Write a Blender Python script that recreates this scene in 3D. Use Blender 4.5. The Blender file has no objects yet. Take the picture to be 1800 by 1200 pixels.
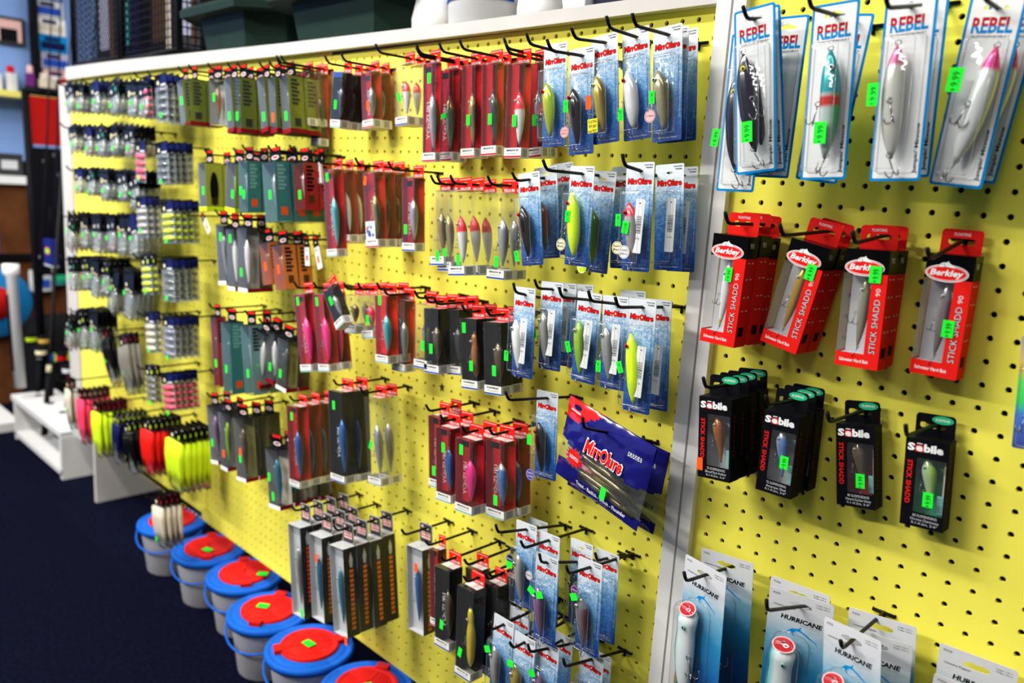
import bpy, math, random
from mathutils import Matrix, Vector
from mathutils.geometry import tessellate_polygon
random.seed(7)
I = 0.0254                    # dimensions below are in inches unless noted
FLOOR = 48.2                  # inches from the first hole row of the near board down to the floor
C = bpy.context.scene.collection
SC = bpy.context.scene

# ------------------------------------------------------------------ camera, world, lamps, exposure
def W(x, y, z):               # board inches (right, down, into board) -> world metres
    return Vector((x * I, z * I, (FLOOR - y) * I))
cam = bpy.data.cameras.new('camera'); camo = bpy.data.objects.new('camera', cam); C.objects.link(camo)
CR = [[0.70751, -0.060153, 0.704139], [0.171514, 0.981198, -0.088513], [-0.685575, 0.183393, 0.704524]]
CC = [20.9985, 0.1528, -37.7064]
rt = Vector((CR[0][0], CR[0][2], -CR[0][1])); dn = Vector((CR[1][0], CR[1][2], -CR[1][1])); fw = Vector((CR[2][0], CR[2][2], -CR[2][1]))
mw = Matrix((rt, -dn, -fw)).transposed().to_4x4(); mw.translation = W(*CC)
camo.matrix_world = mw
cam.sensor_width = 36; cam.lens = 1419.39 * 36 / 1800
cam.clip_start = 0.02
cam.dof.use_dof = True; cam.dof.focus_distance = 1.08; cam.dof.aperture_fstop = 3.4
SC.camera = camo
SC.view_settings.view_transform = 'Standard'; SC.view_settings.look = 'None'
SC.view_settings.exposure = 0.46; SC.view_settings.gamma = 1; SC.view_settings.use_curve_mapping = False
SC.cycles.transparent_max_bounces = 40
SC.cycles.max_bounces = 6
SC.cycles.caustics_reflective = False; SC.cycles.caustics_refractive = False
wd = bpy.data.worlds.new('world'); SC.world = wd; wd.use_nodes = True
bg = wd.node_tree.nodes['Background']; bg.inputs[0].default_value = (0.80, 0.88, 1.0, 1); bg.inputs[1].default_value = 0.13
def area(name, loc, size, power, col, rot=(0, 0, 0)):
    l = bpy.data.lights.new(name, 'AREA'); l.shape = 'RECTANGLE'; l.size, l.size_y = size; l.energy = power; l.color = col
    o = bpy.data.objects.new(name, l); C.objects.link(o); o.location = loc; o.rotation_euler = rot
    return o
CEIL = 2.75
LAMPS = [(-3.6, -1.15), (-2.3, -1.15), (-1.0, -1.15), (0.35, -1.15), (-2.9, 1.3), (-0.9, 1.3), (-3.0, -2.7), (-1.2, -2.7)]  # last pair: unseen fill lamps put in to brighten the fronts
POW = [25, 29, 41, 9, 18, 18, 78, 66]
for (lx, ly), p in zip(LAMPS, POW):
    area('fluorescent_light', (lx, ly, CEIL - 0.09), (1.15, 0.22), p, (1.0, 0.97, 0.91))

# ------------------------------------------------------------------ materials
def nodes(name):
    m = bpy.data.materials.new(name); m.use_nodes = True
    nt = m.node_tree; return m, nt, nt.nodes['Principled BSDF']
_m = {}
def col4(c): return (c[0], c[1], c[2], 1)
def mat(name, c, rough=0.5, metal=0.0, coat=0.0, noise=0.0, nscale=60):
    if name in _m: return _m[name]
    m, nt, b = nodes(name)
    b.inputs['Base Color'].default_value = col4(c); b.inputs['Roughness'].default_value = rough
    b.inputs['Metallic'].default_value = metal; b.inputs['Coat Weight'].default_value = coat; b.inputs['Specular IOR Level'].default_value = 0.3 if coat else 0.05
    if noise:
        tc = nt.nodes.new('ShaderNodeTexCoord'); n = nt.nodes.new('ShaderNodeTexNoise'); n.inputs['Scale'].default_value = nscale
        n.inputs['Detail'].default_value = 4
        r = nt.nodes.new('ShaderNodeValToRGB'); e = r.color_ramp.elements
        e[0].position = 0.3; e[1].position = 0.7
        e[0].color = tuple(x * (1 - noise) for x in c) + (1,); e[1].color = tuple(min(1, x * (1 + noise)) for x in c) + (1,)
        nt.links.new(tc.outputs['Object'], n.inputs['Vector']); nt.links.new(n.outputs['Fac'], r.inputs[0]); nt.links.new(r.outputs[0], b.inputs['Base Color'])
    _m[name] = m; return m
def clear(name, tint=(0.97, 0.98, 0.98), base=0.035, rough=0.06, haze=0.0, hazec=(0.8, 0.85, 0.88)):
    if name in _m: return _m[name]
    m = bpy.data.materials.new(name); m.use_nodes = True; nt = m.node_tree
    for n in list(nt.nodes): nt.nodes.remove(n)
    out = nt.nodes.new('ShaderNodeOutputMaterial'); tr = nt.nodes.new('ShaderNodeBsdfTransparent'); tr.inputs[0].default_value = col4(tint)
    gl = nt.nodes.new('ShaderNodeBsdfGlossy'); gl.inputs['Roughness'].default_value = rough
    lw = nt.nodes.new('ShaderNodeLayerWeight'); lw.inputs[0].default_value = 0.5
    fr = nt.nodes.new('ShaderNodeMath'); fr.operation = 'POWER'; fr.inputs[1].default_value = 4.5; nt.links.new(lw.outputs['Facing'], fr.inputs[0])
    nz = nt.nodes.new('ShaderNodeTexNoise'); nz.inputs['Scale'].default_value = 90; nz.inputs['Detail'].default_value = 1
    tc = nt.nodes.new('ShaderNodeTexCoord'); bp = nt.nodes.new('ShaderNodeBump'); bp.inputs['Strength'].default_value = 0.25; bp.inputs['Distance'].default_value = 0.002
    nt.links.new(tc.outputs['Object'], nz.inputs['Vector']); nt.links.new(nz.outputs['Fac'], bp.inputs['Height'])
    nt.links.new(bp.outputs[0], gl.inputs['Normal'])
    ad = nt.nodes.new('ShaderNodeMath'); ad.operation = 'MULTIPLY_ADD'; ad.inputs[1].default_value = 0.85; ad.inputs[2].default_value = base
    nt.links.new(fr.outputs[0], ad.inputs[0])
    mx = nt.nodes.new('ShaderNodeMixShader'); nt.links.new(ad.outputs[0], mx.inputs[0])
    src = tr
    if haze:
        df = nt.nodes.new('ShaderNodeBsdfDiffuse'); df.inputs[0].default_value = col4(hazec)
        m2 = nt.nodes.new('ShaderNodeMixShader'); m2.inputs[0].default_value = haze
        nt.links.new(tr.outputs[0], m2.inputs[1]); nt.links.new(df.outputs[0], m2.inputs[2]); src = m2
    nt.links.new(src.outputs[0], mx.inputs[1]); nt.links.new(gl.outputs[0], mx.inputs[2]); nt.links.new(mx.outputs[0], out.inputs[0])
    _m[name] = m; return m
def ramp_card(name, stops, axis='Z', wave=0.0, rough=0.35, wscale=9, gen=True):   # printed gradient across the card's own extent
    if name in _m: return _m[name]
    m, nt, b = nodes(name); b.inputs['Roughness'].default_value = rough; b.inputs['Coat Weight'].default_value = 0.25
    tc = nt.nodes.new('ShaderNodeTexCoord'); sp = nt.nodes.new('ShaderNodeSeparateXYZ'); nt.links.new(tc.outputs['Generated'], sp.inputs[0])
    r = nt.nodes.new('ShaderNodeValToRGB'); e = r.color_ramp.elements
    for i, (p, c) in enumerate(stops):
        el = e[i] if i < 2 else e.new(p)
        el.position = p; el.color = col4(c)
    if wave:
        mp = nt.nodes.new('ShaderNodeMapping'); mp.inputs['Scale'].default_value = (1.6, 1, 7); nt.links.new(tc.outputs['Generated'], mp.inputs[0])
        n = nt.nodes.new('ShaderNodeTexNoise'); n.inputs['Scale'].default_value = wscale * 0.35; n.inputs['Detail'].default_value = 5; n.inputs['Distortion'].default_value = 1.2
        nt.links.new(mp.outputs[0], n.inputs['Vector'])
        sb = nt.nodes.new('ShaderNodeMath'); sb.operation = 'SUBTRACT'; sb.inputs[1].default_value = 0.5; nt.links.new(n.outputs['Fac'], sb.inputs[0])
        ma = nt.nodes.new('ShaderNodeMath'); ma.operation = 'MULTIPLY_ADD'; ma.inputs[1].default_value = wave
        nt.links.new(sb.outputs[0], ma.inputs[0]); nt.links.new(sp.outputs[axis], ma.inputs[2]); nt.links.new(ma.outputs[0], r.inputs[0])
    else:
        nt.links.new(sp.outputs[axis], r.inputs[0])
    nt.links.new(r.outputs[0], b.inputs['Base Color']); _m[name] = m; return m
def lure_mat(name, back, side, belly, head=None, head_at=0.8, throat=None, spots=0, spotc=(0.02, 0.02, 0.02), metal=0.25, tail=None):
    name = 'lure_' + name
    if name in _m: return _m[name]
    m, nt, b = nodes(name); b.inputs['Roughness'].default_value = 0.22; b.inputs['Metallic'].default_value = metal; b.inputs['Coat Weight'].default_value = 0.4
    tc = nt.nodes.new('ShaderNodeTexCoord'); sp = nt.nodes.new('ShaderNodeSeparateXYZ'); nt.links.new(tc.outputs['Generated'], sp.inputs[0])
    r = nt.nodes.new('ShaderNodeValToRGB'); e = r.color_ramp.elements
    e[0].position = 0.12; e[0].color = col4(belly); e[1].position = 0.9; e[1].color = col4(back)
    a = e.new(0.38); a.color = col4(side); a = e.new(0.62); a.color = col4(side)
    nt.links.new(sp.outputs['X'], r.inputs[0]); cur = r.outputs[0]
    if spots:
        v = nt.nodes.new('ShaderNodeTexVoronoi'); v.inputs['Scale'].default_value = spots; mp = nt.nodes.new('ShaderNodeMapping'); mp.inputs['Scale'].default_value = (1, 1, 3)
        nt.links.new(tc.outputs['Generated'], mp.inputs[0]); nt.links.new(mp.outputs[0], v.inputs['Vector'])
        lt = nt.nodes.new('ShaderNodeMath'); lt.operation = 'LESS_THAN'; lt.inputs[1].default_value = 0.22; nt.links.new(v.outputs['Distance'], lt.inputs[0])
        mx = nt.nodes.new('ShaderNodeMix'); mx.data_type = 'RGBA'; nt.links.new(lt.outputs[0], mx.inputs[0]); nt.links.new(cur, mx.inputs[6]); mx.inputs[7].default_value = col4(spotc); cur = mx.outputs[2]
    def band(lo, hi, c):
        nonlocal cur
        r2 = nt.nodes.new('ShaderNodeValToRGB'); ee = r2.color_ramp.elements
        ee[0].position = max(0, lo - 0.04); ee[0].color = (0, 0, 0, 1); ee[1].position = lo; ee[1].color = (1, 1, 1, 1)
        if hi < 1:
            q = ee.new(hi); q.color = (1, 1, 1, 1); q = ee.new(min(1, hi + 0.04)); q.color = (0, 0, 0, 1)
        nt.links.new(sp.outputs['Z'], r2.inputs[0])
        mx = nt.nodes.new('ShaderNodeMix'); mx.data_type = 'RGBA'; nt.links.new(r2.outputs[0], mx.inputs[0]); nt.links.new(cur, mx.inputs[6]); mx.inputs[7].default_value = col4(c); cur = mx.outputs[2]
    if head: band(head_at, 1, head)
    if throat: band(throat[0], throat[1], throat[2])
    if tail: band(0, tail[0], tail[1])
    nt.links.new(cur, b.inputs['Base Color']); _m[name] = m; return m

def pal(n):
    P = {'white': (.80, .80, .80), 'offwhite': (.72, .70, .66), 'black': (.003, .003, .0035), 'ink': (.004, .004, .006), 'red': (.44, .006, .012), 'brightred': (.70, .012, .008), 'darkred': (.22, .006, .012),
         'blue': (.012, .06, .36), 'navy': (.004, .006, .06), 'rebelblue': (.0, .22, .55), 'green': (.02, .85, .04), 'orange': (.95, .10, .012), 'yellow': (.85, .75, .03), 'lime': (.17, .22, .008),
         'teal': (.03, .25, .27), 'tealpale': (.20, .42, .40), 'grey': (.33, .34, .35), 'lightgrey': (.55, .56, .58), 'darkgrey': (.035, .035, .038), 'silver': (.6, .6, .62), 'gold': (.55, .36, .06), 'amber': (.30, .10, .012),
         'pink': (.85, .05, .13), 'hotpink': (.90, .015, .18), 'chart': (.62, .85, .02), 'olive': (.14, .13, .03), 'smoke': (.16, .15, .13), 'purple': (.12, .02, .16), 'cream': (.80, .72, .45), 'brown': (.07, .035, .015),
         'sebgreen': (.02, .40, .18), 'orangebox': (.75, .20, .03), 'pinklabel': (.70, .42, .40), 'beige': (.55, .49, .40), 'palegreen': (.42, .55, .35), 'lilac': (.35, .35, .48), 'limeyellow': (.40, .44, .015), 'headernavy': (.008, .012, .10)}
    return P[n]
def M(n, rough=0.42, **k): return mat('paint_' + n, pal(n), rough, **k)
CLEAR = clear('clear_plastic', base=.03, haze=0.012)
SHEET = clear('clear_box_plastic', tint=(.95, .955, .955), base=0.03, haze=0.04, hazec=(.5, .52, .53))
EDGE = clear('edge_highlight', base=.20, rough=.12, haze=.12, hazec=(.85, .9, .95))  # whitish haze paints highlight lines along the blister edges
BAGP = clear('bag_film', tint=(.90, .91, .90), base=0.08, rough=0.12, haze=0.26, hazec=(.46, .50, .47))
STEEL = mat('hook_steel', (.30, .30, .31), .28, 1.0)
PEG = mat('peg_black', (.012, .011, .010), .38, 0.3)

# ------------------------------------------------------------------ mesh builder
_txt = {}
def text_geo(s, bold=0.0, shear=0.0):
    k = (s, bold, shear)
    if k not in _txt:
        cu = bpy.data.curves.new('lettering', 'FONT'); cu.body = s; cu.size = 1; cu.resolution_u = 2; cu.offset = bold; cu.shear = shear
        o = bpy.data.objects.new('lettering', cu); C.objects.link(o)
        me = bpy.data.meshes.new_from_object(o)
        v = [(p.co.x, p.co.y) for p in me.vertices]; f = [tuple(p.vertices) for p in me.polygons]
        bpy.data.objects.remove(o); bpy.data.meshes.remove(me); bpy.data.curves.remove(cu)
        xs = [p[0] for p in v]; ys = [p[1] for p in v]
        cx, cy = (min(xs) + max(xs)) / 2, (min(ys) + max(ys)) / 2; w, h = max(xs) - min(xs), max(ys) - min(ys)
        _txt[k] = ([(p[0] - cx, p[1] - cy) for p in v], f, w, h)
    return _txt[k]
def rr(x0, x1, z0, z1, r, n=3):
    p = []
    for cx, cz, a in ((x1 - r, z1 - r, 0), (x0 + r, z1 - r, 90), (x0 + r, z0 + r, 180), (x1 - r, z0 + r, 270)):
        for i in range(n + 1):
            t = math.radians(a + 90 * i / n); p.append((cx + r * math.cos(t), cz + r * math.sin(t)))
    return p
def ell(cx, cz, a, b, n=16, rot=0):
    c, s = math.cos(rot), math.sin(rot); o = []
    for i in range(n):
        t = 2 * math.pi * i / n; x, z = a * math.cos(t), b * math.sin(t); o.append((cx + c * x - s * z, cz + s * x + c * z))
    return o
class MB:
    def __init__(s): s.v = []; s.f = []; s.mi = []; s.mats = []; s.sm = []
    def idx(s, m):
        if m not in s.mats: s.mats.append(m)
        return s.mats.index(m)
    def add(s, v, f, m, smooth=False):
        b = len(s.v); s.v += v; k = s.idx(m)
        for q in f: s.f.append(tuple(i + b for i in q)); s.mi.append(k); s.sm.append(smooth)
        return s
    def box(s, x0, x1, y0, y1, z0, z1, m, skip=''):
        v = [(x0, y0, z0), (x1, y0, z0), (x1, y1, z0), (x0, y1, z0), (x0, y0, z1), (x1, y0, z1), (x1, y1, z1), (x0, y1, z1)]
        F = {'b': (3, 2, 1, 0), 't': (4, 5, 6, 7), 'f': (0, 1, 5, 4), 'r': (1, 2, 6, 5), 'k': (2, 3, 7, 6), 'l': (3, 0, 4, 7)}
        return s.add(v, [F[k] for k in F if k not in skip], m)
    def flat(s, loops, y, m, th=0.0):        # filled outline with holes in the xz plane facing -y, th = thickness backwards
        if not isinstance(loops[0][0], tuple): loops = [loops]
        pts = [p for l in loops for p in l]
        tr = tessellate_polygon([[Vector((x, z, 0)) for x, z in l] for l in loops])
        def ori(t):
            (ax, az), (bx, bz), (cx, cz) = (pts[i] for i in t)
            return t if (bx - ax) * (cz - az) - (bz - az) * (cx - ax) > 0 else t[::-1]
        tr = [ori(tuple(t)) for t in tr]
        v = [(x, y, z) for x, z in pts]; f = [t for t in tr]
        if th:
            n = len(v); v = v + [(x, y + th, z) for x, z in pts]; f = f + [tuple(i + n for i in t[::-1]) for t in tr]
            b = 0
            for l in loops:
                k = len(l)
                for i in range(k): j = (i + 1) % k; f.append((b + j, b + i, n + b + i, n + b + j))
                b += k
        return s.add(v, f, m)
    def text(s, t, cx, cz, h, y, m, w=None, rot=0, bold=0.01, shear=0, fit='h'):
        v, f, tw, thh = text_geo(t, bold, shear); k = h / thh; kx = k if w is None else w / tw
        c, sn = math.cos(rot), math.sin(rot)
        vv = [(cx + c * x * kx - sn * z * k, y, cz + sn * x * kx + c * z * k) for x, z in v]
        return s.add(vv, f, m)
    def text_split(s, t, cx, cz, h, y, mtop, mbot, w, cut=0.0, bold=0.01):     # one word printed in two colours, divided at a height
        v, f, tw, thh = text_geo(t, bold, 0); k = h / thh; kx = w / tw; P = [(x * kx, z * k) for x, z in v]
        for m, sg in ((mtop, 1), (mbot, -1)):
            for q in f:
                o = []
                for i in range(len(q)):
                    a, b = P[q[i]], P[q[(i + 1) % len(q)]]; da, db = (a[1] - cut) * sg, (b[1] - cut) * sg
                    if da >= 0: o.append(a)
                    if da * db < 0: u = da / (da - db); o.append((a[0] + (b[0] - a[0]) * u, a[1] + (b[1] - a[1]) * u))
                if len(o) > 2: s.add([(cx + x, y, cz + z) for x, z in o], [tuple(range(len(o)))], m)
        return s
    def tube(s, path, r, m, seg=6, closed=False, cap=True):
        P = [Vector(p) for p in path]; n = len(P); b = []; up = Vector((0.31, 0.2, 0.93))
        vs = []; prev = None
        for i in range(n):
            if closed: d = P[(i + 1) % n] - P[i - 1]
            else: d = P[min(i + 1, n - 1)] - P[max(i - 1, 0)]
            d.normalize()
            a = d.cross(up) if prev is None else prev - d * prev.dot(d)
            if a.length < 1e-4: a = d.cross(Vector((1, 0, 0)))
            a.normalize(); prev = a; c = d.cross(a)
            rad = r[i] if isinstance(r, (list, tuple)) else r
            for k in range(seg):
                t = 2 * math.pi * k / seg; q = P[i] + (a * math.cos(t) + c * math.sin(t)) * rad; vs.append(tuple(q))
        f = []
        for i in range(n if closed else n - 1):
            j = (i + 1) % n
            for k in range(seg):
                l = (k + 1) % seg; f.append((i * seg + k, i * seg + l, j * seg + l, j * seg + k))
        if cap and not closed: f.append(tuple(range(seg))[::-1]); f.append(tuple((n - 1) * seg + k for k in range(seg)))
        return s.add(vs, f, m, True)
    def rings(s, rings, m, cap0=True, cap1=True, smooth=True):     # loft of equal-length point rings
        n = len(rings[0]); v = [tuple(p) for r in rings for p in r]; f = []
        for i in range(len(rings) - 1):
            for k in range(n):
                l = (k + 1) % n; f.append((i * n + k, i * n + l, (i + 1) * n + l, (i + 1) * n + k))
        if cap0: f.append(tuple(range(n))[::-1])
        if cap1: f.append(tuple((len(rings) - 1) * n + k for k in range(n)))
        return s.add(v, f, m, smooth)
    def lathe(s, prof, m, c=(0, 0, 0), seg=24, sx=1, sy=1, cap0=False, cap1=False):
        return s.rings([[(c[0] + r * sx * math.cos(2 * math.pi * k / seg), c[1] + r * sy * math.sin(2 * math.pi * k / seg), c[2] + z) for k in range(seg)] for r, z in prof], m, cap0, cap1)
    def mesh(s, name):
        me = bpy.data.meshes.new(name); me.from_pydata([(a * I, b * I, c * I) for a, b, c in s.v], [], s.f)
        for m in s.mats: me.materials.append(m)
        me.polygons.foreach_set('material_index', s.mi); me.polygons.foreach_set('use_smooth', s.sm); me.update()
        return me
    def obj(s, name, parent=None, loc=(0, 0, 0), rot=(0, 0, 0)):
        return put(name, s.mesh(name), parent, loc, rot)
def put(name, me, parent=None, loc=(0, 0, 0), rot=(0, 0, 0)):
    o = bpy.data.objects.new(name, me); C.objects.link(o)
    o.location = loc; o.rotation_euler = rot
    if parent: o.parent = parent
    return o
def thing(name, label, cat, loc=(0, 0, 0), rot=(0, 0, 0), group=None, scale=1):
    o = bpy.data.objects.new(name, None); C.objects.link(o); o.empty_display_size = 0.02
    o.location = loc; o.rotation_euler = rot; o.scale = (scale,) * 3
    o['label'] = label; o['category'] = cat
    if group: o['group'] = group
    return o
def tag(o, label, cat, group=None):
    o['label'] = label; o['category'] = cat
    if group: o['group'] = group
    return o
def struct(name, mb):
    o = mb.obj(name); o['kind'] = 'structure'; o['label'] = name.replace('_', ' '); return o
# ------------------------------------------------------------------ lures, hooks, small parts (prototype meshes are cached and shared by the copies)
_c = {}
def cached(fn):
    def g(*a):
        k = (fn.__name__,) + a
        if k not in _c: _c[k] = fn(*a)
        return _c[k]
    return g
LURE = {  # back, side, belly, head...
 'black': dict(back=(.01, .01, .012), side=(.012, .01, .02), belly=(.02, .02, .03), metal=.1),
 'purpleblack': dict(back=(.004, .003, .008), side=(.005, .003, .012), belly=(.01, .004, .03), metal=.1),
 'tealhead': dict(back=(.03, .42, .10), side=(.50, .58, .55), belly=(.65, .68, .66), head=(.01, .30, .33), head_at=.62, throat=(.50, .56, (.55, .03, .01)), metal=.3),
 'pinknose': dict(back=(.22, .24, .16), side=(.58, .56, .50), belly=(.70, .68, .64), head=(.55, .08, .22), head_at=.84),
 'clearpink': dict(back=(.55, .58, .5), side=(.66, .68, .66), belly=(.70, .72, .70), head=(.75, .02, .22), head_at=.83),
 'white': dict(back=(.62, .62, .6), side=(.74, .74, .72), belly=(.78, .78, .76), metal=.1),
 'bonetail': dict(back=(.60, .60, .58), side=(.74, .74, .72), belly=(.78, .78, .76), tail=(.10, (.6, .5, .08)), metal=.1),
 'gold': dict(back=(.22, .10, .01), side=(.62, .36, .03), belly=(.75, .50, .08), metal=.55),
 'olivefish': dict(back=(.06, .06, .03), side=(.35, .33, .22), belly=(.50, .48, .38), head=(.22, .20, .08), head_at=.85, metal=.45),
 'redsilver': dict(back=(.16, .008, .015), side=(.34, .26, .30), belly=(.60, .58, .60), head=(.30, .31, .32), head_at=.8, metal=.6, spots=16, spotc=(.18, .15, .18)),
 'amber': dict(back=(.14, .02, .01), side=(.34, .10, .01), belly=(.55, .32, .04), metal=.3),
 'bluefish': dict(back=(.01, .05, .32), side=(.14, .30, .66), belly=(.62, .64, .66), head=(.45, .44, .42), head_at=.88, metal=.4, spots=7, spotc=(.01, .02, .10)),
 'bronze': dict(back=(.05, .04, .03), side=(.16, .11, .05), belly=(.30, .22, .10), metal=.5, spots=14),
 'chartpale': dict(back=(.28, .62, .02), side=(.46, .66, .26), belly=(.55, .62, .58), metal=.3),
 'chartgold': dict(back=(.40, .70, .02), side=(.45, .50, .04), belly=(.30, .32, .10), metal=.35, spots=20, spotc=(.55, .42, .05)),
 'goldyellow': dict(back=(.16, .10, .02), side=(.48, .36, .06), belly=(.62, .50, .05), metal=.5),
 'whitered': dict(back=(.60, .60, .60), side=(.70, .70, .70), belly=(.74, .74, .74), metal=.2),
 'trout': dict(back=(.12, .11, .05), side=(.33, .30, .18), belly=(.45, .40, .32), metal=.3, spots=26, spotc=(.02, .02, .01)),
 'copperblack': dict(back=(.006, .006, .006), side=(.010, .006, .006), belly=(.45, .14, .08), metal=.2),
 'redolive': dict(back=(.30, .03, .03), side=(.20, .15, .08), belly=(.35, .30, .10), metal=.2),
 'neon': dict(back=(.55, .90, .01), side=(.64, .88, .01), belly=(.70, .85, .03), metal=0),
 'greenlime': dict(back=(.05, .10, .02), side=(.25, .45, .03), belly=(.40, .55, .05), metal=.1),
 'pinksilver': dict(back=(.30, .27, .30), side=(.48, .42, .44), belly=(.60, .52, .52), head=(.70, .06, .08), head_at=.78, metal=.4),
 'grey': dict(back=(.10, .11, .11), side=(.38, .38, .37), belly=(.55, .55, .54), metal=.4),
 'darkgrey': dict(back=(.02, .022, .024), side=(.06, .065, .07), belly=(.15, .15, .15), metal=.4),
 'tealsilver': dict(back=(.01, .28, .36), side=(.10, .50, .52), belly=(.72, .74, .70), metal=.35),
 'blue': dict(back=(.005, .03, .22), side=(.01, .14, .40), belly=(.10, .35, .52), metal=.3),
 'bluegreen': dict(back=(.005, .08, .18), side=(.01, .20, .32), belly=(.05, .35, .40), metal=.35),
 'pink': dict(back=(.90, .02, .22), side=(.90, .02, .25), belly=(.85, .06, .28), metal=.1),
 'silver': dict(back=(.20, .21, .24), side=(.55, .56, .58), belly=(.72, .72, .72), metal=.6, spots=18, spotc=(.35, .36, .38)),
 'redheadwhite': dict(back=(.60, .58, .56), side=(.76, .74, .72), belly=(.78, .76, .75), head=(.80, .015, .04), head_at=.68, metal=.05),
 'greenorange': dict(back=(.10, .16, .06), side=(.20, .40, .20), belly=(.62, .40, .15), head=(.30, .20, .05), head_at=.8, metal=.4),
 'goldblack': dict(back=(.02, .02, .015), side=(.35, .25, .06), belly=(.65, .45, .05), metal=.4),
 'redclear': dict(back=(.70, .08, .12), side=(.72, .35, .38), belly=(.75, .6, .6), head=(.75, .02, .06), head_at=.55, metal=.1),
 'yellowsquid': dict(back=(.45, .32, .01), side=(.62, .48, .02), belly=(.70, .58, .06), metal=.15),
 'ambersquid': dict(back=(.10, .03, .005), side=(.40, .14, .01), belly=(.55, .28, .03), metal=.3, spots=14, spotc=(.08, .02, .0)),
 'rainbow': dict(back=(.10, .05, .02), side=(.55, .45, .12), belly=(.6, .6, .5), metal=.4),
 'violet': dict(back=(.05, .02, .07), side=(.26, .14, .28), belly=(.50, .36, .42), metal=.4),
 'popper': dict(back=(.01, .38, .42), side=(.68, .74, .74), belly=(.76, .80, .80), metal=.1, tail=(.12, (.03, .45, .06))),
}
def lmat(v):
    return lure_mat(v, **LURE[v])
@cached
def lure_mesh(v, L, wd, shape):      # hung nose up; x is belly(-) to back(+), y towards the viewer is -
    mb = MB(); n = 14; seg = 10
    prof = {'minnow': [.12, .50, .78, .93, 1, 1, .98, .94, .87, .78, .66, .52, .34, .16], 'shad': [.14, .5, .8, 1, 1, .95, .86, .76, .64, .52, .42, .32, .24, .14],
            'stick': [.12, .45, .72, .88, .96, 1, 1, .99, .97, .92, .82, .66, .42, .12], 'squid': [.35, .62, .70, .62, .78, .92, 1, 1, .98, .94, .88, .80, .62, .25],
            'popper': [.62, 1, .98, .90, .92, .96, .98, .96, .92, .86, .76, .62, .46, .25], 'slim': [.15, .5, .8, .95, 1, 1, .96, .9, .82, .72, .6, .46, .3, .1]}[shape]
    R = []
    for i in range(n):
        t = i / (n - 1); z = L / 2 - t * L; a = prof[i] * wd / 2; b = a * .72; bend = .10 * wd * math.sin(t * math.pi)
        R.append([(bend + a * math.cos(2 * math.pi * k / seg), b * math.sin(2 * math.pi * k / seg), z) for k in range(seg)])
    if shape == 'popper': R[0] = [(x, y, z - .9 * y) for x, y, z in R[0]]; R[1] = [(x, y, z - .45 * y) for x, y, z in R[1]]
    mb.rings(R, lmat(v))
    me = mb.mesh('lure'); return me
@cached
def eye_mesh(r, c, ring):
    mb = MB(); mb.lathe([(r, 0), (r * .9, r * .3), (r * .45, r * .45)], M(ring, .25), seg=10, cap0=True); mb.lathe([(r * .55, r * .40), (r * .4, r * .58), (0.001, r * .62)], M(c, .15), seg=10)
    mb.v = [(x, -z, y) for x, y, z in mb.v]
    return mb.mesh('eye')
@cached
def treble_mesh(s):
    mb = MB(); mb.tube([(0, .0, .10 * s), (0, 0, -.38 * s)], .022 * s, STEEL, 5)
    mb.tube([(.075 * s * math.cos(t * .785), 0, .16 * s + .075 * s * math.sin(t * .785)) for t in range(8)], .016 * s, STEEL, 4, True)
    for a in (-.5, 1.6, 3.7):
        dx, dy = math.cos(a), math.sin(a) * .6
        pts = [(0, 0, -.3 * s)] + [(dx * r * s, dy * r * s, z * s) for r, z in ((.04, -.40), (.12, -.48), (.21, -.45), (.26, -.35), (.27, -.20))]
        mb.tube(pts, [.02 * s] * 5 + [.004 * s], STEEL, 4)
    return mb.mesh('treble_hook')
@cached
def ring_mesh(s):
    mb = MB(); mb.tube([(.08 * s * math.cos(t * .785), 0, .08 * s * math.sin(t * .785)) for t in range(8)], .02 * s, STEEL, 4, True)
    return mb.mesh('nose_ring')
def lure_part(v, L, wd, shape='minnow', loc=(0, 0, 0), rot=0, hooks=2, eye=None, hs=1.0, er=.11, flip=1, ex=-.12, hx=-.46):
    """(name, mesh, loc in inches, rot about y, subs)"""
    subs = []; sg = -flip; rz = 0 if flip > 0 else math.pi
    if eye: subs.append(('eye', eye_mesh(er, eye[0], eye[1]), (ex * wd, sg * .33 * wd, L * .33), (0, 0, rz)))
    if hooks: subs.append(('nose_ring', ring_mesh(hs), (0, 0, L / 2 + .05), (0, 0, 0)))
    if hooks > 0: subs.append(('treble_hook', treble_mesh(hs), (hx * wd, sg * (.20 if abs(hx) > .4 else .36) * wd, -.04 * L), (0, .2, .4)))
    if hooks > 1: subs.append(('treble_hook', treble_mesh(hs), (.02, sg * .05, -L * .5 - .05), (0, .5, 1.2)))
    return ('lure', lure_mesh(v, L, wd, shape), loc, (0, rot, 0 if flip > 0 else math.pi), subs)
def shell(x0, x1, z0, z1, d, r=.15, y=0.0, m=None, mb=None, taper=.1):  # blister dome with rounded plan, open at the card
    mb = mb or MB(); R = []
    for ins, dy in ((0, 0), (taper * .35, d * .72), (taper * .6, d * .92), (taper + .06, d)):
        R.append([(x, y - dy, z) for x, z in rr(x0 + ins, x1 - ins, z0 + ins, z1 - ins, max(.03, r - ins * .3), 3)])
    mb.rings(R, m or CLEAR, False, True)
    if m is None: mb.tube(R[3], .014, EDGE, 4, True); mb.tube(R[0], .018, EDGE, 4, True)
    return mb
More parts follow.
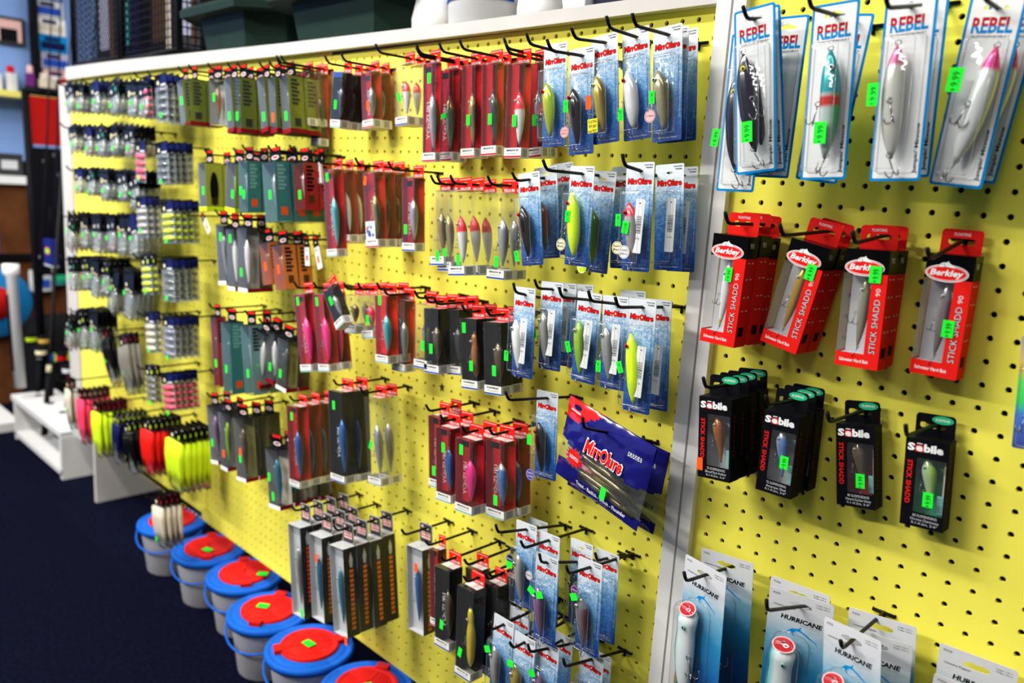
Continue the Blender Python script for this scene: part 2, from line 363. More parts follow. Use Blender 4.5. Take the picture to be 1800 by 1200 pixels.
@cached
def sticker_mesh(col, w, h, txt):
    mb = MB(); mb.box(-w / 2, w / 2, -.008, .004, -h / 2, h / 2, M(col, .6))
    if '|' in txt:
        L = txt.split('|')
        for i, t in enumerate(L): mb.text(t, 0, h * (.5 - (i + .6) / len(L)), h * .72 / len(L), -.012, M('ink'), w=w * .88, bold=.02)
        return mb.mesh('paper_label')
    if txt: mb.text(txt, 0.02, .03 * h, w * .50, -.012, M('ink'), w=h * .58, rot=math.pi / 2, bold=.0); mb.text('$', 0, -h * .40, w * .26, -.012, M('ink'), rot=math.pi / 2)
    return mb.mesh('price_sticker')
@cached
def disc_mesh(c1, c2, txt, r):
    mb = MB(); mb.flat(ell(0, 0, r, r, 20), -.006, M(c1, .5), .01)
    mb.flat([ell(0, 0, r * .9, r * .9, 20), ell(0, 0, r * .84, r * .84, 20)], -.009, M(c2, .5))
    for i, t in enumerate(txt.split('|')):
        k = txt.count('|'); mb.text(t, 0, (k / 2 - i) * r * .55, r * .36, -.011, M(c2, .5), w=r * 1.35)
    return mb.mesh('round_sticker')
def bars(mb, x0, x1, z0, z1, y, m, seed=1, horiz=False):   # barcode
    rnd = random.Random(seed); t = z0 if horiz else x0; e = z1 if horiz else x1
    while t < e:
        w = rnd.choice((.012, .02, .03)) * (e - (z0 if horiz else x0)) * 1.2
        if horiz: mb.flat([(x0, t), (x1, t), (x1, min(e, t + w)), (x0, min(e, t + w))], y, m)
        else: mb.flat([(t, z0), (min(e, t + w), z0), (min(e, t + w), z1), (t, z1)], y, m)
        t += w * rnd.choice((1.7, 2.2, 3))
def smallprint(mb, cx, cz, w, rows, y, m, lh=.07, seed=3, rot=0):   # print too small to read in the photograph
    rnd = random.Random(seed)
    for i in range(rows):
        x = cx - w / 2
        while x < cx + w / 2 - .05:
            k = rnd.uniform(.06, .16); z = cz - i * lh * 1.4
            mb.flat([(x, z), (min(x + k, cx + w / 2), z), (min(x + k, cx + w / 2), z + lh), (x, z + lh)], y, m); x += k + .05

# ------------------------------------------------------------------ package kinds: each returns a list of parts; origin = hanging slot, front faces -y
@cached
def pk_rebel(var, H):
    W2 = .975; top = .5; bot = top - H
    mb = MB(); slot = [(-.42, -.06), (.42, -.06), (.40, .07), (.16, .10), (0, .20), (-.16, .10), (-.40, .07)]
    mb.flat([rr(-W2, W2, bot, top, .12), slot[::-1]], 0, M('rebelblue', .4), .03)
    mb.flat([rr(-W2 + .11, W2 - .11, bot + .11, top - .11, .06), slot[::-1]], -.006, M('white', .35, coat=.3))
    mb.text_split('REBEL', 0, -.62, .58, -.012, M('red'), M('rebelblue'), 1.42, -.02, .035)
    smallprint(mb, 0, -1.03, 1.3, 1, -.012, M('ink'), .045, 5)
    mb.text("Jumpin' Minnow", W2 - .25, bot + 1.25, .20, -.012, M('ink'), w=1.95, rot=math.pi / 2, bold=.03)
    parts = [('card', mb.mesh('card'), (0, 0, 0), (0, 0, 0), [])]
    parts.append(('blister', shell(-.74, .70, bot + .30, -1.05, .72, .16, -.01).mesh('blister'), (0, 0, 0), (0, 0, 0), []))
    v, fl, tilt, lx, ex, hx = {'black': ('purpleblack', -1, .12, -.05, -.05, -.40), 'teal': ('tealhead', 1, -.02, .15, .22, -.44), 'pinknose': ('pinknose', -1, .03, -.12, .55, .05), 'clearpink': ('clearpink', 1, .12, .18, .5, -.25)}[var]
    parts.append(lure_part(v, 4.35, .86, 'stick', (lx, -.40, -3.60), tilt, 2, ('black', 'yellow' if var == 'black' else 'white') if var in ('black', 'teal') else None, 1.35, .12, fl, ex, hx))
    return parts
def berkfish(mb, cx, cz, s, y):
    mb.flat([(cx + x * s, cz + z * s) for x, z in ((-.50, .02), (-.44, .22), (-.3, .30), (-.05, .33), (.05, .42), (.12, .30), (.34, .16), (.52, -.02), (.40, .0), (.1, .02), (-.1, .06), (-.3, .0))], y, M('white'))
    mb.flat(ell(cx - .33 * s, cz + .19 * s, .035 * s, .035 * s, 8), y - .002, M('ink'))
    mb.flat([(cx + x * s, cz + z * s) for x, z in ((-.20, .05), (-.16, .14), (-.22, .24), (-.18, .24), (-.12, .14), (-.16, .05))], y - .002, M('darkred'))
def carton(W2, D, top, bot, win, body, mb=None, bodyT=None, zsplit=None, tabw=None, tabh=0, tabm=None, slot=None):
    """carton with a window in its front (win = x0,x1,z0,z1) and a hanging tab at the back"""
    mb = mb or MB(); x0, x1, z0, z1 = win
    def strip(a, b, c, d, m): mb.flat([(a, c), (b, c), (b, d), (a, d)], -D, m)
    bt = bodyT or body; zs = zsplit if zsplit is not None else top
    strip(-W2, W2, z1, top, bt); strip(-W2, W2, bot, z0, body); strip(-W2, x0, z0, z1, body) if x0 > -W2 else None; strip(x1, W2, z0, z1, body)
    if x0 <= -W2:
        mb.box(-W2, W2, -D, -.02, bot, z0, body, 'ft'); mb.box(-W2, W2, -D, -.02, z0, z1, body, 'ftlb'); mb.box(-W2, W2, -D, -.02, min(z1, zs), top, bt, 'fb'); mb.box(-W2, -W2 + .004, -D + .01, -.03, z0, z1, SHEET, 'tb')
    else: mb.box(-W2, W2, -D, -.02, bot, zs, body, 'ft'); mb.box(-W2, W2, -D, -.02, zs, top, bt, 'fb')
    mb.flat([rr(-tabw, tabw, top - .1, tabh, .16), slot], -.02, tabm or bt, .02)
    return mb
@cached
def pk_berk(var, H):
    W2 = .925; D = 1.02; top = -.52; bot = top - H; R_, K = M('brightred', .5), M('black', .5)
    sl = rr(-.52, .52, -.13, .13, .12)[::-1]
    win = (-W2, .28, bot + .62, top - 1.02)
    mb = carton(W2, D, top, bot, win, R_, bodyT=K, zsplit=top - 1.02, tabw=.80, tabh=.50, tabm=R_, slot=sl)
    mb.text('FLOATING', 0, .30, .12, -.028, M('white'), w=.62, bold=.0)
    cz = top - .78
    mb.flat(ell(-.08, cz, .84, .36, 24), -D - .004, M('white')); mb.flat(ell(-.08, cz, .80, .32, 24), -D - .008, M('brightred')); mb.flat([ell(-.08, cz, .77, .29, 24), ell(-.08, cz, .745, .27, 24)], -D - .010, M('white'))
    mb.text('Berkley', -.08, cz - .02, .34, -D - .014, M('white'), w=1.28, bold=.03, shear=.2)
    berkfish(mb, -.10, cz + .24, .62, -D - .012)
    mb.text('STICK SHADD', .60, bot + 1.85, .27, -D - .004, M('ink'), w=2.35, rot=math.pi / 2, bold=.05); mb.text('STICK SHADD', .60, bot + 1.85, .25, -D - .008, M('lightgrey'), w=2.33, rot=math.pi / 2, bold=.0)
    mb.text('90', .60, bot + 3.32, .2, -D - .008, M('lightgrey'), w=.33, rot=math.pi / 2)
    mb.text('Saltwater Hard Bait', -.12, bot + .30, .15, -D - .004, M('white'), w=1.25)
    # side print
    def side(t, y, z, h, w, m):
        v, f, tw, th = text_geo(t, .01, 0); mb.add([(W2 + .004, -y + x * w / tw, z + q * h / th) for x, q in v], f, m)
    side('90', .62, top - .42, .26, .36, M('lightgrey'))
    for i, zz in enumerate((top - 1.25, top - 2.0, top - 2.85, top - 3.5)):
        for j in range(2): mb.add([(W2 + .004, -.80 + .36 * j, zz), (W2 + .004, -.62 + .36 * j, zz), (W2 + .004, -.62 + .36 * j, zz + .06), (W2 + .004, -.80 + .36 * j, zz + .06)], [(0, 1, 2, 3)], M('pinklabel'))
    mb.box(W2 + .001, W2 + .004, -.85, -.35, bot + .5, bot + .95, M('ink'), 'flbtk')
    parts = [('carton', mb.mesh('carton'), (0, 0, 0), (0, 0, 0), [])]
    s = MB(); s.add([(win[0] + .0, -D + .006, win[2]), (win[1], -D + .006, win[2]), (win[1], -D + .006, win[3]), (win[0], -D + .006, win[3])], [(0, 1, 2, 3)], SHEET)
    parts.append(('window', s.mesh('window'), (0, 0, 0), (0, 0, 0), []))
    t = MB(); t.box(-W2 + .03, W2 - .03, -.10, -.05, bot + .1, top - .1, M('lightgrey', .4)); t.box(-W2 + .04, .5, -D + .02, -.1, bot + .5, bot + .56, M('lightgrey', .4))
    parts.append(('liner', t.mesh('liner'), (0, 0, 0), (0, 0, 0), []))
    v = {'bone': 'bonetail', 'gold': 'gold', 'olive': 'olivefish', 'redsilver': 'redsilver'}[var]
    parts.append(lure_part(v, 3.1, .52, 'slim', (-.10, -.72, bot + 2.35), .03, 2, ('black', 'offwhite'), .8, .08))
    return parts
@cached
def pk_seb(var, H):
    W2 = .875; D = .85; top = -.50; bot = top - H; K = M('ink', .5)
    sl = rr(-.62, .42, -.16, .10, .10)[::-1]; win = (-.38, .80, bot + .66, top - .82)
    mb = carton(W2, D, top, bot, win, K, tabw=.80, tabh=.48, tabm=K, slot=sl)
    mb.flat(ell(.28, .26, .44, .18, 18), -.026, M('sebgreen')); mb.text('SUSPEND', .28, .26, .10, -.030, M('white'), w=.58)
    z = top - .40
    mb.text('S', -.64, z + .01, .34, -D - .004, M('white'), w=.30, bold=.05); mb.box(-.47, -.15, -D - .003, -D - .002, z - .17, z + .12, M('brightred'), 'blrtk'); mb.text('e', -.31, z - .03, .24, -D - .006, M('white'), w=.28, bold=.05); mb.text('bile', .26, z + .03, .36, -D - .004, M('white'), w=.78, bold=.05)
    mb.flat([(-.42, z + .17), (-.20, z + .17), (-.20, z + .21), (-.42, z + .21)], -D - .004, M('white'))
    mb.text('STICK SHADD', -.64, bot + 1.95, .22, -D - .004, M('brightred'), w=1.95, rot=-math.pi / 2, bold=.03)
    two = {'amber': ('72 SUSPENDING', 'Blood Red Amber', '0.1-0.2m, 2-6"'), 'blue': ('72 SUSPENDING', 'American Shad', '0.1-0.2m, 3-6"'), 'bronze': ('80 SUSPENDING', 'Natural Golden Shiner', '0.1-0.2m, 2-6"'), 'chart': ('80 SUSPENDING', 'Chrome Chartreuse', '0.1-0.2m, 2-6"')}[var]
    for i, t in enumerate(two): mb.text(t, .12, bot + .52 - .17 * i, .115, -D - .004, M('lightgrey'), w=min(1.15, .075 * len(t)), bold=0)
    for i in range(9): mb.add([(W2 + .004, -.60, top - .9 - i * .24), (W2 + .004, -.52, top - .9 - i * .24), (W2 + .004, -.52, top - .74 - i * .24), (W2 + .004, -.60, top - .74 - i * .24)], [(0, 1, 2, 3)], M('darkred'))
    for xx in (-.5, .3): mb.flat(ell(xx, bot - .02, .12, .07, 8), -.4, K, .1)
    parts = [('carton', mb.mesh('carton'), (0, 0, 0), (0, 0, 0), [])]
    s = MB(); s.flat(rr(win[0], win[1], win[2], win[3], .1), -D + .006, SHEET); parts.append(('window', s.mesh('window'), (0, 0, 0), (0, 0, 0), []))
    t = MB(); t.box(-W2 + .03, W2 - .03, -.10, -.05, bot + .1, top - .1, M({'chart': 'sebgreen', 'bronze': 'darkred'}.get(var, 'lightgrey'))); t.box(.45, .78, -D * .6, -D * .55, win[2], win[2] + .8, M('tealpale')); t.box(.62, .72, -D * .5, -D * .45, win[2], win[3], M('beige'))
    parts.append(('liner', t.mesh('liner'), (0, 0, 0), (0, 0, 0), []))
    v = {'amber': 'amber', 'blue': 'bluefish', 'bronze': 'bronze', 'chart': 'chartpale'}[var]
    parts.append(lure_part(v, 2.2, .62, 'shad', (.08, -.55, bot + 1.95), -.12, 2, ('black', 'silver'), .6, .07))
    return parts
def shark(mb, cx, cz, s, y, m):
    mb.flat([(cx + x * s, cz + z * s) for x, z in ((-.75, -.18), (-.45, .10), (-.10, .17), (.05, .32), (.02, .12), (.35, -.02), (.80, -.30), (.30, -.10), (.0, .02), (-.25, .02), (-.2, -.12), (-.38, -.02))], y, m)
    mb.flat([(cx + x * s, cz + z * s) for x, z in ((.15, -.02), (.9, -.32), (1.02, -.55), (.85, -.36), (.5, -.22))], y, m)
    mb.flat([(cx + x * s, cz + z * s) for x, z in ((-.55, .0), (-.40, -.28), (-.28, -.34), (-.36, -.2), (-.30, -.02))], y, m)
@cached
def pk_hur(var, H):
    W2 = 1.5; top = .55; bot = top - H
    g = ramp_card('hurricane_card', [(0, (.004, .02, .16)), (.30, (.008, .09, .30)), (.55, (.015, .20, .40)), (.70, (.16, .36, .50)), (.80, (.42, .50, .55)), (.88, (.55, .57, .60)), (1, (.60, .60, .62))], wave=.10)
    slot = ([(-.55, -.02), (-.5, .10), (-.2, .18), (0, .13), (.2, .18), (.5, .10), (.55, -.02), (.3, -.10), (-.3, -.10)])[::-1]
    mb = MB(); mb.flat([rr(-W2, W2, bot, top, .12), slot], 0, g, .03)
    ink = M('ink')
    mb.text('POF20', -W2 + .35, top - .22, .10, -.006, ink, w=.34, bold=0); mb.text('Livewire Popper', -.72, -.22, .12, -.006, ink, w=1.05, bold=.01)
    mb.text('Length: 3.25 in', W2 - .48, .32, .08, -.006, ink, w=.62, bold=0); mb.text('Weight: 3.00 oz', W2 - .48, .20, .08, -.006, ink, w=.62, bold=0)
    mb.text('HURRICANE', .12, -.72, .24, -.006, ink, w=1.95, bold=.04, shear=.15); mb.text('SALT TACKLE', .55, -.92, .10, -.006, M('grey'), w=.95, bold=0)
    shark(mb, .10, -1.28, .85, -.006, M('rebelblue'))
    parts = [('card', mb.mesh('card'), (0, 0, 0), (0, 0, 0), [])]
    parts.append(('blister', shell(-1.1, .60, bot + .3, -1.45, 1.0, .5, -.01).mesh('blister'), (0, 0, 0), (0, 0, 0), []))
    lp = lure_part('popper', 4.7, 1.22, 'popper', (-.38, -.50, -4.25), .02, 2, ('black', 'tealpale'), 1.7, .13, -1)
    face = MB(); face.flat(ell(0, 0, .50, .36, 16), 0, M('red', .2), .02); face.flat([ell(0, 0, .55, .40, 16), ell(0, 0, .48, .34, 16)], -.01, M('pinklabel', .3), .03); face.flat([ell(.12, -.02, .14, .09, 12), ell(.12, -.02, .10, .06, 12)], -.02, STEEL, .02)
    lp[4].append(('mouth', face.mesh('mouth'), (0, .08, 2.40), (-.80, 0, math.pi)))
    parts.append(lp); return parts
MIRR_STOPS = [(0, (.006, .04, .22)), (.16, (.012, .10, .40)), (.40, (.05, .22, .56)), (.58, (.17, .37, .64)), (.70, (.36, .53, .72)), (.80, (.60, .66, .72)), (1, (.66, .69, .72))]
@cached
def pk_mirr(var, H):
    """var = lure, insert barcode(0/1), tag"""
    lure, ins, disc = var.split(','); W2 = .86; top = .42; bot = top - H
    g = ramp_card('ocean_card', MIRR_STOPS, wave=.85, wscale=14)
    slot = ell(0, -.02, .20, .07, 10)[::-1]
    mb = MB(); mb.flat([rr(-W2, W2, bot, top, .09), slot], 0, g, .03); ink = M('ink')
    mb.text('Suspending', W2 - .36, top - .14, .085, -.006, ink, w=.52, bold=.02); mb.text('Twitchbait', W2 - .32, top - .26, .085, -.006, ink, w=.42, bold=.02)
    mb.text('MirrOlure', .0, -.53, .34, -.006, M('darkred'), w=1.50, bold=.09, shear=.1); mb.text('MirrOlure', 0, -.53, .27, -.010, M('brightred'), w=1.42, bold=.04, shear=.1)
    mb.flat([ell(.02, -.53, .15, .17, 14), ell(.02, -.53, .06, .07, 14)], -.013, M('brightred')); mb.flat(ell(.02, -.53, .05, .05, 10), -.014, M('white'))
    mb.text('Premium Series', W2 - .12, bot + 2.0, .09, -.006, M('lightgrey'), w=1.7, rot=math.pi / 2, bold=0)
    mb.text('The Famous Gallery', .05, bot + .17, .11, -.006, M('lightgrey'), w=1.15, bold=0)
    parts = [('card', mb.mesh('card'), (0, 0, 0), (0, 0, 0), [])]
    sh = shell(-.82, .66, bot + .30, -.95, .62, .12, -.01)
    parts.append(('blister', sh.mesh('blister'), (0, 0, 0), (0, 0, 0), []))
    if lure != 'none':
        big = lure in ('neon', 'whitered')
        eye = ('black', 'brightred') if lure in ('neon', 'whitered', 'copperblack', 'chartgold', 'pinksilver') else ('black', 'silver')
        L = min(3.7 if lure == 'neon' else 3.0, H - 1.9); parts.append(lure_part(lure, L, .84, 'stick' if big else 'minnow', (-.14, -.36, bot + .50 + L / 2), -.12, 2, eye, .9, .11))
    if ins == '1':
        t = MB(); t.flat(rr(-.27, .27, -1.35, 1.35, .06), 0, M('white', .4), .01); bars(t, -.16, .16, -.35, .55, -.006, ink, 4, True); smallprint(t, 0, -.6, .26, 2, -.006, M('grey'), .04); smallprint(t, .02, 1.12, .14, 1, -.006, ink, .05)
        parts.append(('barcode_insert', t.mesh('barcode_insert'), (.42, -.50, bot + 2.3), (0, .05, 0), []))
    return parts
@cached
def pk_yz(var, H):
    """clear box: var = insert colour, lure, label band colour, width, depth, print"""
    ins, lure, band, w, d, pr = var.split(','); W2 = float(w) / 2; D = float(d); top = -.42; bot = top - H
    parts = []; lab = .58 if band != 'none' else 0
    t = MB(); im = M(ins if ins != 'none' else 'grey', .35)
    if ins != 'none':
        t.box(-W2 + .02, W2 - .02, -.05, -.025, bot + .03, top - .03, im); t.box(-W2 + .02, -W2 + .045, -D + .05, -.05, bot + .03, top - .03, im); t.box(-W2 + .03, 0.02, -D * .55, -D * .5, bot + lab, top - .05, im)
        if pr == 'txt':
            t.text('YO-ZURI', -W2 * .50, bot + lab + (H - lab) * .36, .34, -D * .56, M('silver' if ins != 'red' else 'pinklabel'), w=min(2.4, H * .45), rot=math.pi / 2, bold=.02)
            t.flat(rr(-W2 + .08, -.06, top - .62, top - .22, .04), -D * .56, M('ink'))
        if pr == 'camo':
            rnd = random.Random(5)
            t.box(-W2 + .05, W2 - .3, -D + .02, -D + .03, bot + lab, bot + lab + 1.3, M('white'))
            for q in range(14): t.flat(ell(rnd.uniform(-W2 + .25, W2 - .5), bot + lab + rnd.uniform(.2, 1.1), .16, .12, 7, rnd.random()), -D + .016 - q * .0006, M(rnd.choice(('blue', 'blue', 'orange', 'white', 'rebelblue'))))
        if pr == 'top': t.box(-W2 + .03, W2 - .03, -D + .02, -D + .03, top - .42, top - .05, M('blue'))
    if len(t.v): parts.append(('backing', t.mesh('backing'), (0, 0, 0), (0, 0, 0), []))
    b = MB(); b.box(-W2, W2, -D, -.01, bot, top, SHEET)
    for sx in (-1, 1):   # creased plastic corners catch the light
        b.tube([(sx * W2, -D, bot), (sx * W2, -D, top)], .012, CLEAR, 4)
    b.tube([(-W2, -D, top), (W2, -D, top)], .012, CLEAR, 4)
    parts.append(('box', b.mesh('box'), (0, 0, 0), (0, 0, 0), []))
    h = MB(); tm = M('brightred' if band != 'dark' else 'ink', .35, coat=.3)
    sl = [(-.26, -.04), (-.2, .08), (0, .14), (.2, .08), (.26, -.04)][::-1]
    h.flat([rr(-W2 * .82, W2 * .82, top - .02, .42, .05), sl], -.03, tm, .02)
    h.text('YO-ZURI', 0, -.27, .17, -.036, M('white'), w=W2 * 1.25, bold=.02); h.flat([(-W2 * .7, .28), (W2 * .7, .28), (W2 * .7, .33), (-W2 * .7, .33)], -.036, M('pinklabel'))
    h.box(-W2 * .8, W2 * .8, -D * .6, -.05, top - .012, top - .004, M('offwhite'))
    parts.append(('hang_tab', h.mesh('hang_tab'), (0, 0, 0), (0, 0, 0), []))
    if lab:
        l = MB(); l.box(-W2 - .006, W2 + .006, -D - .006, -.02, bot - .004, bot + lab, M('offwhite', .5), 'tk')
        bm = M({'g': 'tealpale', 'b': 'blue', 'r': 'red', 'dark': 'grey'}[band]); l.flat([(-W2, bot + .02), (W2, bot + .02), (W2, bot + .12), (-W2, bot + .12)], -D - .012, bm)
        l.text('POPPER(F)' if pr == 'pop' else 'MINNOW (F)', 0, bot + .42, .14, -D - .012, M('ink'), w=W2 * 1.4, bold=.04); smallprint(l, 0, bot + .22, W2 * 1.3, 1, -D - .012, M('grey'), .06)
        l.box(W2 + .007, W2 + .012, -D * .82, -D * .30, bot + .06, bot + lab - .06, M('grey'), 'flbtk')
        parts.append(('label', l.mesh('label'), (0, 0, 0), (0, 0, 0), []))
    if lure != 'none':
        sq = 'squid' in lure; L = (H - lab) * (.62 if not sq else .70)
        wd = min(.86, W2 * (1.02 if not sq else .95)); parts.append(lure_part(lure, L, wd, 'squid' if sq else 'slim', (W2 * .25, -D * .62, bot + lab + .2 + L / 2), -.05, 1 if L > 2.5 else 0, ('black', 'silver'), .8, .09))
        if pr in ('bar',):
            q = MB(); q.box(W2 + .002, W2 + .008, -D * .8, -D * .35, bot + lab + .2, bot + lab + 2.2, M('palegreen', .5), 'l'); parts.append(('barcode_strip', q.mesh('barcode_strip'), (0, 0, 0), (0, 0, 0), []))
    return parts
@cached
def pk_rap(var, H):
    """clear box with a printed side and a black folding hanger: var = side colour, lure, base colour, width, depth"""
    sc, lure, base, w, d = var.split(','); W2 = float(w) / 2; D = float(d); top = -.75; bot = top - H; parts = []
    h = MB(); K = M('ink', .4); sl = [(-.2, -.05), (.2, -.05), (.16, .08), (-.16, .08)][::-1]
    h.flat([[(-W2 * .98, top), (W2 * .98, top), (W2 * .90, .38), (-W2 * .90, .38)], sl], -D * .5, K, .03)
    h.flat(rr(-W2 * .72, W2 * .72, .12, .33, .05), -D * .5 - .008, M('brightred')); h.flat(ell(0, -.40, W2 * .62, .17, 14), -D * .5 - .008, M('white')); h.flat(ell(0, -.40, W2 * .48, .09, 12), -D * .5 - .012, M('red'))
    h.box(-W2, W2, -D, -.02, top - .05, top, K)
    parts.append(('hanger', h.mesh('hanger'), (0, 0, 0), (0, 0, 0), []))
    b = MB(); b.box(-W2, W2, -D, -.01, bot, top - .05, SHEET); parts.append(('box', b.mesh('box'), (0, 0, 0), (0, 0, 0), []))
    t = MB()
    if sc == 'none':
        g = M({'white': 'smoke', 'grey': 'darkgrey', 'redolive': 'grey', 'violet': 'lilac', 'bronze': 'olive', 'darkgrey': 'olive', 'bluegreen': 'beige'}.get(lure, 'smoke'), .5); t.box(-W2 + .02, W2 - .02, -.05, -.03, bot + .02, top - .08, g); t.box(-W2 + .02, -W2 + .04, -D + .04, -.05, bot + .02, top - .08, M('grey', .5))
        parts.append(('backing', t.mesh('backing'), (0, 0, 0), (0, 0, 0), []))
    if sc != 'none':
        s = M(sc, .5); s2 = M({'lime': 'grey', 'limeyellow': 'grey', 'teal': 'tealpale', 'red': 'red'}.get(sc, sc), .5); t.box(W2 - .03, W2 - .012, -D + .02, -.02, bot + .02, top - .08, s); t.box(-W2 + .02, W2 - .03, -.05, -.03, bot + .02, top - .08, s2); t.box(-W2 + .02, -W2 + .04, -D + .04, -.05, bot + .02, top - .08, s2)
        dk = M('darkgrey' if sc in ('lime', 'olive') else 'ink')
        def onside(y0, y1, z0, z1, m): t.add([(W2 + .004, y0, z0), (W2 + .004, y1, z0), (W2 + .004, y1, z1), (W2 + .004, y0, z1)], [(0, 1, 2, 3)], m)
        if lure == 'greenlime': t.add([(W2 + .004, -D * .5 + .40 * math.cos(a), (top + bot) / 2 - .2 + H * .36 * math.sin(a)) for a in [math.pi * k / 8 for k in range(16)]], [tuple(range(16))], M('ink'))
        for i in range(7 if lure != 'greenlime' else 0): onside(-D * .80, -D * (.28 if i % 2 else .4), top - .5 - i * .30, top - .30 - i * .30, dk if sc != 'teal' else M('tealpale'))
        onside(-D * .7, -D * .3, bot + .5, bot + 1.15, M('orange' if sc in ('teal', 'tealpale') else 'darkgrey' if sc == 'lime' else 'brown'))
        for i in range(5): t.flat([(-W2 * .7, top - .7 - i * .28), (-W2 * .2, top - .7 - i * .28), (-W2 * .2, top - .55 - i * .28), (-W2 * .7, top - .55 - i * .28)], -.058, dk)
        parts.append(('printed_insert', t.mesh('printed_insert'), (0, 0, 0), (0, 0, 0), []))
    if base != 'none':
        q = MB(); q.box(-W2 - .006, W2 + .006, -D - .006, -.01, bot - .01, bot + .34, M(base, .5), 'tkrb'); q.box(W2 + .004, W2 + .006, -D - .006, -.01, bot - .01, bot + .34, M('darkred' if base != 'chart' else 'chart', .5), 'flbtk'); q.box(-W2, W2, -D, -.01, bot - .01, bot + .0, M('darkgrey'))
        if base == 'white': smallprint(q, 0, bot + .14, W2 * 1.2, 1, -D - .012, M('grey'), .05)
        parts.append(('base_band', q.mesh('base_band'), (0, 0, 0), (0, 0, 0), []))
    if lure != 'none': parts.append(lure_part(lure, H * .70, min(.72, W2 * .95), 'slim', (W2 * .1, -D * .6, bot + H * .46), -.06, 0, ('black', 'white'), .8, .08))
    return parts
@cached
def pk_big(var, H):
    side, lure = var.split(','); W2 = .92; D = 1.15; top = -1.15; bot = top - H; parts = []
    h = MB(); sl = rr(-.22, .30, -.07, .07, .06)[::-1]
    h.flat([rr(-.72, .72, top, .36, .16), sl], -.03, M('grey', .3, coat=.4), .03); h.flat([rr(-.66, .66, top + .06, .30, .12), sl], -.036, M('darkgrey', .3)); h.flat(rr(-.52, .52, -.80, -.28, .05), -.041, M('pinklabel')); h.flat(ell(-.38, .10, .14, .11, 10), -.041, M('pinklabel'))
    for i in range(2): h.flat([(-.46, -.42 - .2 * i), (.46, -.42 - .2 * i), (.46, -.36 - .2 * i), (-.46, -.36 - .2 * i)], -.045, M('darkred'))
    parts.append(('hang_tab', h.mesh('hang_tab'), (0, 0, 0), (0, 0, 0), []))
    b = MB(); b.box(-W2, W2, -D, -.02, bot, top, SHEET); parts.append(('box', b.mesh('box'), (0, 0, 0), (0, 0, 0), []))
    t = MB(); g = M('lightgrey', .4)
    t.box(-W2 + .02, W2 - .02, -D * .62, -D * .58, bot + .03, top - .03, g); t.box(-W2 + .02, -W2 + .05, -D + .03, -D * .6, bot + .03, top - .03, g); t.box(-W2 + .03, W2 - .03, -D + .02, -.03, bot + .01, bot + .04, g); t.box(-W2 + .03, W2 - .03, -D + .03, -.03, top - .04, top - .012, g)
    t.box(W2 - .015, W2 - .004, -D + .02, -.02, bot + .02, top - .02, M('ink', .3)); m = M(side)
    for i in range(13):
        z = top - 1.9 - i * .36
        t.add([(W2 + .004, -D * .58, z), (W2 + .004, -D * .30, z), (W2 + .004, -D * .30, z + .25), (W2 + .004, -D * .58, z + .25)], [(0, 1, 2, 3)], m)
    t.add([(W2 + .004, -D * .44 + a, z) for a, z in ((-.10, top - 1.5), (-.16, top - .9), (0, top - .35), (.16, top - .9), (.10, top - 1.5))], [(0, 4, 3, 2, 1)], M('lightgrey'))
    parts.append(('printed_insert', t.mesh('printed_insert'), (0, 0, 0), (0, 0, 0), []))
    parts.append(lure_part(lure, H * .62, .62, 'slim', (.10, -D * .78, bot + H * .44), -.03, 1, ('black', 'silver'), .9, .1))
    return parts
@cached
def header(w, h, kind):
    mb = MB(); K = M('black', .6); mb.box(-w / 2, w / 2, -.07, .0, -h + .35, .35, K); rnd = random.Random(hash(kind) % 7 + 3) if False else random.Random(len(kind) + 2)
    L1, L2, L3 = {'navy': ('cream', 'navy', 'headernavy'), 'red': ('cream', 'red', 'red'), 'dot': ('cream', 'chart', 'offwhite'), 'plain': ('offwhite', 'lightgrey', 'navy'), 'green': ('offwhite', 'sebgreen', 'lightgrey'), 'logo': ('cream', 'cream', 'lightgrey')}[kind]
    mb.flat(ell(-w * .22, -h + .35 + h * .30, .22, .2, 10), -.075, M(L1))
    if kind == 'navy': mb.flat([(0, -h + .45), (w * .44, -h + .45), (w * .44, .1), (0, .1)], -.076, M(L3)); mb.flat([(0, -h + .38), (w * .4, -h + .38), (w * .4, -h + .52), (0, -h + .52)], -.077, M('offwhite'))
    elif kind == 'logo': 
        for i in range(3): mb.flat(ell(-w * .25 + i * w * .25, -h + .55 + .08 * (i % 2), .2, .13, 8), -.076, M(L2))
    else: mb.flat(ell(w * .22, -h + .35 + h * .34, .16, .24, 10), -.076, M(L2)); mb.flat(ell(w * .05, -h + .35 + h * .70, .12, .1, 8), -.076, M(L3))
    return mb.mesh('header')
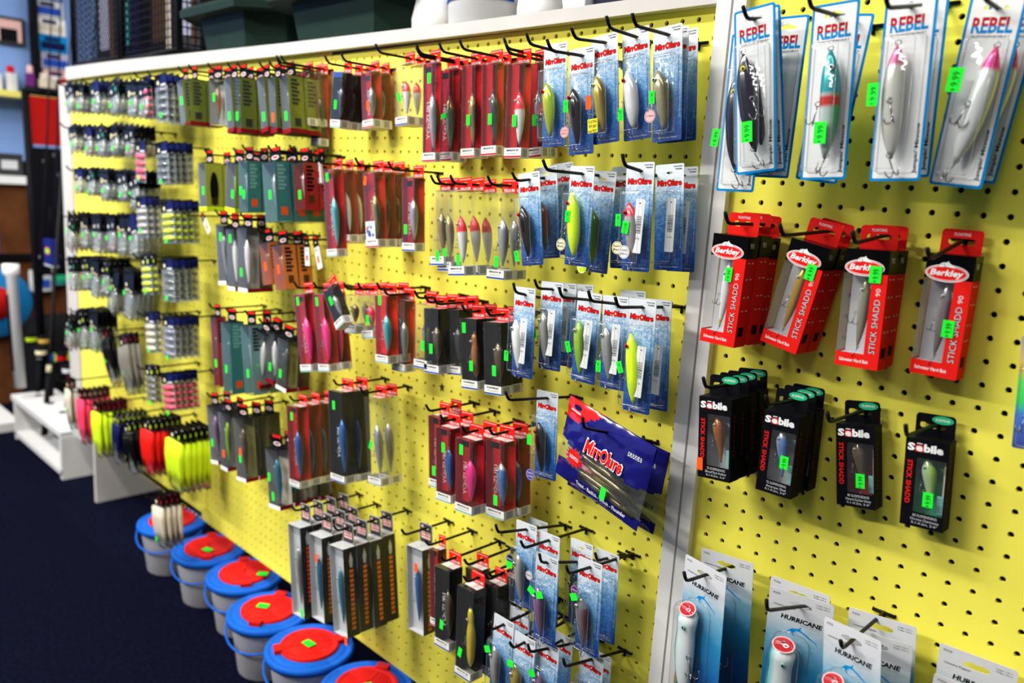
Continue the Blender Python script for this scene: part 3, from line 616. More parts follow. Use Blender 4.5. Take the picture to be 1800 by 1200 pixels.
@cached
def pk_jig(var, H):
    """small bag of jig heads under a folded header: var = header kind, jig colour, width"""
    hk, jc, w = var.split(','); w = float(w); hh = H * .45; z1 = .35 - hh; z0 = .35 - H; parts = [('header', header(w, hh, hk), (0, 0, 0), (0, 0, 0), [])]
    mb = MB(); rnd = random.Random(len(jc)); R = []
    for t, b in ((0, .03), (.18, .16), (.5, .26), (.8, .24), (.95, .12), (1, .02)):
        z = z1 + (z0 - z1) * t; R.append([(x, y * b / .26 - .03, z) for x, y in ((-w / 2, 0), (-w / 4, -.24), (0, -.27), (w / 4, -.24), (w / 2, 0), (w / 4, .08), (0, .09), (-w / 4, .08))])
    mb.rings(R, BAGP); parts.append(('bag', mb.mesh('bag'), (0, 0, 0), (0, 0, 0), []))
    j = MB()
    for i in range(3):
        cx = -w * .28 + i * w * .28; cz = z0 + .36 + rnd.uniform(0, .35)
        j.lathe([(.02, .2), (.14, .13), (.18, 0), (.13, -.12), (.02, -.18)], M(jc, .3), (cx, -.1, cz), 8); j.tube([(cx, -.1, cz), (cx + .1, -.12, cz + .5), (cx - .05, -.1, cz + .75)], .05, M('palegreen' if i % 2 else jc, .4), 5)
    parts.append(('jig_heads', j.mesh('jig_heads'), (0, 0, 0), (0, 0, 0), []))
    return parts
@cached
def pk_clam(var, H):
    """ribbed clamshell of soft baits under a folded header"""
    hk, c, w = var.split(','); w = float(w); hh = 1.15; z1 = .35 - hh + .1; z0 = z1 - H; parts = [('header', header(w, hh, hk), (0, 0, 0), (0, 0, 0), [])]
    mb = MB(); mb.flat(rr(-w / 2, w / 2, z0, z1, .1), -.02, BAGP, .02)
    n = 4; sp = (H - .3) / n; m = {'clear': clear('rib_clear', base=.10, haze=.16, hazec=(.45, .47, .5)), 'pink': clear('rib_pink', base=.07, haze=.80, hazec=(.85, .10, .18)), 'yellow': clear('rib_yellow', base=.07, haze=.72, hazec=(.72, .80, .05)), 'pale': clear('rib_pale', base=.08, haze=.5, hazec=(.72, .66, .62)), 'cream': clear('rib_cream', base=.08, haze=.62, hazec=(.75, .70, .56)), 'lilac': clear('rib_lilac', base=.09, haze=.35, hazec=(.30, .30, .42)), 'smoke': clear('rib_smoke', base=.09, haze=.35, hazec=(.22, .23, .20))}[c]
    for i in range(n):
        zc = z1 - .2 - sp * (i + .5); R = []
        for t in (-1, -.85, -.4, 0, .4, .85, 1):
            s = math.sqrt(max(0.01, 1 - abs(t) ** 3)); R.append([(t * w * .46, -.02 - .36 * s * max(0, math.sin(a)), zc + sp * .44 * s * math.cos(a)) for a in [math.pi * k / 7 for k in range(8)]])
        mb.rings(R, m, False, False)
    parts.append(('clamshell', mb.mesh('clamshell'), (0, 0, 0), (0, 0, 0), []))
    b = MB(); bc = M({'clear': 'darkgrey', 'pink': 'pink', 'yellow': 'chart', 'pale': 'beige', 'cream': 'cream', 'lilac': 'lilac', 'smoke': 'smoke'}[c], .4)
    for i in range(n):
        zc = z1 - .2 - sp * (i + .5); b.tube([(-w * .36, -.12, zc), (0, -.16, zc + .05), (w * .36, -.12, zc - .04)], [.06, .13, .05], bc, 6)
    parts.append(('soft_bait', b.mesh('soft_bait'), (0, 0, 0), (0, 0, 0), []))
    return parts
@cached
def pk_skirt(var, H):
    """long film bag of soft tails: var = header kind, colour, width"""
    hk, c, w = var.split(','); w = float(w); hh = 1.3; z1 = .35 - hh + .05; z0 = z1 - H; parts = [('header', header(w, hh, hk), (0, 0, 0), (0, 0, 0), [])]
    b = MB(); n = 5; cm = M(c, .35)
    for i in range(n):
        x = -w * .38 + i * w * .19; rnd = random.Random(i * 3 + len(c)); ln = H * rnd.uniform(.80, .95); dx = rnd.uniform(-.12, .12)
        b.tube([(x, -.10, z1 - .15), (x + .02, -.16, z1 - ln * .35), (x + dx * .5, -.15, z1 - ln * .7), (x + dx, -.10, z1 - ln)], [w * .11, w * .125, w * .09, w * .03], cm, 7)
    parts.append(('soft_bait', b.mesh('soft_bait'), (0, 0, 0), (0, 0, 0), []))
    film = {'pink': clear('film_pink', base=.05, rough=.15, haze=.5, hazec=(.85, .12, .2)), 'chart': clear('film_yellow', base=.05, rough=.15, haze=.45, hazec=(.70, .78, .08)), 'brightred': clear('film_red', base=.05, rough=.15, haze=.5, hazec=(.85, .06, .10))}.get(c, BAGP)
    mb = MB(); R = []
    for t, bb in ((0, .03), (.1, .2), (.5, .30), (.85, .22), (1, .03)):
        z = z1 + (z0 - z1) * t; k = 1 - .12 * t
        R.append([(x * k, y * bb / .3, z) for x, y in ((-w / 2, -.08), (-w / 4, -.29), (0, -.33), (w / 4, -.29), (w / 2, -.08), (w / 4, .0), (0, .02), (-w / 4, .0))])
    mb.rings(R, film); parts.append(('bag', mb.mesh('bag'), (0, 0, 0), (0, 0, 0), []))
    return parts
@cached
def pk_tag(var, H):
    W2 = .36; parts = []; h = MB(); h.flat(rr(-W2, W2, -.62, .28, .05), 0, M('ink'), .03); h.flat([(-W2 * .8, .02), (W2 * .8, .02), (W2 * .8, .22), (-W2 * .8, .22)], -.006, M('brightred')); h.flat(ell(0, -.25, .14, .1, 8), -.006, M('offwhite'))
    parts.append(('header', h.mesh('header'), (0, 0, 0), (0, 0, 0), []))
    c = MB(); c.flat(rr(-W2, W2, -.62 - H, -.60, .05), -.004, M('white', .5), .03); smallprint(c, 0, -.85, .4, 2, -.01, M('grey'), .05)
    c.flat(rr(-.16, .14, -.62 - H * .72, -.62 - H * .42, .03), -.012, M('orange'))
    parts.append(('card', c.mesh('card'), (0, 0, 0), (0, 0, 0), [])); return parts
@cached
def pk_holo(var, H):
    W2 = .9; mb = MB(); m = ramp_card('holographic_card', [(0, (.03, .05, .3)), (.3, (.05, .2, .75)), (.42, (.02, .75, .1)), (.6, (.1, .8, .1)), (.7, (.7, .5, .05)), (1, (.3, .3, .35))])
    mb.flat(rr(-W2, W2, .5 - H, .5, .08), 0, m, .03); p = [('card', mb.mesh('card'), (0, 0, 0), (0, 0, 0), [])]
    p.append(('blister', shell(-W2 + .1, W2 - .1, .5 - H + .1, -.5, .7).mesh('blister'), (0, 0, 0), (0, 0, 0), [])); p.append(lure_part('redsilver', 2.6, .6, 'shad', (-.2, -.35, 1.8 - H), 0, 1, ('black', 'silver'))); return p
@cached
def pk_bag(var, H):
    """foil pouch: blue and red print, clear middle with the glitter baits"""
    W2 = 3.35; top = .75; bot = top - H; parts = []
    n = 36; nz = 30; mb = MB(); B = mat('foil_navy', (.010, .010, .15), .14, 0.0, 1.0); Rd = mat('foil_red', (.62, .012, .012), .14, 0.0, 1.0); cl = clear('pouch_window', base=.06, rough=.08, haze=.03)
    xs = [-W2 + 2 * W2 * i / n for i in range(n + 1)]; zs = [top - (top - bot) * j / nz for j in range(nz + 1)]
    def bulge(x, z):
        u = x / W2; t = (z - bot) / (top - bot); e = max(0, 1 - abs(u) ** 4) * max(0, math.sin(math.pi * min(1, max(0, t)))) ** .7
        cr = .055 * abs(math.sin(x * 1.3 + z * 2.6 + .6 * math.sin(z * 3))) + .035 * abs(math.sin(x * 2.9 - z * 3.1 + 1.5 * math.sin(x)))
        return -.34 * e - cr * (e + .12) - .05 * math.sin(z * 1.5 + 1) * (t > .85)
    v = [(x, bulge(x, z), z) for z in zs for x in xs]; back = [(x, .02 - .5 * bulge(x, z), z) for z in zs for x in xs]
    def sel(i, j):
        t = (j + .5) / nz; u = (i + .5) / n
        if t < .22 and u < .44 - t * 1.1: return Rd
        return cl if .50 + .02 * math.sin(u * 9) < t < .86 - .10 * (u < .3) else B
    for side, pts in ((0, v), (1, back)):
        b = len(mb.v); mb.v += pts
        for j in range(nz):
            for i in range(n):
                a = b + j * (n + 1) + i; q = (a + n + 1, a + n + 2, a + 1, a); m = sel(i, j)
                mb.f.append(q if not side else q[::-1]); mb.mi.append(mb.idx(m)); mb.sm.append(True)
    p = mb
    def on(fn): 
        a = len(p.v); fn(); p.v[a:] = [(x, bulge(x, z) - .03 + y, z) for x, y, z in p.v[a:]]
    on(lambda: p.text('MirrOlure', .35, -1.15, .95, -.05, M('white'), w=3.0, bold=.06, shear=.15)); on(lambda: p.text('MirrOlure', .35, -1.15, .80, -.065, M('brightred'), w=2.85, bold=.03, shear=.15))
    on(lambda: p.text('Trout - Redfish - Snook - Flounder', .55, bot + .45, .26, 0, M('white'), w=3.9, bold=.02)); on(lambda: p.text("Salt Shaker's", -2.3, .30, .20, 0, M('white'), w=1.0, bold=.01)) if False else None
    on(lambda: smallprint(p, 2.3, -.2, .9, 3, 0, M('lightgrey'), .06)); on(lambda: p.flat(ell(-2.45, .42, .32, .14, 12), 0, M('navy'))); on(lambda: smallprint(p, -2.45, .12, .95, 1, 0, M('white'), .1))
    star = []
    for i in range(28):
        r = .62 if i % 2 else .42; star.append((-1.75 + r * 1.25 * math.cos(i * math.pi / 14), -2.35 + r * math.sin(i * math.pi / 14)))
    on(lambda: p.flat([(-1.75 + (x + 1.75) * 1.12, -2.35 + (z + 2.35) * 1.12) for x, z in star], -.0, M('blue'))); on(lambda: p.flat(star, -.012, M('brightred'))); on(lambda: p.text('SCENTED', -1.75, -2.35, .24, -.024, M('white'), w=.85, bold=.02))
    parts.append(('pouch', mb.mesh('pouch'), (0, 0, 0), (0, 0, 0), []))
    gl = lure_mat('glitter_bait', (.05, .04, .015), (.09, .07, .03), (.20, .16, .08), spots=34, spotc=(.75, .55, .18), metal=.4)
    for i, (x, z, L) in enumerate(((-.3, -2.15, 4.6), (.6, -2.55, 4.2), (-.2, -3.1, 4.8), (.9, -3.35, 4.2))):
        b = MB(); b.tube([(-L / 2, 0, .05), (-L * .2, -.02, -.02), (L * .2, 0, .03), (L / 2, 0, -.05)], [.10, .19, .21, .14], gl, 8); parts.append(('soft_bait', b.mesh('soft_bait'), (x, -.02, z), (0, .06, 0), []))
    return parts
KINDS = dict(rebel=pk_rebel, berk=pk_berk, seb=pk_seb, hur=pk_hur, mirr=pk_mirr, yz=pk_yz, rap=pk_rap, big=pk_big, jig=pk_jig, clam=pk_clam, skirt=pk_skirt, tag=pk_tag, holo=pk_holo, bag=pk_bag)
NAMES = dict(rebel='lure_card', berk='lure_carton', seb='lure_carton', hur='popper_card', mirr='blister_card', yz='lure_box', rap='lure_box', big='lure_box', jig='jig_bag', clam='bait_clamshell', skirt='bait_bag', tag='hook_tag', holo='lure_card', bag='bait_pouch')
CATS = dict(rebel='lure pack', berk='lure box', seb='lure box', hur='lure pack', mirr='lure pack', yz='lure box', rap='lure box', big='lure box', jig='jig bag', clam='bait pack', skirt='bait bag', tag='hook pack', holo='lure pack', bag='bait pouch')
def hang(kind, var, H, x, y, z, roll, yaw, label, group, stick=(), detail=True):
    """one package on its hook: x right, y down, z into the board, in board inches, at the hanging slot"""
    t = thing(NAMES[kind], label, CATS[kind], W(x, y, z), (0, roll, yaw), group)
    for name, me, loc, rot, subs in KINDS[kind](var, H):
        o = put(name, me, t, Vector(loc) * I, rot)
        if detail:
            for n2, m2, l2, r2 in subs: put(n2, m2, o, Vector(l2) * I, r2)
    for s in stick:
        c, fx, fy, fz, ro = s[:5]
        if c == 'disc': put('round_sticker', disc_mesh(*s[5:]), t, Vector((fx, fy, fz)) * I, (0, ro, 0))
        else: put('price_sticker', sticker_mesh(c, s[5], s[6], s[7]), t, Vector((fx, fy, fz)) * I, (0, ro, 0))
    return t
@cached
def peg_mesh(L):
    mb = MB(); mb.tube([(0, -.02, .02), (0, -L + .25, 0), (0, -L, .05), (0, -L - .16, .20), (0, -L - .36, .50)], .088, PEG, 8)
    return mb.mesh('peg_hook')
@cached
def peg_plate():
    mb = MB(); mb.tube([(-.5, .15, .04), (-.5, -.08, .02), (.5, -.08, .02), (.5, .15, .04)], .085, PEG, 6); mb.tube([(0, -.05, .02), (0, -.05, -.34)], .085, PEG, 6); return mb.mesh('bracket')
def peg(x, y, z, zb, L, label, dx=0.0, dy=0.0):
    """rod from the board through the slot point (x, y, z); dx, dy = sideways and downward run per inch outwards"""
    k = zb - z; bx, by = x - dx * k, y - dy * k
    t = thing('peg_hook', label, 'peg hook', W(bx, by, zb)); put('rod', peg_mesh(round(L, 1)), t, rot=(math.atan(dy), 0, math.atan(dx))); put('bracket', peg_plate(), t); return t
TABLE = [
('R1', 'rebel', 'black', 7.1, 1.972, -7.801, -4.3, -0.1355, 0, 2, 0.5, [('green', 0.02, -0.8, -4.9, 0, 0.52, 0.88, '9.99')], 'white blue-edged card with a black topwater lure', 'white blue-edged card', 0.03, True, 5.0, (0.007, 0.177), 'the first pack from left, white-card row', True),
('R1b', 'rebel', 'black', 7.1, 2.486, -7.754, -2.2, 0.0137, 0, 1, 0.55, [], 'white blue-edged card with black lure, tilted behind the front black one', None, 0.03, False, 0, (0.0, 0.0), 'white blue-edged card with black lure, tilted behind the front black one', True),
('R1c', 'rebel', 'black', 7.1, 1.217, -7.023, -3.1, -0.0008, 0, 1, 0.55, [('green', -0.85, -0.74, -4.2, 0.1, 0.4, 0.8, '9.99')], 'white card leaning out behind the black lure card, sticker past its left edge', None, 0.03, False, 0, (0.0, 0.0), 'white card leaning out behind the black lure card, sticker past its left edge', True),
('R1', 'rebel', 'teal', 7.1, 5.452, -7.662, -4.0, -0.0508, 0, 1, 0.55, [('green', 0.1, -0.8, -4.75, 0, 0.52, 0.88, '9.99')], 'white blue-edged card with teal-headed silver lure', None, 0.03, True, 6.2, (-0.001, 0.063), 'the second pack from left, white-card row', True),
('R1b', 'rebel', 'teal', 7.1, 5.216, -7.626, -2.0, 0.0966, 0, 1, 0.55, [], 'white blue-edged card tilted behind the teal-headed lure card', None, 0.03, False, 0, (0.0, 0.0), 'white blue-edged card tilted behind the teal-headed lure card', True),
('R1', 'rebel', 'pinknose', 7.1, 8.33, -7.727, -3.8, -0.0452, 0.0, 1, 0.55, [('green', -0.86, -0.76, -3.3, 0, 0.42, 0.88, '9.99')], 'curled white card with pearl lure and pink nose', None, 0.03, True, 6.1, (-0.001, 0.214), 'the third pack from left, white-card row', True),
('R1b', 'rebel', 'pinknose', 7.1, 8.055, -7.968, -1.8, -0.0365, 0, 1, 0.55, [], 'white blue-edged card tilted behind the pink-nosed pearl lure card', None, 0.03, False, 0, (0.0, 0.0), 'white blue-edged card tilted behind the pink-nosed pearl lure card', True),
('R1', 'rebel', 'clearpink', 7.1, 11.005, -7.623, -2.65, 0.0725, 0, 1, 0.55, [('green', -0.62, -0.8, -2.7, 0, 0.52, 0.9, '9.99')], 'white blue-edged card with translucent lure and bright pink head', None, 0.03, True, 0, (0.0, 0.0), 'the fourth pack from left, white-card row', True),
('R1b', 'rebel', 'clearpink', 7.1, 11.233, -7.906, -1.0, 0.1068, 0, 1, 0.55, [], 'white blue-edged card tucked behind the pink-headed lure card', None, 0.03, False, 0, (0.0, 0.0), 'white blue-edged card tucked behind the pink-headed lure card', True),
('R2', 'berk', 'bone', 5.2, 1.655, 1.048, -2.64, 0.0322, 0, 3, 1.07, [('green', 0.16, -1.06, -2.35, 0, 0.36, 0.66, '9.99')], 'red and black carton with window and white lure', 'red and black window carton', 0.03, True, 4.1, (0.0, -0.006), 'the first pack from left, red-carton row', True),
('R2', 'berk', 'gold', 5.0, 5.087, 1.14, -1.57, 0.1902, 0.0, 2, 1.07, [('green', 0.42, -1.06, -1.75, 0, 0.46, 0.72, '9.99')], 'red and black carton with window and gold lure, hanging askew', 'red and black window carton', 0.03, True, 5.1, (-0.057, 0.056), 'the second pack from left, red-carton row', True),
('R2', 'berk', 'olive', 5.1, 7.537, 1.177, -1.57, -0.0275, 0, 2, 1.07, [('green', 0.42, -1.06, -1.55, 0, 0.5, 0.72, '9.99')], 'red and black carton with window and olive lure', 'red and black window carton', 0.03, True, 4.1, (0.001, 0.098), 'the third pack from left, red-carton row', True),
('R2', 'berk', 'redsilver', 5.1, 10.501, 1.121, -0.5, 0.0049, 0, 1, 1.07, [('green', 0.32, -1.06, -3.55, 0, 0.46, 0.72, '9.99')], 'red and black carton with window and red and silver lure', None, 0.03, True, 4.0, (-0.019, 0.195), 'the fourth pack from left, red-carton row', True),
('R3', 'seb', 'amber', 4.0, 1.878, 8.771, -3.14, -0.0914, 0, 4, 0.88, [('orange', -0.75, -0.87, -3.85, 0, 0.32, 0.62, '')], 'black carton with green oval tab and amber lure', 'black carton with green oval tab', 0.03, True, 4.9, (-0.0, -0.069), 'the first pack from left, black-carton row', True),
('R3', 'seb', 'blue', 3.9, 4.906, 8.967, -2.26, -0.0043, 0, 3, 0.88, [('green', 0.38, -0.87, -2.75, 0, 0.4, 0.62, '9.99')], 'black carton with green oval tab and blue spotted lure', 'black carton with green oval tab', 0.03, True, 4.6, (0.001, -0.051), 'the second pack from left, black-carton row', True),
('R3', 'seb', 'bronze', 3.8, 7.501, 9.136, -0.5, -0.1446, 0, 1, 0.88, [('green', 0.22, -0.87, -3.05, 0, 0.4, 0.66, '9.99')], 'black carton with green oval tab and bronze lure', None, 0.03, True, 4.0, (-0.008, -0.012), 'the third pack from left, black-carton row', True),
('R3', 'seb', 'chart', 3.9, 10.637, 9.025, -0.5, -0.0665, 0, 1, 0.88, [('green', 0.2, -0.87, -3.1, 0, 0.42, 0.66, '9.99')], 'black carton with green oval tab and pale chartreuse lure', None, 0.03, True, 4.0, (-0.003, -0.043), 'the fourth pack from left, black-carton row', True),
('R4', 'hur', 'p', 8.2, 2.21, 18.376, -3.643, -0.0479, -0.3, 1, 0.9, [], 'grey-blue popper card with red-mouthed popper, turned sideways', None, 0.03, True, 5.4, (0.0, -0.141), 'the first pack from left, popper row', True),
('R4b', 'hur', 'p', 8.2, 2.25, 18.454, -1.6, -0.0701, 0, 1, 0.9, [], 'grey-blue popper card behind the leftmost popper card', None, 0.03, False, 0, (0.0, 0.0), 'grey-blue popper card behind the leftmost popper card', True),
('R4', 'hur', 'p', 8.2, 6.652, 18.594, -2.391, -0.0246, 0.14, 1, 0.9, [], 'grey-blue popper card with red-mouthed popper, tilted slogan', None, 0.03, True, 5.9, (-0.027, -0.281), 'the second pack from left, popper row', True),
('R4b', 'hur', 'p', 8.2, 6.109, 18.612, -1.4, -0.0347, 0, 1, 0.9, [], 'grey-blue popper card peeping above the tilted popper card', None, 0.03, False, 0, (0.0, 0.0), 'grey-blue popper card peeping above the tilted popper card', True),
('R4', 'hur', 'p', 8.2, 9.614, 18.451, -3.772, -0.1339, -0.32, 1, 0.9, [], 'grey-blue popper card with red-mouthed popper, lowest and turned', None, 0.03, True, 0, (0.0, 0.0), 'the third pack from left, popper row', True),
('R4b', 'hur', 'p', 8.2, 10.011, 19.303, -1.776, -0.0552, 0.15, 1, 0.9, [], 'grey-blue popper card just behind the turned popper card', None, 0.03, False, 0, (0.0, 0.0), 'grey-blue popper card just behind the turned popper card', True),
('R4b', 'hur', 'p', 8.2, 9.89, 18.755, -1.0, -0.0993, 0, 1, 0.9, [], 'grey-blue popper card against the board behind two popper cards', None, 0.03, False, 0, (0.0, 0.0), 'grey-blue popper card against the board behind two popper cards', True),
('R4', 'hur', 'p', 8.2, 14.092, 19.705, -2.2, 0.0157, 0, 1, 0.9, [], 'grey-blue popper card with red-mouthed popper, cut off at the bottom right', None, 0.03, True, 0, (0.0, 0.0), 'the fourth pack from left, popper row', True),
('R4b', 'hur', 'p', 8.2, 13.829, 18.877, -0.9, -0.0354, 0, 1, 0.9, [], 'grey-blue popper card against the board at the bottom right', None, 0.03, False, 0, (0.0, 0.0), 'grey-blue popper card against the board at the bottom right', True),
('R5', 'holo', 'h', 4.4, 14.474, 4.886, -2.0, -0.0744, 0, 1, 0.6, [], 'card with rainbow holographic edge at the right photo edge', None, 0.03, True, 0, (0.0, 0.0), 'the first pack from left, right edge', True),
('M1', 'mirr', 'chartgold,0,', 5.6, -10.786, -7.579, -3.0, -0.0639, 0, 1, 0.5, [], 'blue ocean-print card with chartreuse and gold lure', None, 0.03, True, 5.4, (0.0, -0.016), 'the first pack from left, top ocean-card row', True),
('M1', 'mirr', 'copperblack,0,', 5.6, -8.663, -7.157, -3.2, -0.0829, 0, 1, 0.5, [('green', -0.55, -0.66, -2.65, 0, 0.34, 0.62, '11.99'), ('disc', -0.62, -0.66, -4.0, 0, 'pinklabel', 'red', 'C-EYE|PRO', 0.3)], 'blue ocean-print card with black lure and starburst sticker', None, 0.03, True, 6.0, (-0.001, 0.048), 'the second pack from left, top ocean-card row', True),
('M1', 'mirr', 'goldyellow,0,', 5.6, -7.342, -7.759, -3.0, -0.1243, 0, 1, 0.5, [('orange', -0.62, -0.66, -3.05, 0, 0.36, 0.7, ''), ('yellow', -0.35, -0.68, -4.3, 0, 0.66, 0.72, 'FLOATING|TWITCHBAIT|Hard PROP')], 'blue ocean-print card with gold lure and yellow label', None, 0.03, True, 5.7, (0.002, 0.082), 'the third pack from left, top ocean-card row', True),
('M1', 'mirr', 'whitered,0,', 5.6, -5.65, -7.973, -2.6, -0.1282, 0, 1, 0.5, [('green', -0.55, -0.66, -3.9, 0, 0.34, 0.62, '11.99')], 'blue ocean-print card with white red-eyed lure', None, 0.03, True, 5.1, (-0.0, -0.022), 'the fourth pack from left, top ocean-card row', True),
('M1', 'mirr', 'trout,0,', 5.6, -3.685, -7.914, -2.6, -0.1005, 0, 2, 0.5, [('green', -0.45, -0.66, -3.05, 0, 0.34, 0.62, '11.99'), ('disc', -0.55, -0.67, -3.95, 0, 'pinklabel', 'purple', 'C-Eyes', 0.33)], 'blue ocean-print card with spotted trout lure', 'blue ocean-print card', 0.03, True, 5.6, (0.001, 0.017), 'the fifth pack from left, top ocean-card row', True),
('M1b', 'mirr', 'none,0,', 5.6, -3.881, -8.033, -0.9, -0.0926, 0, 1, 0.5, [], 'blue ocean-print card behind the spotted trout lure card', None, 0.03, False, 0, (0.0, 0.0), 'blue ocean-print card behind the spotted trout lure card', True),
('M2', 'mirr', 'copperblack,0,', 5.4, -12.203, -0.524, -3.0, -0.1452, 0, 1, 0.5, [('green', -0.62, -0.66, -4.4, -0.12, 0.34, 0.62, '11.99')], 'blue ocean-print card with copper-black lure', None, 0.03, True, 4.4, (0.002, 0.124), 'the first pack from left, second ocean-card row', True),
('M2b', 'mirr', 'redolive,0,', 5.4, -12.062, -0.934, -1.7, -0.139, 0, 1, 0.5, [], 'blue ocean-print card with red and olive lure, tucked behind', None, 0.03, False, 0, (0.0, 0.0), 'blue ocean-print card with red and olive lure, tucked behind', True),
('M2b', 'mirr', 'none,0,', 5.4, -11.524, -1.206, -0.9, -0.1205, 0, 1, 0.5, [], 'blue ocean-print card with no lure showing, mostly hidden', None, 0.03, False, 0, (0.0, 0.0), 'blue ocean-print card with no lure showing, mostly hidden', True),
('M2', 'mirr', 'neon,0,', 5.4, -7.869, -0.956, -3.4, -0.0111, 0, 1, 0.5, [('green', -0.28, -0.66, -2.3, 0, 0.34, 0.62, '11.99'), ('disc', -0.62, -0.67, -3.85, 0, 'cream', 'ink', "Rattl'n|Bait", 0.33)], 'blue ocean-print card with neon yellow lure and cream disc', None, 0.03, True, 6.6, (0.003, -0.01), 'the second pack from left, second ocean-card row', True),
('M2b', 'mirr', 'greenlime,0,', 5.6, -7.473, -0.783, -2.0, 0.0198, 0, 1, 0.5, [('disc', -0.9, -0.1, -5.0, 0, 'chart', 'white', 'Jr', 0.36)], 'blue ocean-print card with lime green lure hanging lower behind the neon one', None, 0.03, False, 0, (0.0, 0.0), 'blue ocean-print card with lime green lure hanging lower behind the neon one', True),
('M2b', 'mirr', 'none,0,', 5.6, -6.688, -1.108, -1.2, -0.0759, 0, 1, 0.5, [], 'blue ocean-print card whose red logo shows between two front cards', None, 0.03, False, 0, (0.0, 0.0), 'blue ocean-print card whose red logo shows between two front cards', True),
('M2', 'mirr', 'pinksilver,1,', 5.5, -3.895, -1.22, -3.6, -0.0444, 0, 1, 0.5, [('green', -0.74, -0.66, -2.5, 0, 0.34, 0.62, '11.99'), ('green', -0.25, -0.68, -2.85, 0.15, 0.42, 0.62, '13.99'), ('disc', -0.72, -0.67, -3.9, 0, 'cream', 'ink', "Rattl'n|Bait", 0.33), ('disc', -0.25, -0.69, -4.1, 0, 'white', 'ink', 'SOUND|PRO', 0.34)], 'blue ocean-print card with pink-silver lure and barcode slip', None, 0.03, True, 5.3, (0.003, -0.121), 'the third pack from left, second ocean-card row', True),
('M2b', 'mirr', 'none,1,', 5.4, -3.075, -1.238, -2.2, -0.0895, 0, 1, 0.5, [], 'blue ocean-print card, middle one of three with barcode slips', None, 0.03, False, 0, (0.0, 0.0), 'blue ocean-print card, middle one of three with barcode slips', True),
('M2b', 'mirr', 'none,1,', 5.4, -2.881, -1.157, -1.2, -0.0698, 0, 1, 0.5, [], 'blue ocean-print card, rightmost of three with barcode slips', None, 0.03, False, 0, (0.0, 0.0), 'blue ocean-print card, rightmost of three with barcode slips', True),
('M3', 'mirr', 'white,1,', 5.4, -11.575, 6.122, -3.4, -0.0383, 0, 1, 0.5, [('green', -0.72, -0.66, -3.7, 0, 0.34, 0.62, '11.99')], 'blue ocean-print card with white lure, red eye and barcode slip', None, 0.03, True, 4.6, (0.002, -0.194), 'the first pack from left, third ocean-card row', True),
('M3', 'mirr', 'grey,1,', 5.2, -10.164, 5.666, -2.6, -0.0398, 0, 1, 0.5, [('green', -0.7, -0.66, -2.6, -0.3, 0.34, 0.62, '11.99')], 'blue ocean-print card with small grey lure and barcode slip', None, 0.03, True, 4.2, (-0.002, -0.08), 'the second pack from left, third ocean-card row', True),
('M3b', 'mirr', 'none,1,', 5.0, -10.193, 5.756, -1.4, -0.0513, 0, 1, 0.5, [], 'blue ocean-print card behind the small grey lure card', None, 0.03, False, 0, (0.0, 0.0), 'blue ocean-print card behind the small grey lure card', True),
('M3', 'mirr', 'greenlime,1,', 5.1, -7.009, 5.845, -3.0, 0.0045, 0, 1, 0.5, [('green', -0.72, -0.66, -2.7, -0.35, 0.34, 0.62, '11.99')], 'blue ocean-print card with green lure tail and barcode slip', None, 0.03, True, 5.7, (0.0, -0.114), 'the third pack from left, third ocean-card row', True),
('M3', 'mirr', 'grey,1,', 5.1, -5.188, 5.8, -3.0, -0.0545, 0, 1, 0.5, [('green', -0.5, -0.66, -3.4, 0, 0.34, 0.62, '11.99')], 'blue ocean-print card with grey lure and short barcode slip', None, 0.03, True, 5.5, (0.001, -0.127), 'the fourth pack from left, third ocean-card row', True),
('M3', 'mirr', 'neon,1,', 6.0, -3.155, 5.668, -3.4, -0.0311, 0, 1, 0.5, [('green', -0.72, -0.66, -3.2, -0.35, 0.34, 0.62, '11.99')], 'blue ocean-print card with large neon yellow red-eyed lure', None, 0.03, True, 5.8, (-0.002, -0.057), 'the fifth pack from left, third ocean-card row', True),
('M3b', 'mirr', 'none,1,', 6.0, -3.416, 5.815, -1.6, -0.0625, 0, 1, 0.5, [], 'blue ocean-print card behind the large neon lure card', None, 0.03, False, 0, (0.0, 0.0), 'blue ocean-print card behind the large neon lure card', True),
('M3b', 'mirr', 'none,0,', 5.0, -9.304, 5.754, -0.9, -0.0718, 0, 1, 0.5, [], 'blue ocean-print card, white top showing at the back of third row', None, 0.03, False, 0, (0.0, 0.0), 'blue ocean-print card, white top showing at the back of third row', True),
('M3b', 'mirr', 'none,0,', 5.0, -5.538, 5.632, -1.0, -0.0711, 0, 1, 0.5, [], 'blue ocean-print card, white top showing left of the neon lure card', None, 0.03, False, 0, (0.0, 0.0), 'blue ocean-print card, white top showing left of the neon lure card', True),
('M4', 'mirr', 'copperblack,0,', 5.4, -10.122, 12.244, -2.4, -0.0539, 0, 1, 0.5, [('green', -0.78, -0.66, -2.6, 0, 0.34, 0.62, ''), ('disc', -0.62, -0.66, -4.75, 0, 'blue', 'pinklabel', 'NEW|LURE', 0.36)], 'blue ocean-print card with long brown-black lure, alone above the foil pouch side', None, 0.03, True, 6.1, (0.003, -0.11), 'the first pack from left, fourth ocean-card row', True),
('M5', 'bag', 'b', 4.9, -4.298, 12.656, -3.801, 0.1771, -0.12, 1, 0.7, [('green', 0.95, -0.5, -3.1, 0.0, 0.4, 0.72, '')], 'navy and red foil pouch of glittery soft baits', None, 0.03, True, 6.6, (0.0, -0.3), 'the first pack from left, pouch spot', True),
('M5b', 'bag', 'b', 4.9, -5.091, 13.823, -1.567, 0.1198, -0.05, 1, 0.7, [], 'navy foil pouch behind the front pouch', None, 0.03, False, 0, (0.0, 0.0), 'navy foil pouch behind the front pouch', True),
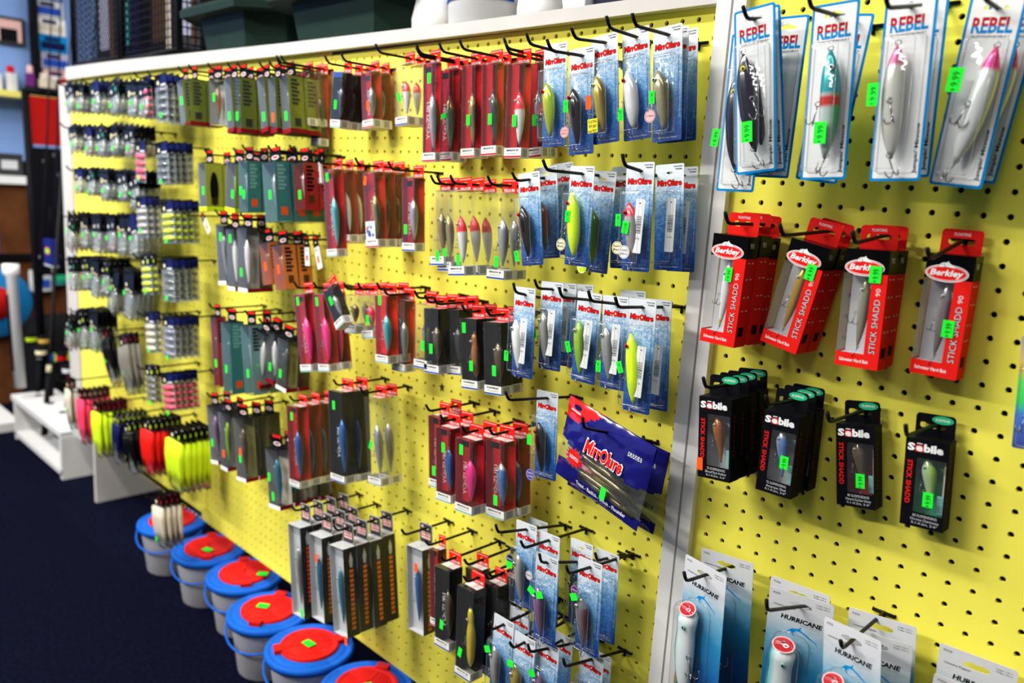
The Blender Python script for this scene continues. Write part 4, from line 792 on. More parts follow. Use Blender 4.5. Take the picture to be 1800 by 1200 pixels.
('M6', 'mirr', 'grey,0,', 5.5, -10.183, 20.383, -3.4, -0.0499, 0, 1, 0.5, [('green', -0.74, -0.66, -2.3, 0, 0.5, 0.42, ''), ('disc', -0.7, -0.64, -1.95, 0, 'navy', 'lightgrey', 'PRO', 0.34)], 'blue ocean-print card with half blue disc at left edge', None, 0.03, True, 6.3, (0.003, -0.19), 'the first pack from left, lower ocean-card block', True),
('M6b', 'mirr', 'none,0,', 5.5, -11.07, 20.994, -1.4, -0.0528, 0, 1, 0.5, [], 'blue ocean-print card, highest white top in the lower block', None, 0.03, False, 0, (0.0, 0.0), 'blue ocean-print card, highest white top in the lower block', True),
('M6', 'mirr', 'darkgrey,0,', 5.5, -8.496, 20.535, -3.2, -0.0549, 0, 1, 0.5, [], 'blue ocean-print card with white top beside an upper lower-block hook', None, 0.03, True, 5.7, (0.0, -0.06), 'the third pack from left, lower ocean-card block', True),
('M6', 'mirr', 'violet,0,', 5.4, -7.328, 21.075, -4.6, -0.0428, 0, 1, 0.5, [('green', -0.55, -0.66, -1.7, 0.5, 0.5, 0.42, ''), ('green', 0.1, -0.66, -1.75, -0.4, 0.5, 0.42, ''), ('disc', -0.75, -0.66, -0.85, 0, 'lightgrey', 'navy', 'PRO', 0.28)], 'blue ocean-print card with violet-silver lure and two green stickers', None, 0.03, True, 5.7, (0.012, -0.3), 'the second pack from left, lower ocean-card block', True),
('M6b', 'mirr', 'darkgrey,0,', 5.5, -7.067, 20.898, -1.8, -0.0521, 0, 1, 0.5, [], 'blue ocean-print card, second from right at the back of lower block', None, 0.03, False, 0, (0.0, 0.0), 'blue ocean-print card, second from right at the back of lower block', True),
('M6', 'mirr', 'none,0,', 5.6, -5.436, 21.058, -1.4, -0.0383, 0, 1, 0.5, [], 'blue ocean-print card with no sticker, rightmost in the lower block', None, 0.03, True, 2.7, (-0.007, -0.144), 'the fifth pack from left, lower ocean-card block', True),
('M6', 'mirr', 'redsilver,0,', 5.6, -4.805, 20.64, -3.8, -0.0431, 0, 1, 0.5, [('green', -0.55, -0.66, -1.75, -0.4, 0.5, 0.42, ''), ('disc', -0.52, -0.64, -1.35, 0, 'purple', 'lightgrey', 'PRO', 0.3)], 'blue ocean-print card with dark red lure and half-white sticker', None, 0.03, True, 6.0, (0.003, -0.101), 'the fourth pack from left, lower ocean-card block', True),
('M7', 'mirr', 'none,0,', 5.4, -10.984, 26.756, -2.6, -0.0234, 0, 1, 0.5, [], 'blue ocean-print card, rear left at the bottom edge', None, 0.03, True, 0, (0.0, 0.0), 'the second pack from left, bottom ocean-card row', True),
('M7', 'mirr', 'none,0,', 5.4, -9.721, 27.246, -2.4, 0.005, 0, 1, 0.5, [], 'blue ocean-print card, second rear one at the bottom edge', None, 0.03, True, 0, (0.0, 0.0), 'the fourth pack from left, bottom ocean-card row', True),
('M7', 'mirr', 'none,0,', 5.4, -7.698, 27.082, -2.2, -0.005, 0, 1, 0.5, [], 'blue ocean-print card, third rear one at the bottom edge', None, 0.03, True, 0, (0.0, 0.0), 'the sixth pack from left, bottom ocean-card row', True),
('M7', 'mirr', 'grey,0,', 5.4, -10.243, 26.21, -4.8, 0.0111, 0, 1, 0.5, [('green', -0.62, -0.66, -1.7, -0.4, 0.5, 0.42, '')], 'blue ocean-print card with sticker at left, front left at the bottom edge', None, 0.03, True, 0, (0.0, 0.0), 'the first pack from left, bottom ocean-card row', True),
('M7', 'mirr', 'goldyellow,0,', 5.4, -8.431, 26.563, -4.8, 0.0106, 0, 1, 0.5, [('green', -0.45, -0.66, -1.35, -0.2, 0.5, 0.42, '')], 'blue ocean-print card with sticker in the middle, second front one at the bottom edge', None, 0.03, True, 0, (0.0, 0.0), 'the third pack from left, bottom ocean-card row', True),
('M7', 'mirr', 'violet,0,', 5.4, -6.931, 26.415, -4.4, -0.0009, 0, 1, 0.5, [('green', -0.55, -0.66, -1.6, -0.4, 0.5, 0.42, '')], 'blue ocean-print card with half-white sticker, third front one at the bottom edge', None, 0.03, True, 6.5, (-0.002, -0.246), 'the fifth pack from left, bottom ocean-card row', True),
('M7', 'mirr', 'pinksilver,0,', 5.4, -4.738, 26.615, -3.0, -0.0015, 0, 1, 0.5, [('disc', -0.68, -0.66, -1.9, 0, 'pinklabel', 'red', 'C-EYE', 0.34)], 'blue ocean-print card with round pink sticker, rightmost front one at the bottom edge', None, 0.03, True, 5.9, (0.003, -0.222), 'the seventh pack from left, bottom ocean-card row', True),
('M7b', 'mirr', 'none,0,', 5.4, -5.473, 27.65, -1.2, -0.0194, 0, 1, 0.5, [], 'blue ocean-print card, rightmost rear one at the bottom edge', None, 0.03, False, 0, (0.0, 0.0), 'blue ocean-print card, rightmost rear one at the bottom edge', True),
('Y1', 'yz', 'red,white,g,1.4,.9,txt', 4.35, -39.38, -8.633, -1.103, -0.1508, 0, 2, 0.96, [('green', 0.13999999999999999, -0.912, -3.0, 0.3, 0.34, 0.66, '')], 'slim clear box with red tab and red backing, leftmost in the top row', 'slim clear box with red tab', 0.03, True, 0, (0.0, 0.0), 'the first pack from left, top red-tab row', True),
('Y1b', 'yz', 'red,darkgrey,g,1.3,.9,txt', 5.7, -38.689, -8.592, -0.143, -0.0269, 0, 1, 0.96, [('green', 0.065, -0.912, -4.6, 0, 0.34, 0.66, '')], 'slim clear box with red tab and red backing, hanging lowest in its group', 'slim clear box with red tab', 0.03, True, 0, (0.0, 0.0), 'the first pack from left, low spot, top red-tab row', True),
('Y1', 'yz', 'black,darkgrey,g,1.3,.9,top', 4.05, -32.437, -8.141, -2.063, 0.0591, 0, 3, 0.96, [('green', -0.065, -0.912, -2.8, 0, 0.34, 0.66, '')], 'slim clear box with red tab and dark lure under a blue band', 'slim clear box with red tab', 0.03, True, 0, (0.0, 0.0), 'the second pack from left, top red-tab row', True),
('Y1', 'yz', 'red,grey,r,1.3,.9,txt', 4.05, -30.328, -8.164, -1.103, -0.112, 0, 2, 0.96, [('orange', 0.13, -0.912, -2.9, 0, 0.34, 0.66, '')], 'slim clear box with red tab and red backing and orange sticker', 'slim clear box with red tab', 0.03, True, 0, (0.0, 0.0), 'the third pack from left, top red-tab row', True),
('Y1', 'yz', 'none,redheadwhite,b,1.35,.9,no', 4.2, -26.208, -8.466, -1.103, -0.0812, 0, 2, 0.96, [('green', -0.2025, -0.912, -2.7, -0.4, 0.34, 0.66, '')], 'slim clear box with red tab and red-headed white lure, no backing', 'slim clear box with red tab', 0.03, True, 0, (0.0, 0.0), 'the fourth pack from left, top red-tab row', True),
('Y1', 'yz', 'red,grey,r,1.35,.5,txt', 6.3, -21.788, -8.09, -2.5, -0.0471, 0, 1, 0.56, [('green', 0.0, -0.512, -1.4, 0, 0.34, 0.66, '')], 'slim clear box with red tab and grey lure, green sticker near its top', 'slim clear box with red tab', 0.03, True, 0, (0.0, 0.0), 'the fifth pack from left, top red-tab row', True),
('Y1', 'yz', 'red,greenorange,r,1.5,.7,txt', 6.0, -21.789, -7.938, -0.903, -0.0438, 0, 2, 0.76, [('green', -0.15000000000000002, -0.712, -3.5, 1.4, 0.34, 0.66, '')], 'slim clear box with red tab and green and orange lure', 'slim clear box with red tab', 0.03, True, 0, (0.0, 0.0), 'the sixth pack from left, top red-tab row', True),
('Y1', 'yz', 'red,goldblack,r,1.3,.7,no', 5.85, -19.559, -8.04, -0.903, -0.051, 0, 2, 0.76, [('green', 0.065, -0.712, -3.9, 0, 0.34, 0.66, '')], 'slim clear box with red tab and dark gold lure on wide red backing', 'slim clear box with red tab', 0.03, True, 0, (0.0, 0.0), 'the seventh pack from left, top red-tab row', True),
('Y1', 'yz', 'red,darkgrey,r,1.35,.7,no', 5.7, -17.653, -8.054, -0.903, -0.0686, 0, 2, 0.76, [('green', 0.135, -0.712, -3.9, 0, 0.34, 0.66, '')], 'slim clear box with red tab and dark grey lure', 'slim clear box with red tab', 0.03, True, 0, (0.0, 0.0), 'the eighth pack from left, top red-tab row', True),
('Y1', 'yz', 'red,redheadwhite,r,1.4,.7,no', 5.4, -13.666, -7.551, -2.5, -0.0306, 0, 1, 0.76, [('green', 0.06999999999999999, -0.712, -3.7, 0, 0.34, 0.66, '')], 'slim clear box with red tab and red-and-white lure on red backing', 'slim clear box with red tab', 0.03, True, 0, (0.0, 0.0), 'the ninth pack from left, top red-tab row', True),
('Y1', 'yz', 'red,grey,r,1.2,.7,no', 5.55, -13.811, -7.822, -0.903, -0.0966, 0, 2, 0.76, [('green', 0.06, -0.712, -3.8, 0, 0.34, 0.66, ''), ('orange', 0.6, -0.712, -3.2, 0.3, 0.34, 0.66, '')], 'slim clear box with red tab and pale lure, rightmost in the top row', 'slim clear box with red tab', 0.03, True, 0, (0.0, 0.0), 'the tenth pack from left, top red-tab row', True),
('Y2', 'yz', 'red,tealsilver,g,1.35,1.0,txt', 6.6, -33.297, -0.995, -2.2, -0.1324, 0, 1, 1.06, [('green', -0.0675, -1.012, -1.0, 0, 0.34, 0.66, '')], 'slim clear box with red tab and blue and silver lure, leftmost in the second row', 'slim clear box with red tab', 0.03, True, 0, (0.0, 0.0), 'the first pack from left, second red-tab row', True),
('Y2', 'yz', 'red,white,r,1.25,1.0,txt', 5.55, -33.237, -0.982, -1.203, -0.1815, 0, 2, 1.06, [('orange', 0.125, -1.012, -3.3, 0, 0.34, 0.66, '')], 'slim clear box with red tab and white lure and yellow disc', 'slim clear box with red tab', 0.03, True, 0, (0.0, 0.0), 'the second pack from left, second red-tab row', True),
('Y2', 'yz', 'red,goldblack,r,1.5,.9,camo', 5.4, -28.274, -0.959, -2.063, -0.1251, 0, 3, 0.96, [('orange', -0.44999999999999996, -0.912, -1.0, 0.2, 0.34, 0.66, '')], 'slim clear box with red tab and gold lure over a blue-white picture', 'slim clear box with red tab', 0.03, True, 0, (0.0, 0.0), 'the third pack from left, second red-tab row', True),
('Y2', 'yz', 'red,silver,b,1.4,.95,txt', 5.1, -24.372, -0.747, -1.45, -0.063, 0, 1, 1.01, [('green', -0.27999999999999997, -0.962, -4.0, 0, 0.34, 0.66, '')], 'slim clear box with red tab and silver lure and tall barcode side', 'slim clear box with red tab', 0.03, True, 0, (0.0, 0.0), 'the fourth pack from left, second red-tab row', True),
('Y2', 'yz', 'none,goldblack,b,1.35,.9,no', 4.8, -19.711, 0.012, -2.9, -0.0997, 0, 1, 0.96, [('green', 0.0675, -0.912, -4.6, 0, 0.34, 0.66, '')], 'slim clear box with red tab and black and gold lure, no backing', 'slim clear box with red tab', 0.03, True, 0, (0.0, 0.0), 'the fifth pack from left, second red-tab row', True),
('Y2', 'yz', 'none,rainbow,b,1.35,.9,no', 5.1, -19.215, 0.022, -2.7, -0.0996, 0, 1, 0.96, [('green', 0.0675, -0.912, -4.4, 0, 0.34, 0.66, '')], 'slim clear box with red tab and yellow and gold lure, no backing', 'slim clear box with red tab', 0.03, True, 0, (0.0, 0.0), 'the sixth pack from left, second red-tab row', True),
('Y2', 'yz', 'none,redheadwhite,b,1.5,1.0,no', 5.25, -17.462, -0.045, -3.2, -0.1163, 0, 3, 1.06, [('green', 0.22499999999999998, -1.012, -4.7, 0, 0.34, 0.66, '')], 'slim clear box with red tab and large red-headed white lure', 'slim clear box with red tab', 0.03, True, 0, (0.0, 0.0), 'the seventh pack from left, second red-tab row', True),
('Y2', 'yz', 'none,silver,b,1.5,1.0,no', 5.25, -14.553, -0.114, -2.2, -0.0332, 0, 2, 1.06, [('green', 0.07500000000000001, -1.012, -4.6, 0, 0.34, 0.66, '')], 'slim clear box with red tab and silver spinner lure, rightmost in the second row', 'slim clear box with red tab', 0.03, True, 0, (0.0, 0.0), 'the eighth pack from left, second red-tab row', True),
('Y3', 'yz', 'red,pink,g,1.6,1.0,txt', 6.15, -34.953, 8.681, -3.6, -0.2123, 0, 1, 1.06, [('green', -0.16000000000000003, -1.012, -1.0, 0, 0.34, 0.66, '')], 'slim clear box with red tab and hot pink lure, leftmost in the third row', 'slim clear box with red tab', 0.03, True, 0, (0.0, 0.0), 'the first pack from left, third red-tab row', True),
('Y3', 'yz', 'red,pink,g,1.5,1.0,no', 6.0, -32.824, 8.443, -3.2, -0.1828, 0, 2, 1.06, [('green', -0.15000000000000002, -1.012, -1.0, 0, 0.34, 0.66, '')], 'slim clear box with red tab and hot pink lure, second in the third row', 'slim clear box with red tab', 0.03, True, 0, (0.0, 0.0), 'the second pack from left, third red-tab row', True),
('Y3b', 'yz', 'black,grey,g,1.2,.8,no', 3.3, -30.278, 7.586, -4.4, -0.6478, 0, 1, 0.8600000000000001, [('green', 0.0, -0.812, -1.6, 0, 0.34, 0.66, '')], 'slim clear box with red tab and dark lure, short and hanging askew', 'slim clear box with red tab', 0.03, False, 0, (0.0, 0.0), 'the first pack from left, askew spot, third red-tab row', True),
('Y3', 'yz', 'none,rainbow,g,1.4,.9,no', 2.85, -29.348, 8.091, -2.7, -0.0717, 0, 2, 0.96, [('green', -0.13999999999999999, -0.912, -1.9, 0, 0.34, 0.66, '')], 'slim clear box with red tab and small rainbow lure, short box', 'slim clear box with red tab', 0.03, True, 0, (0.0, 0.0), 'the third pack from left, third red-tab row', True),
('Y3', 'yz', 'none,redclear,g,1.4,.9,no', 3.15, -27.567, 7.876, -2.7, -0.1908, 0, 2, 0.96, [('green', 0.21, -0.912, -2.2, 0, 0.34, 0.66, '')], 'slim clear box with red tab and pink squid lure, short box', 'slim clear box with red tab', 0.03, True, 0, (0.0, 0.0), 'the fourth pack from left, third red-tab row', True),
('Y3', 'yz', 'brightred,tealsilver,g,1.5,1.0,no', 4.8, -25.256, 7.582, -2.8, -0.0848, 0, 2, 1.06, [('green', -0.07500000000000001, -1.012, -0.75, 0, 0.34, 0.66, '')], 'slim clear box with red tab and teal and silver lure', 'slim clear box with red tab', 0.03, True, 0, (0.0, 0.0), 'the fifth pack from left, third red-tab row', True),
('Y3', 'yz', 'brightred,silver,g,1.5,1.0,no', 5.1, -24.472, 7.858, -1.8, -0.0542, 0, 1, 1.06, [('green', -0.15000000000000002, -1.012, -1.0, 0, 0.34, 0.66, '')], 'slim clear box with red tab and silver scaled lure on orange-red backing', 'slim clear box with red tab', 0.03, True, 0, (0.0, 0.0), 'the sixth pack from left, third red-tab row', True),
('Y3', 'yz', 'none,greenorange,b,1.4,1.0,pop', 4.35, -21.01, 7.608, -2.6, -0.0606, 0, 1, 1.06, [('green', 0.27999999999999997, -1.012, -3.2, 0, 0.34, 0.66, '')], 'slim clear box with red tab and olive lure, small box in third row', 'slim clear box with red tab', 0.03, True, 0, (0.0, 0.0), 'the seventh pack from left, third red-tab row', True),
('Y3', 'yz', 'black,bronze,b,1.5,1.0,pop', 4.35, -19.936, 7.737, -2.6, -0.0842, 0, 2, 1.06, [('green', 0.0, -1.012, -3.1, 0, 0.34, 0.66, '')], 'slim clear box with red tab and brown lure on black backing', 'slim clear box with red tab', 0.03, True, 0, (0.0, 0.0), 'the eighth pack from left, third red-tab row', True),
('Y3', 'yz', 'black,darkgrey,b,1.4,1.0,pop', 4.35, -19.033, 7.746, -1.6, -0.1318, 0, 2, 1.06, [], 'slim clear box with red tab and black lure on black backing', 'slim clear box with red tab', 0.03, True, 0, (0.0, 0.0), 'the ninth pack from left, third red-tab row', True),
('Y3', 'yz', 'black,ambersquid,b,1.5,1.0,pop', 4.5, -16.254, 7.857, -2.6, -0.1107, 0, 2, 1.06, [('green', -0.375, -1.012, -1.0, 0, 0.34, 0.66, ''), ('green', 0.22499999999999998, -1.012, -3.4, 0, 0.34, 0.66, '')], 'slim clear box with red tab and amber popper lure', 'slim clear box with red tab', 0.03, True, 0, (0.0, 0.0), 'the tenth pack from left, third red-tab row', True),
('Y3', 'yz', 'black,bronze,b,1.5,1.0,pop', 4.5, -14.067, 7.744, -2.6, -0.1032, 0, 2, 1.06, [('green', 0.15000000000000002, -1.012, -3.4, 0, 0.34, 0.66, '')], 'slim clear box with red tab and dark amber popper lure, rightmost in third row', 'slim clear box with red tab', 0.03, True, 0, (0.0, 0.0), 'the eleventh pack from left, third red-tab row', True),
('Y4', 'yz', 'red,blue,g,1.6,1.15,txt', 6.75, -36.174, 18.16, -3.25, -0.1032, 0, 3, 1.21, [('green', 0.08000000000000002, -1.162, -1.2, 0, 0.34, 0.66, '')], 'slim clear box with red tab and blue lure on red, leftmost in the fourth row', 'slim clear box with red tab', 0.03, True, 0, (0.0, 0.0), 'the first pack from left, fourth red-tab row', True),
('Y4', 'yz', 'black,blue,b,1.9,1.2,txt', 7.05, -29.831, 15.471, -3.2, -0.0905, 0, 2, 1.26, [('green', -0.19, -1.212, -1.5, 0, 0.34, 0.66, '')], 'slim clear box with red tab and big blue lure and silver print', 'slim clear box with red tab', 0.03, True, 0, (0.0, 0.0), 'the second pack from left, fourth red-tab row', True),
('Y4', 'yz', 'none,silver,g,1.6,1.0,no', 6.6, -26.944, 15.497, -2.2, -0.1306, 0, 2, 1.06, [('green', -0.24, -1.012, -4.0, 0.4, 0.34, 0.66, '')], 'slim clear box with red tab and silver lure, dull yellow backing', 'slim clear box with red tab', 0.03, True, 0, (0.0, 0.0), 'the third pack from left, fourth red-tab row', True),
('Y5', 'yz', 'red,silver,g,1.3,1.0,txt', 4.95, -19.362, 15.053, -2.4, -0.0883, 0, 2, 1.06, [('green', -0.065, -1.012, -4.2, 0, 0.34, 0.66, '')], 'slim clear box with red tab and red backing, farthest left of the five below', 'slim clear box with red tab', 0.03, True, 0, (0.0, 0.0), 'the first pack from left, fifth red-tab row', True),
('Y5', 'yz', 'red,blue,g,1.5,1.05,txt', 4.95, -17.263, 15.158, -3.35, -0.0827, 0, 2, 1.11, [('green', 0.07500000000000001, -1.062, -1.7, 0, 0.34, 0.66, '')], 'slim clear box with red tab and dark blue lure, red backing, green sticker high', 'slim clear box with red tab', 0.03, True, 0, (0.0, 0.0), 'the second pack from left, fifth red-tab row', True),
('Y5', 'yz', 'red,pink,g,1.6,1.1,txt', 4.8, -14.918, 15.295, -3.5, -0.0557, 0, 2, 1.1600000000000001, [('green', -0.24, -1.112, -1.1, 0, 0.34, 0.66, '')], 'slim clear box with red tab and hot pink lure, beside dark blue one', 'slim clear box with red tab', 0.03, True, 0, (0.0, 0.0), 'the third pack from left, fifth red-tab row', True),
('Y5', 'yz', 'red,bluefish,g,1.65,1.1,txt', 4.95, -13.192, 15.107, -2.5, -0.0789, 0, 2, 1.1600000000000001, [('green', 0.0825, -1.112, -4.2, 0, 0.34, 0.66, '')], 'slim clear box with red tab and blue lure and barcode strip, nearest of its row', 'slim clear box with red tab', 0.03, True, 0, (0.0, 0.0), 'the fourth pack from left, fifth red-tab row', True),
('Y6', 'yz', 'red,none,r,.9,.9,txt', 5.55, -18.845, 24.518, -2.5, -0.0971, 0, 1, 0.96, [], 'slim clear box with red tab and thin red edge behind the silver-print box', 'slim clear box with red tab', 0.03, True, 0, (0.0, 0.0), 'the first pack from left, bottom red-tab row', True),
('Y6', 'yz', 'black,bronze,b,1.5,1.2,txt', 5.55, -16.006, 24.311, -3.8, -0.0662, 0, 1, 1.26, [('green', 0.0, -1.212, -4.3, 0.1, 0.34, 0.66, '')], 'slim clear box with red tab and silver print on black, low by the buckets', 'slim clear box with red tab', 0.03, True, 0, (0.0, 0.0), 'the second pack from left, bottom red-tab row', True),
('Y6', 'yz', 'black,yellowsquid,b,1.5,1.1,no', 6.15, -13.401, 24.607, -4.1, -0.0205, 0, 1, 1.1600000000000001, [('green', -0.30000000000000004, -1.112, -4.9, 0.2, 0.34, 0.66, '')], 'slim clear box with red tab and yellow squid lure, lowest of all', 'slim clear box with red tab', 0.03, True, 0, (0.0, 0.0), 'the third pack from left, bottom red-tab row', True),
('Y6', 'yz', 'olive,yellowsquid,g,1.4,1.0,no', 6.0, -14.815, 24.406, -2.4, -0.1011, 0, 1, 1.06, [], 'slim clear box with red tab and red tab above the yellow squid box', 'slim clear box with red tab', 0.03, True, 0, (0.0, 0.0), 'the fourth pack from left, bottom red-tab row', True),
('Y6', 'yz', 'black,greenorange,b,1.4,1.0,no', 6.3, -12.831, 24.631, -2.6, -0.0414, 0, 1, 1.06, [('green', -0.06999999999999999, -1.012, -4.6, 0.2, 0.34, 0.66, '')], 'slim clear box with red tab and dark green lure, beside the yellow squid box', 'slim clear box with red tab', 0.03, True, 0, (0.0, 0.0), 'the fifth pack from left, bottom red-tab row', True),
('Y6', 'yz', 'olive,goldblack,b,1.4,1.0,no', 5.7, -12.544, 24.359, -1.6, -0.0682, 0, 1, 1.06, [], 'slim clear box with red tab and olive backing, nearest the blue cards', 'slim clear box with red tab', 0.03, True, 0, (0.0, 0.0), 'the sixth pack from left, bottom red-tab row', True),
('B1', 'big', 'orange,grey', 7.5, -32.935, 26.204, -4.85, -0.1186, 0, 4, 1.2, [('green', 0.62, -1.16, -8.2, 0, 0.36, 0.66, '')], 'tall grey-fronted box with black side and yellow disc sticker', 'tall grey-fronted box with black side', 0.03, True, 0, (0.0, 0.0), 'the first pack from left, bottom row', True),
('B1', 'big', 'orangebox,bluegreen', 6.9, -30.417, 26.273, -4.45, -0.0955, 0, 3, 1.2, [('orange', 0.1, -1.16, -2.9, 0, 0.36, 0.66, '')], 'tall grey-fronted box with black side and teal lure and orange sticker high', 'tall grey-fronted box with black side', 0.03, True, 0, (0.0, 0.0), 'the second pack from left, bottom row', True),
('B1', 'big', 'orangebox,bluegreen', 6.75, -26.367, 25.461, -5.25, -0.1315, 0, 4, 1.2, [('orange', 0.7, -1.16, -8.1, 0, 0.36, 0.66, '')], 'tall grey-fronted box with black side and orange lettering, nearest of three', 'tall grey-fronted box with black side', 0.03, True, 0, (0.0, 0.0), 'the third pack from left, bottom row', True),
('B1', 'big', 'orangebox,blue', 6.45, -21.448, 24.672, -1.85, -0.0883, 0, 1, 1.2, [('orange', 0.2, -1.16, -2.6, 0, 0.36, 0.66, '')], 'tall grey-fronted box with black side and deep blue lure, apart at right', 'tall grey-fronted box with black side', 0.03, True, 0, (0.0, 0.0), 'the fourth pack from left, bottom row', True),
('G1', 'rap', 'lime,grey,none,1.1,1.3', 3.9, -54.495, -8.528, -4.1, -0.2029, 0, 1, 1.36, [('green', 0.11000000000000001, -1.312, -2.6, 0, 0.4, 0.72, '')], 'lime-sided clear box, leftmost of all', 'boxed lure with black hanger', 0.03, True, 0, (0.0, 0.0), 'the first pack from left, top far row', True),
('G1', 'rap', 'lime,white,darkred,1.2,1.5', 4.05, -53.715, -8.732, -3.5, -0.0426, 0, 2, 1.56, [('green', 0.0, -1.512, -3.4, 0, 0.4, 0.72, '')], 'lime-sided clear box with white lure', 'boxed lure with black hanger', 0.03, True, 0, (0.0, 0.0), 'the second pack from left, top far row', True),
('G1', 'rap', 'none,redolive,none,1.8,.9', 4.05, -51.378, -8.824, -2.7, -0.0311, 0, 2, 0.96, [('green', 0.09000000000000001, -0.912, -2.4, 0, 0.4, 0.72, '')], 'clear box with green angled sticker, no print', 'boxed lure with black hanger', 0.03, True, 0, (0.0, 0.0), 'the third pack from left, top far row', True),
('G1', 'rap', 'lime,grey,darkred,1.2,1.4', 4.5, -46.011, -8.408, -3.6, -0.1497, 0, 2, 1.46, [('green', 0.0, -1.412, -3.9, 0, 0.4, 0.72, '')], 'lime-sided clear box, bright front edge', 'boxed lure with black hanger', 0.03, True, 0, (0.0, 0.0), 'the fourth pack from left, top far row', True),
('G1', 'rap', 'lime,darkgrey,darkred,1.4,1.5', 4.5, -44.901, -8.417, -3.3, -0.0771, 0, 2, 1.56, [('green', 0.13999999999999999, -1.512, -3.9, 0, 0.4, 0.72, '')], 'lime-sided clear box with dark blue lure', 'boxed lure with black hanger', 0.03, True, 0, (0.0, 0.0), 'the fifth pack from left, top far row', True),
('G1', 'rap', 'lime,darkgrey,darkred,1.1,1.3', 4.35, -41.931, -8.322, -2.9, -0.1929, 0, 2, 1.36, [('green', 0.05500000000000001, -1.312, -3.9, 0, 0.4, 0.72, '')], 'lime-sided clear box with red print at top', 'boxed lure with black hanger', 0.03, True, 0, (0.0, 0.0), 'the sixth pack from left, top far row', True),
('G1', 'rap', 'lime,grey,darkred,1.1,1.3', 4.35, -40.494, -8.304, -2.7, -0.1135, 0, 2, 1.36, [('orange', 0.05500000000000001, -1.312, -3.9, 0, 0.4, 0.72, '')], 'lime-sided clear box with orange sticker', 'boxed lure with black hanger', 0.03, True, 0, (0.0, 0.0), 'the seventh pack from left, top far row', True),
('G1', 'rap', 'lime,grey,darkred,1.3,1.4', 4.5, -39.351, -8.414, -2.2, -0.1541, 0, 2, 1.46, [('green', 0.065, -1.412, -3.9, 0, 0.4, 0.72, '')], 'lime-sided clear box, rightmost of its group', 'boxed lure with black hanger', 0.03, True, 0, (0.0, 0.0), 'the eighth pack from left, top far row', True),
('G2', 'rap', 'limeyellow,greenlime,chart,1.4,1.6', 4.2, -50.522, -1.364, -3.6, -0.0768, 0, 2, 1.6600000000000001, [('green', 0.21, -1.612, -3.2, 0, 0.4, 0.72, '')], 'yellow-green box with green sticker, left one', 'boxed lure with black hanger', 0.03, True, 0, (0.0, 0.0), 'the first pack from left, second far row', True),
('G2', 'rap', 'limeyellow,greenlime,chart,1.8,1.5', 4.2, -46.375, -1.507, -2.9, 0.0611, 0, 2, 1.56, [('green', 0.45, -1.512, -3.4, 0, 0.4, 0.72, '')], 'yellow-green box, right of its twin', 'boxed lure with black hanger', 0.03, True, 0, (0.0, 0.0), 'the second pack from left, second far row', True),
('G2', 'rap', 'teal,grey,none,1.5,1.3', 4.35, -44.391, -1.751, -3.1, -0.0376, 0, 2, 1.36, [('green', -0.375, -1.312, -3.3, 0, 0.4, 0.72, ''), ('green', 0.15000000000000002, -1.312, -3.6, 0, 0.4, 0.72, '')], 'teal-sided box, left one in second row', 'boxed lure with black hanger', 0.03, True, 0, (0.0, 0.0), 'the third pack from left, second far row', True),
('G2', 'rap', 'teal,grey,none,1.9,1.4', 4.8, -39.509, -1.705, -3.4, -0.1411, 0, 3, 1.46, [('green', 0.095, -1.412, -3.4, 0, 0.4, 0.72, '')], 'long teal-sided box, right one in second row', 'boxed lure with black hanger', 0.03, True, 0, (0.0, 0.0), 'the fourth pack from left, second far row', True),
('G2', 'rap', 'red,bronze,none,1.3,1.2', 3.75, -39.441, -1.839, -2.0, -0.1977, 0, 1, 1.26, [('green', 0.065, -1.212, -3.4, 0, 0.4, 0.72, '')], 'red-sided box, left of two red ones', 'boxed lure with black hanger', 0.03, True, 0, (0.0, 0.0), 'the fifth pack from left, second far row', True),
('G2', 'rap', 'red,silver,none,1.5,1.3', 3.75, -37.255, -1.778, -2.1, -0.1146, 0, 2, 1.36, [('green', 0.07500000000000001, -1.312, -3.3, 0, 0.4, 0.72, '')], 'red-sided box, right of two red ones', 'boxed lure with black hanger', 0.03, True, 0, (0.0, 0.0), 'the sixth pack from left, second far row', True),
('T1', 'tag', 't', 1.65, -36.71, -1.691, -2.0, -0.2151, 0, 2, 0.15, [], 'small white tag with black header by the red boxes', 'small white tag', 0.03, True, 0, (0.0, 0.0), 'the fourth pack from left, tag group', True),
('G3', 'rap', 'none,grey,white,1.5,1.0', 5.4, -48.454, 3.877, -3.6, -0.12, 0, 2, 1.06, [('green', 0.22499999999999998, -1.012, -1.9, 0, 0.4, 0.72, '')], 'clear box with white base, farthest left of three', 'boxed lure with black hanger', 0.03, True, 0, (0.0, 0.0), 'the first pack from left, third far row', True),
('G3', 'rap', 'none,white,white,1.4,1.1', 5.4, -46.374, 4.142, -3.5, -0.0604, 0, 2, 1.1600000000000001, [('green', 0.06999999999999999, -1.112, -1.6, 0, 0.4, 0.72, '')], 'clear box with white base and two green stickers', 'boxed lure with black hanger', 0.03, True, 0, (0.0, 0.0), 'the second pack from left, third far row', True),
('G3', 'rap', 'none,white,white,1.7,1.2', 5.55, -44.578, 3.901, -3.2, -0.0419, 0, 2, 1.26, [('green', -0.17, -1.212, -4.6, 0, 0.4, 0.72, '')], 'clear box with white base and bright white lure', 'boxed lure with black hanger', 0.03, True, 0, (0.0, 0.0), 'the third pack from left, third far row', True),
('G3', 'rap', 'orangebox,bronze,none,1.5,1.2', 3.6, -42.453, 4.999, -2.4, -0.2098, 0, 1, 1.26, [('orange', 0.0, -1.212, -2.8, 0, 0.4, 0.72, '')], 'orange box, left one', 'boxed lure with black hanger', 0.03, True, 0, (0.0, 0.0), 'the fourth pack from left, third far row', True),
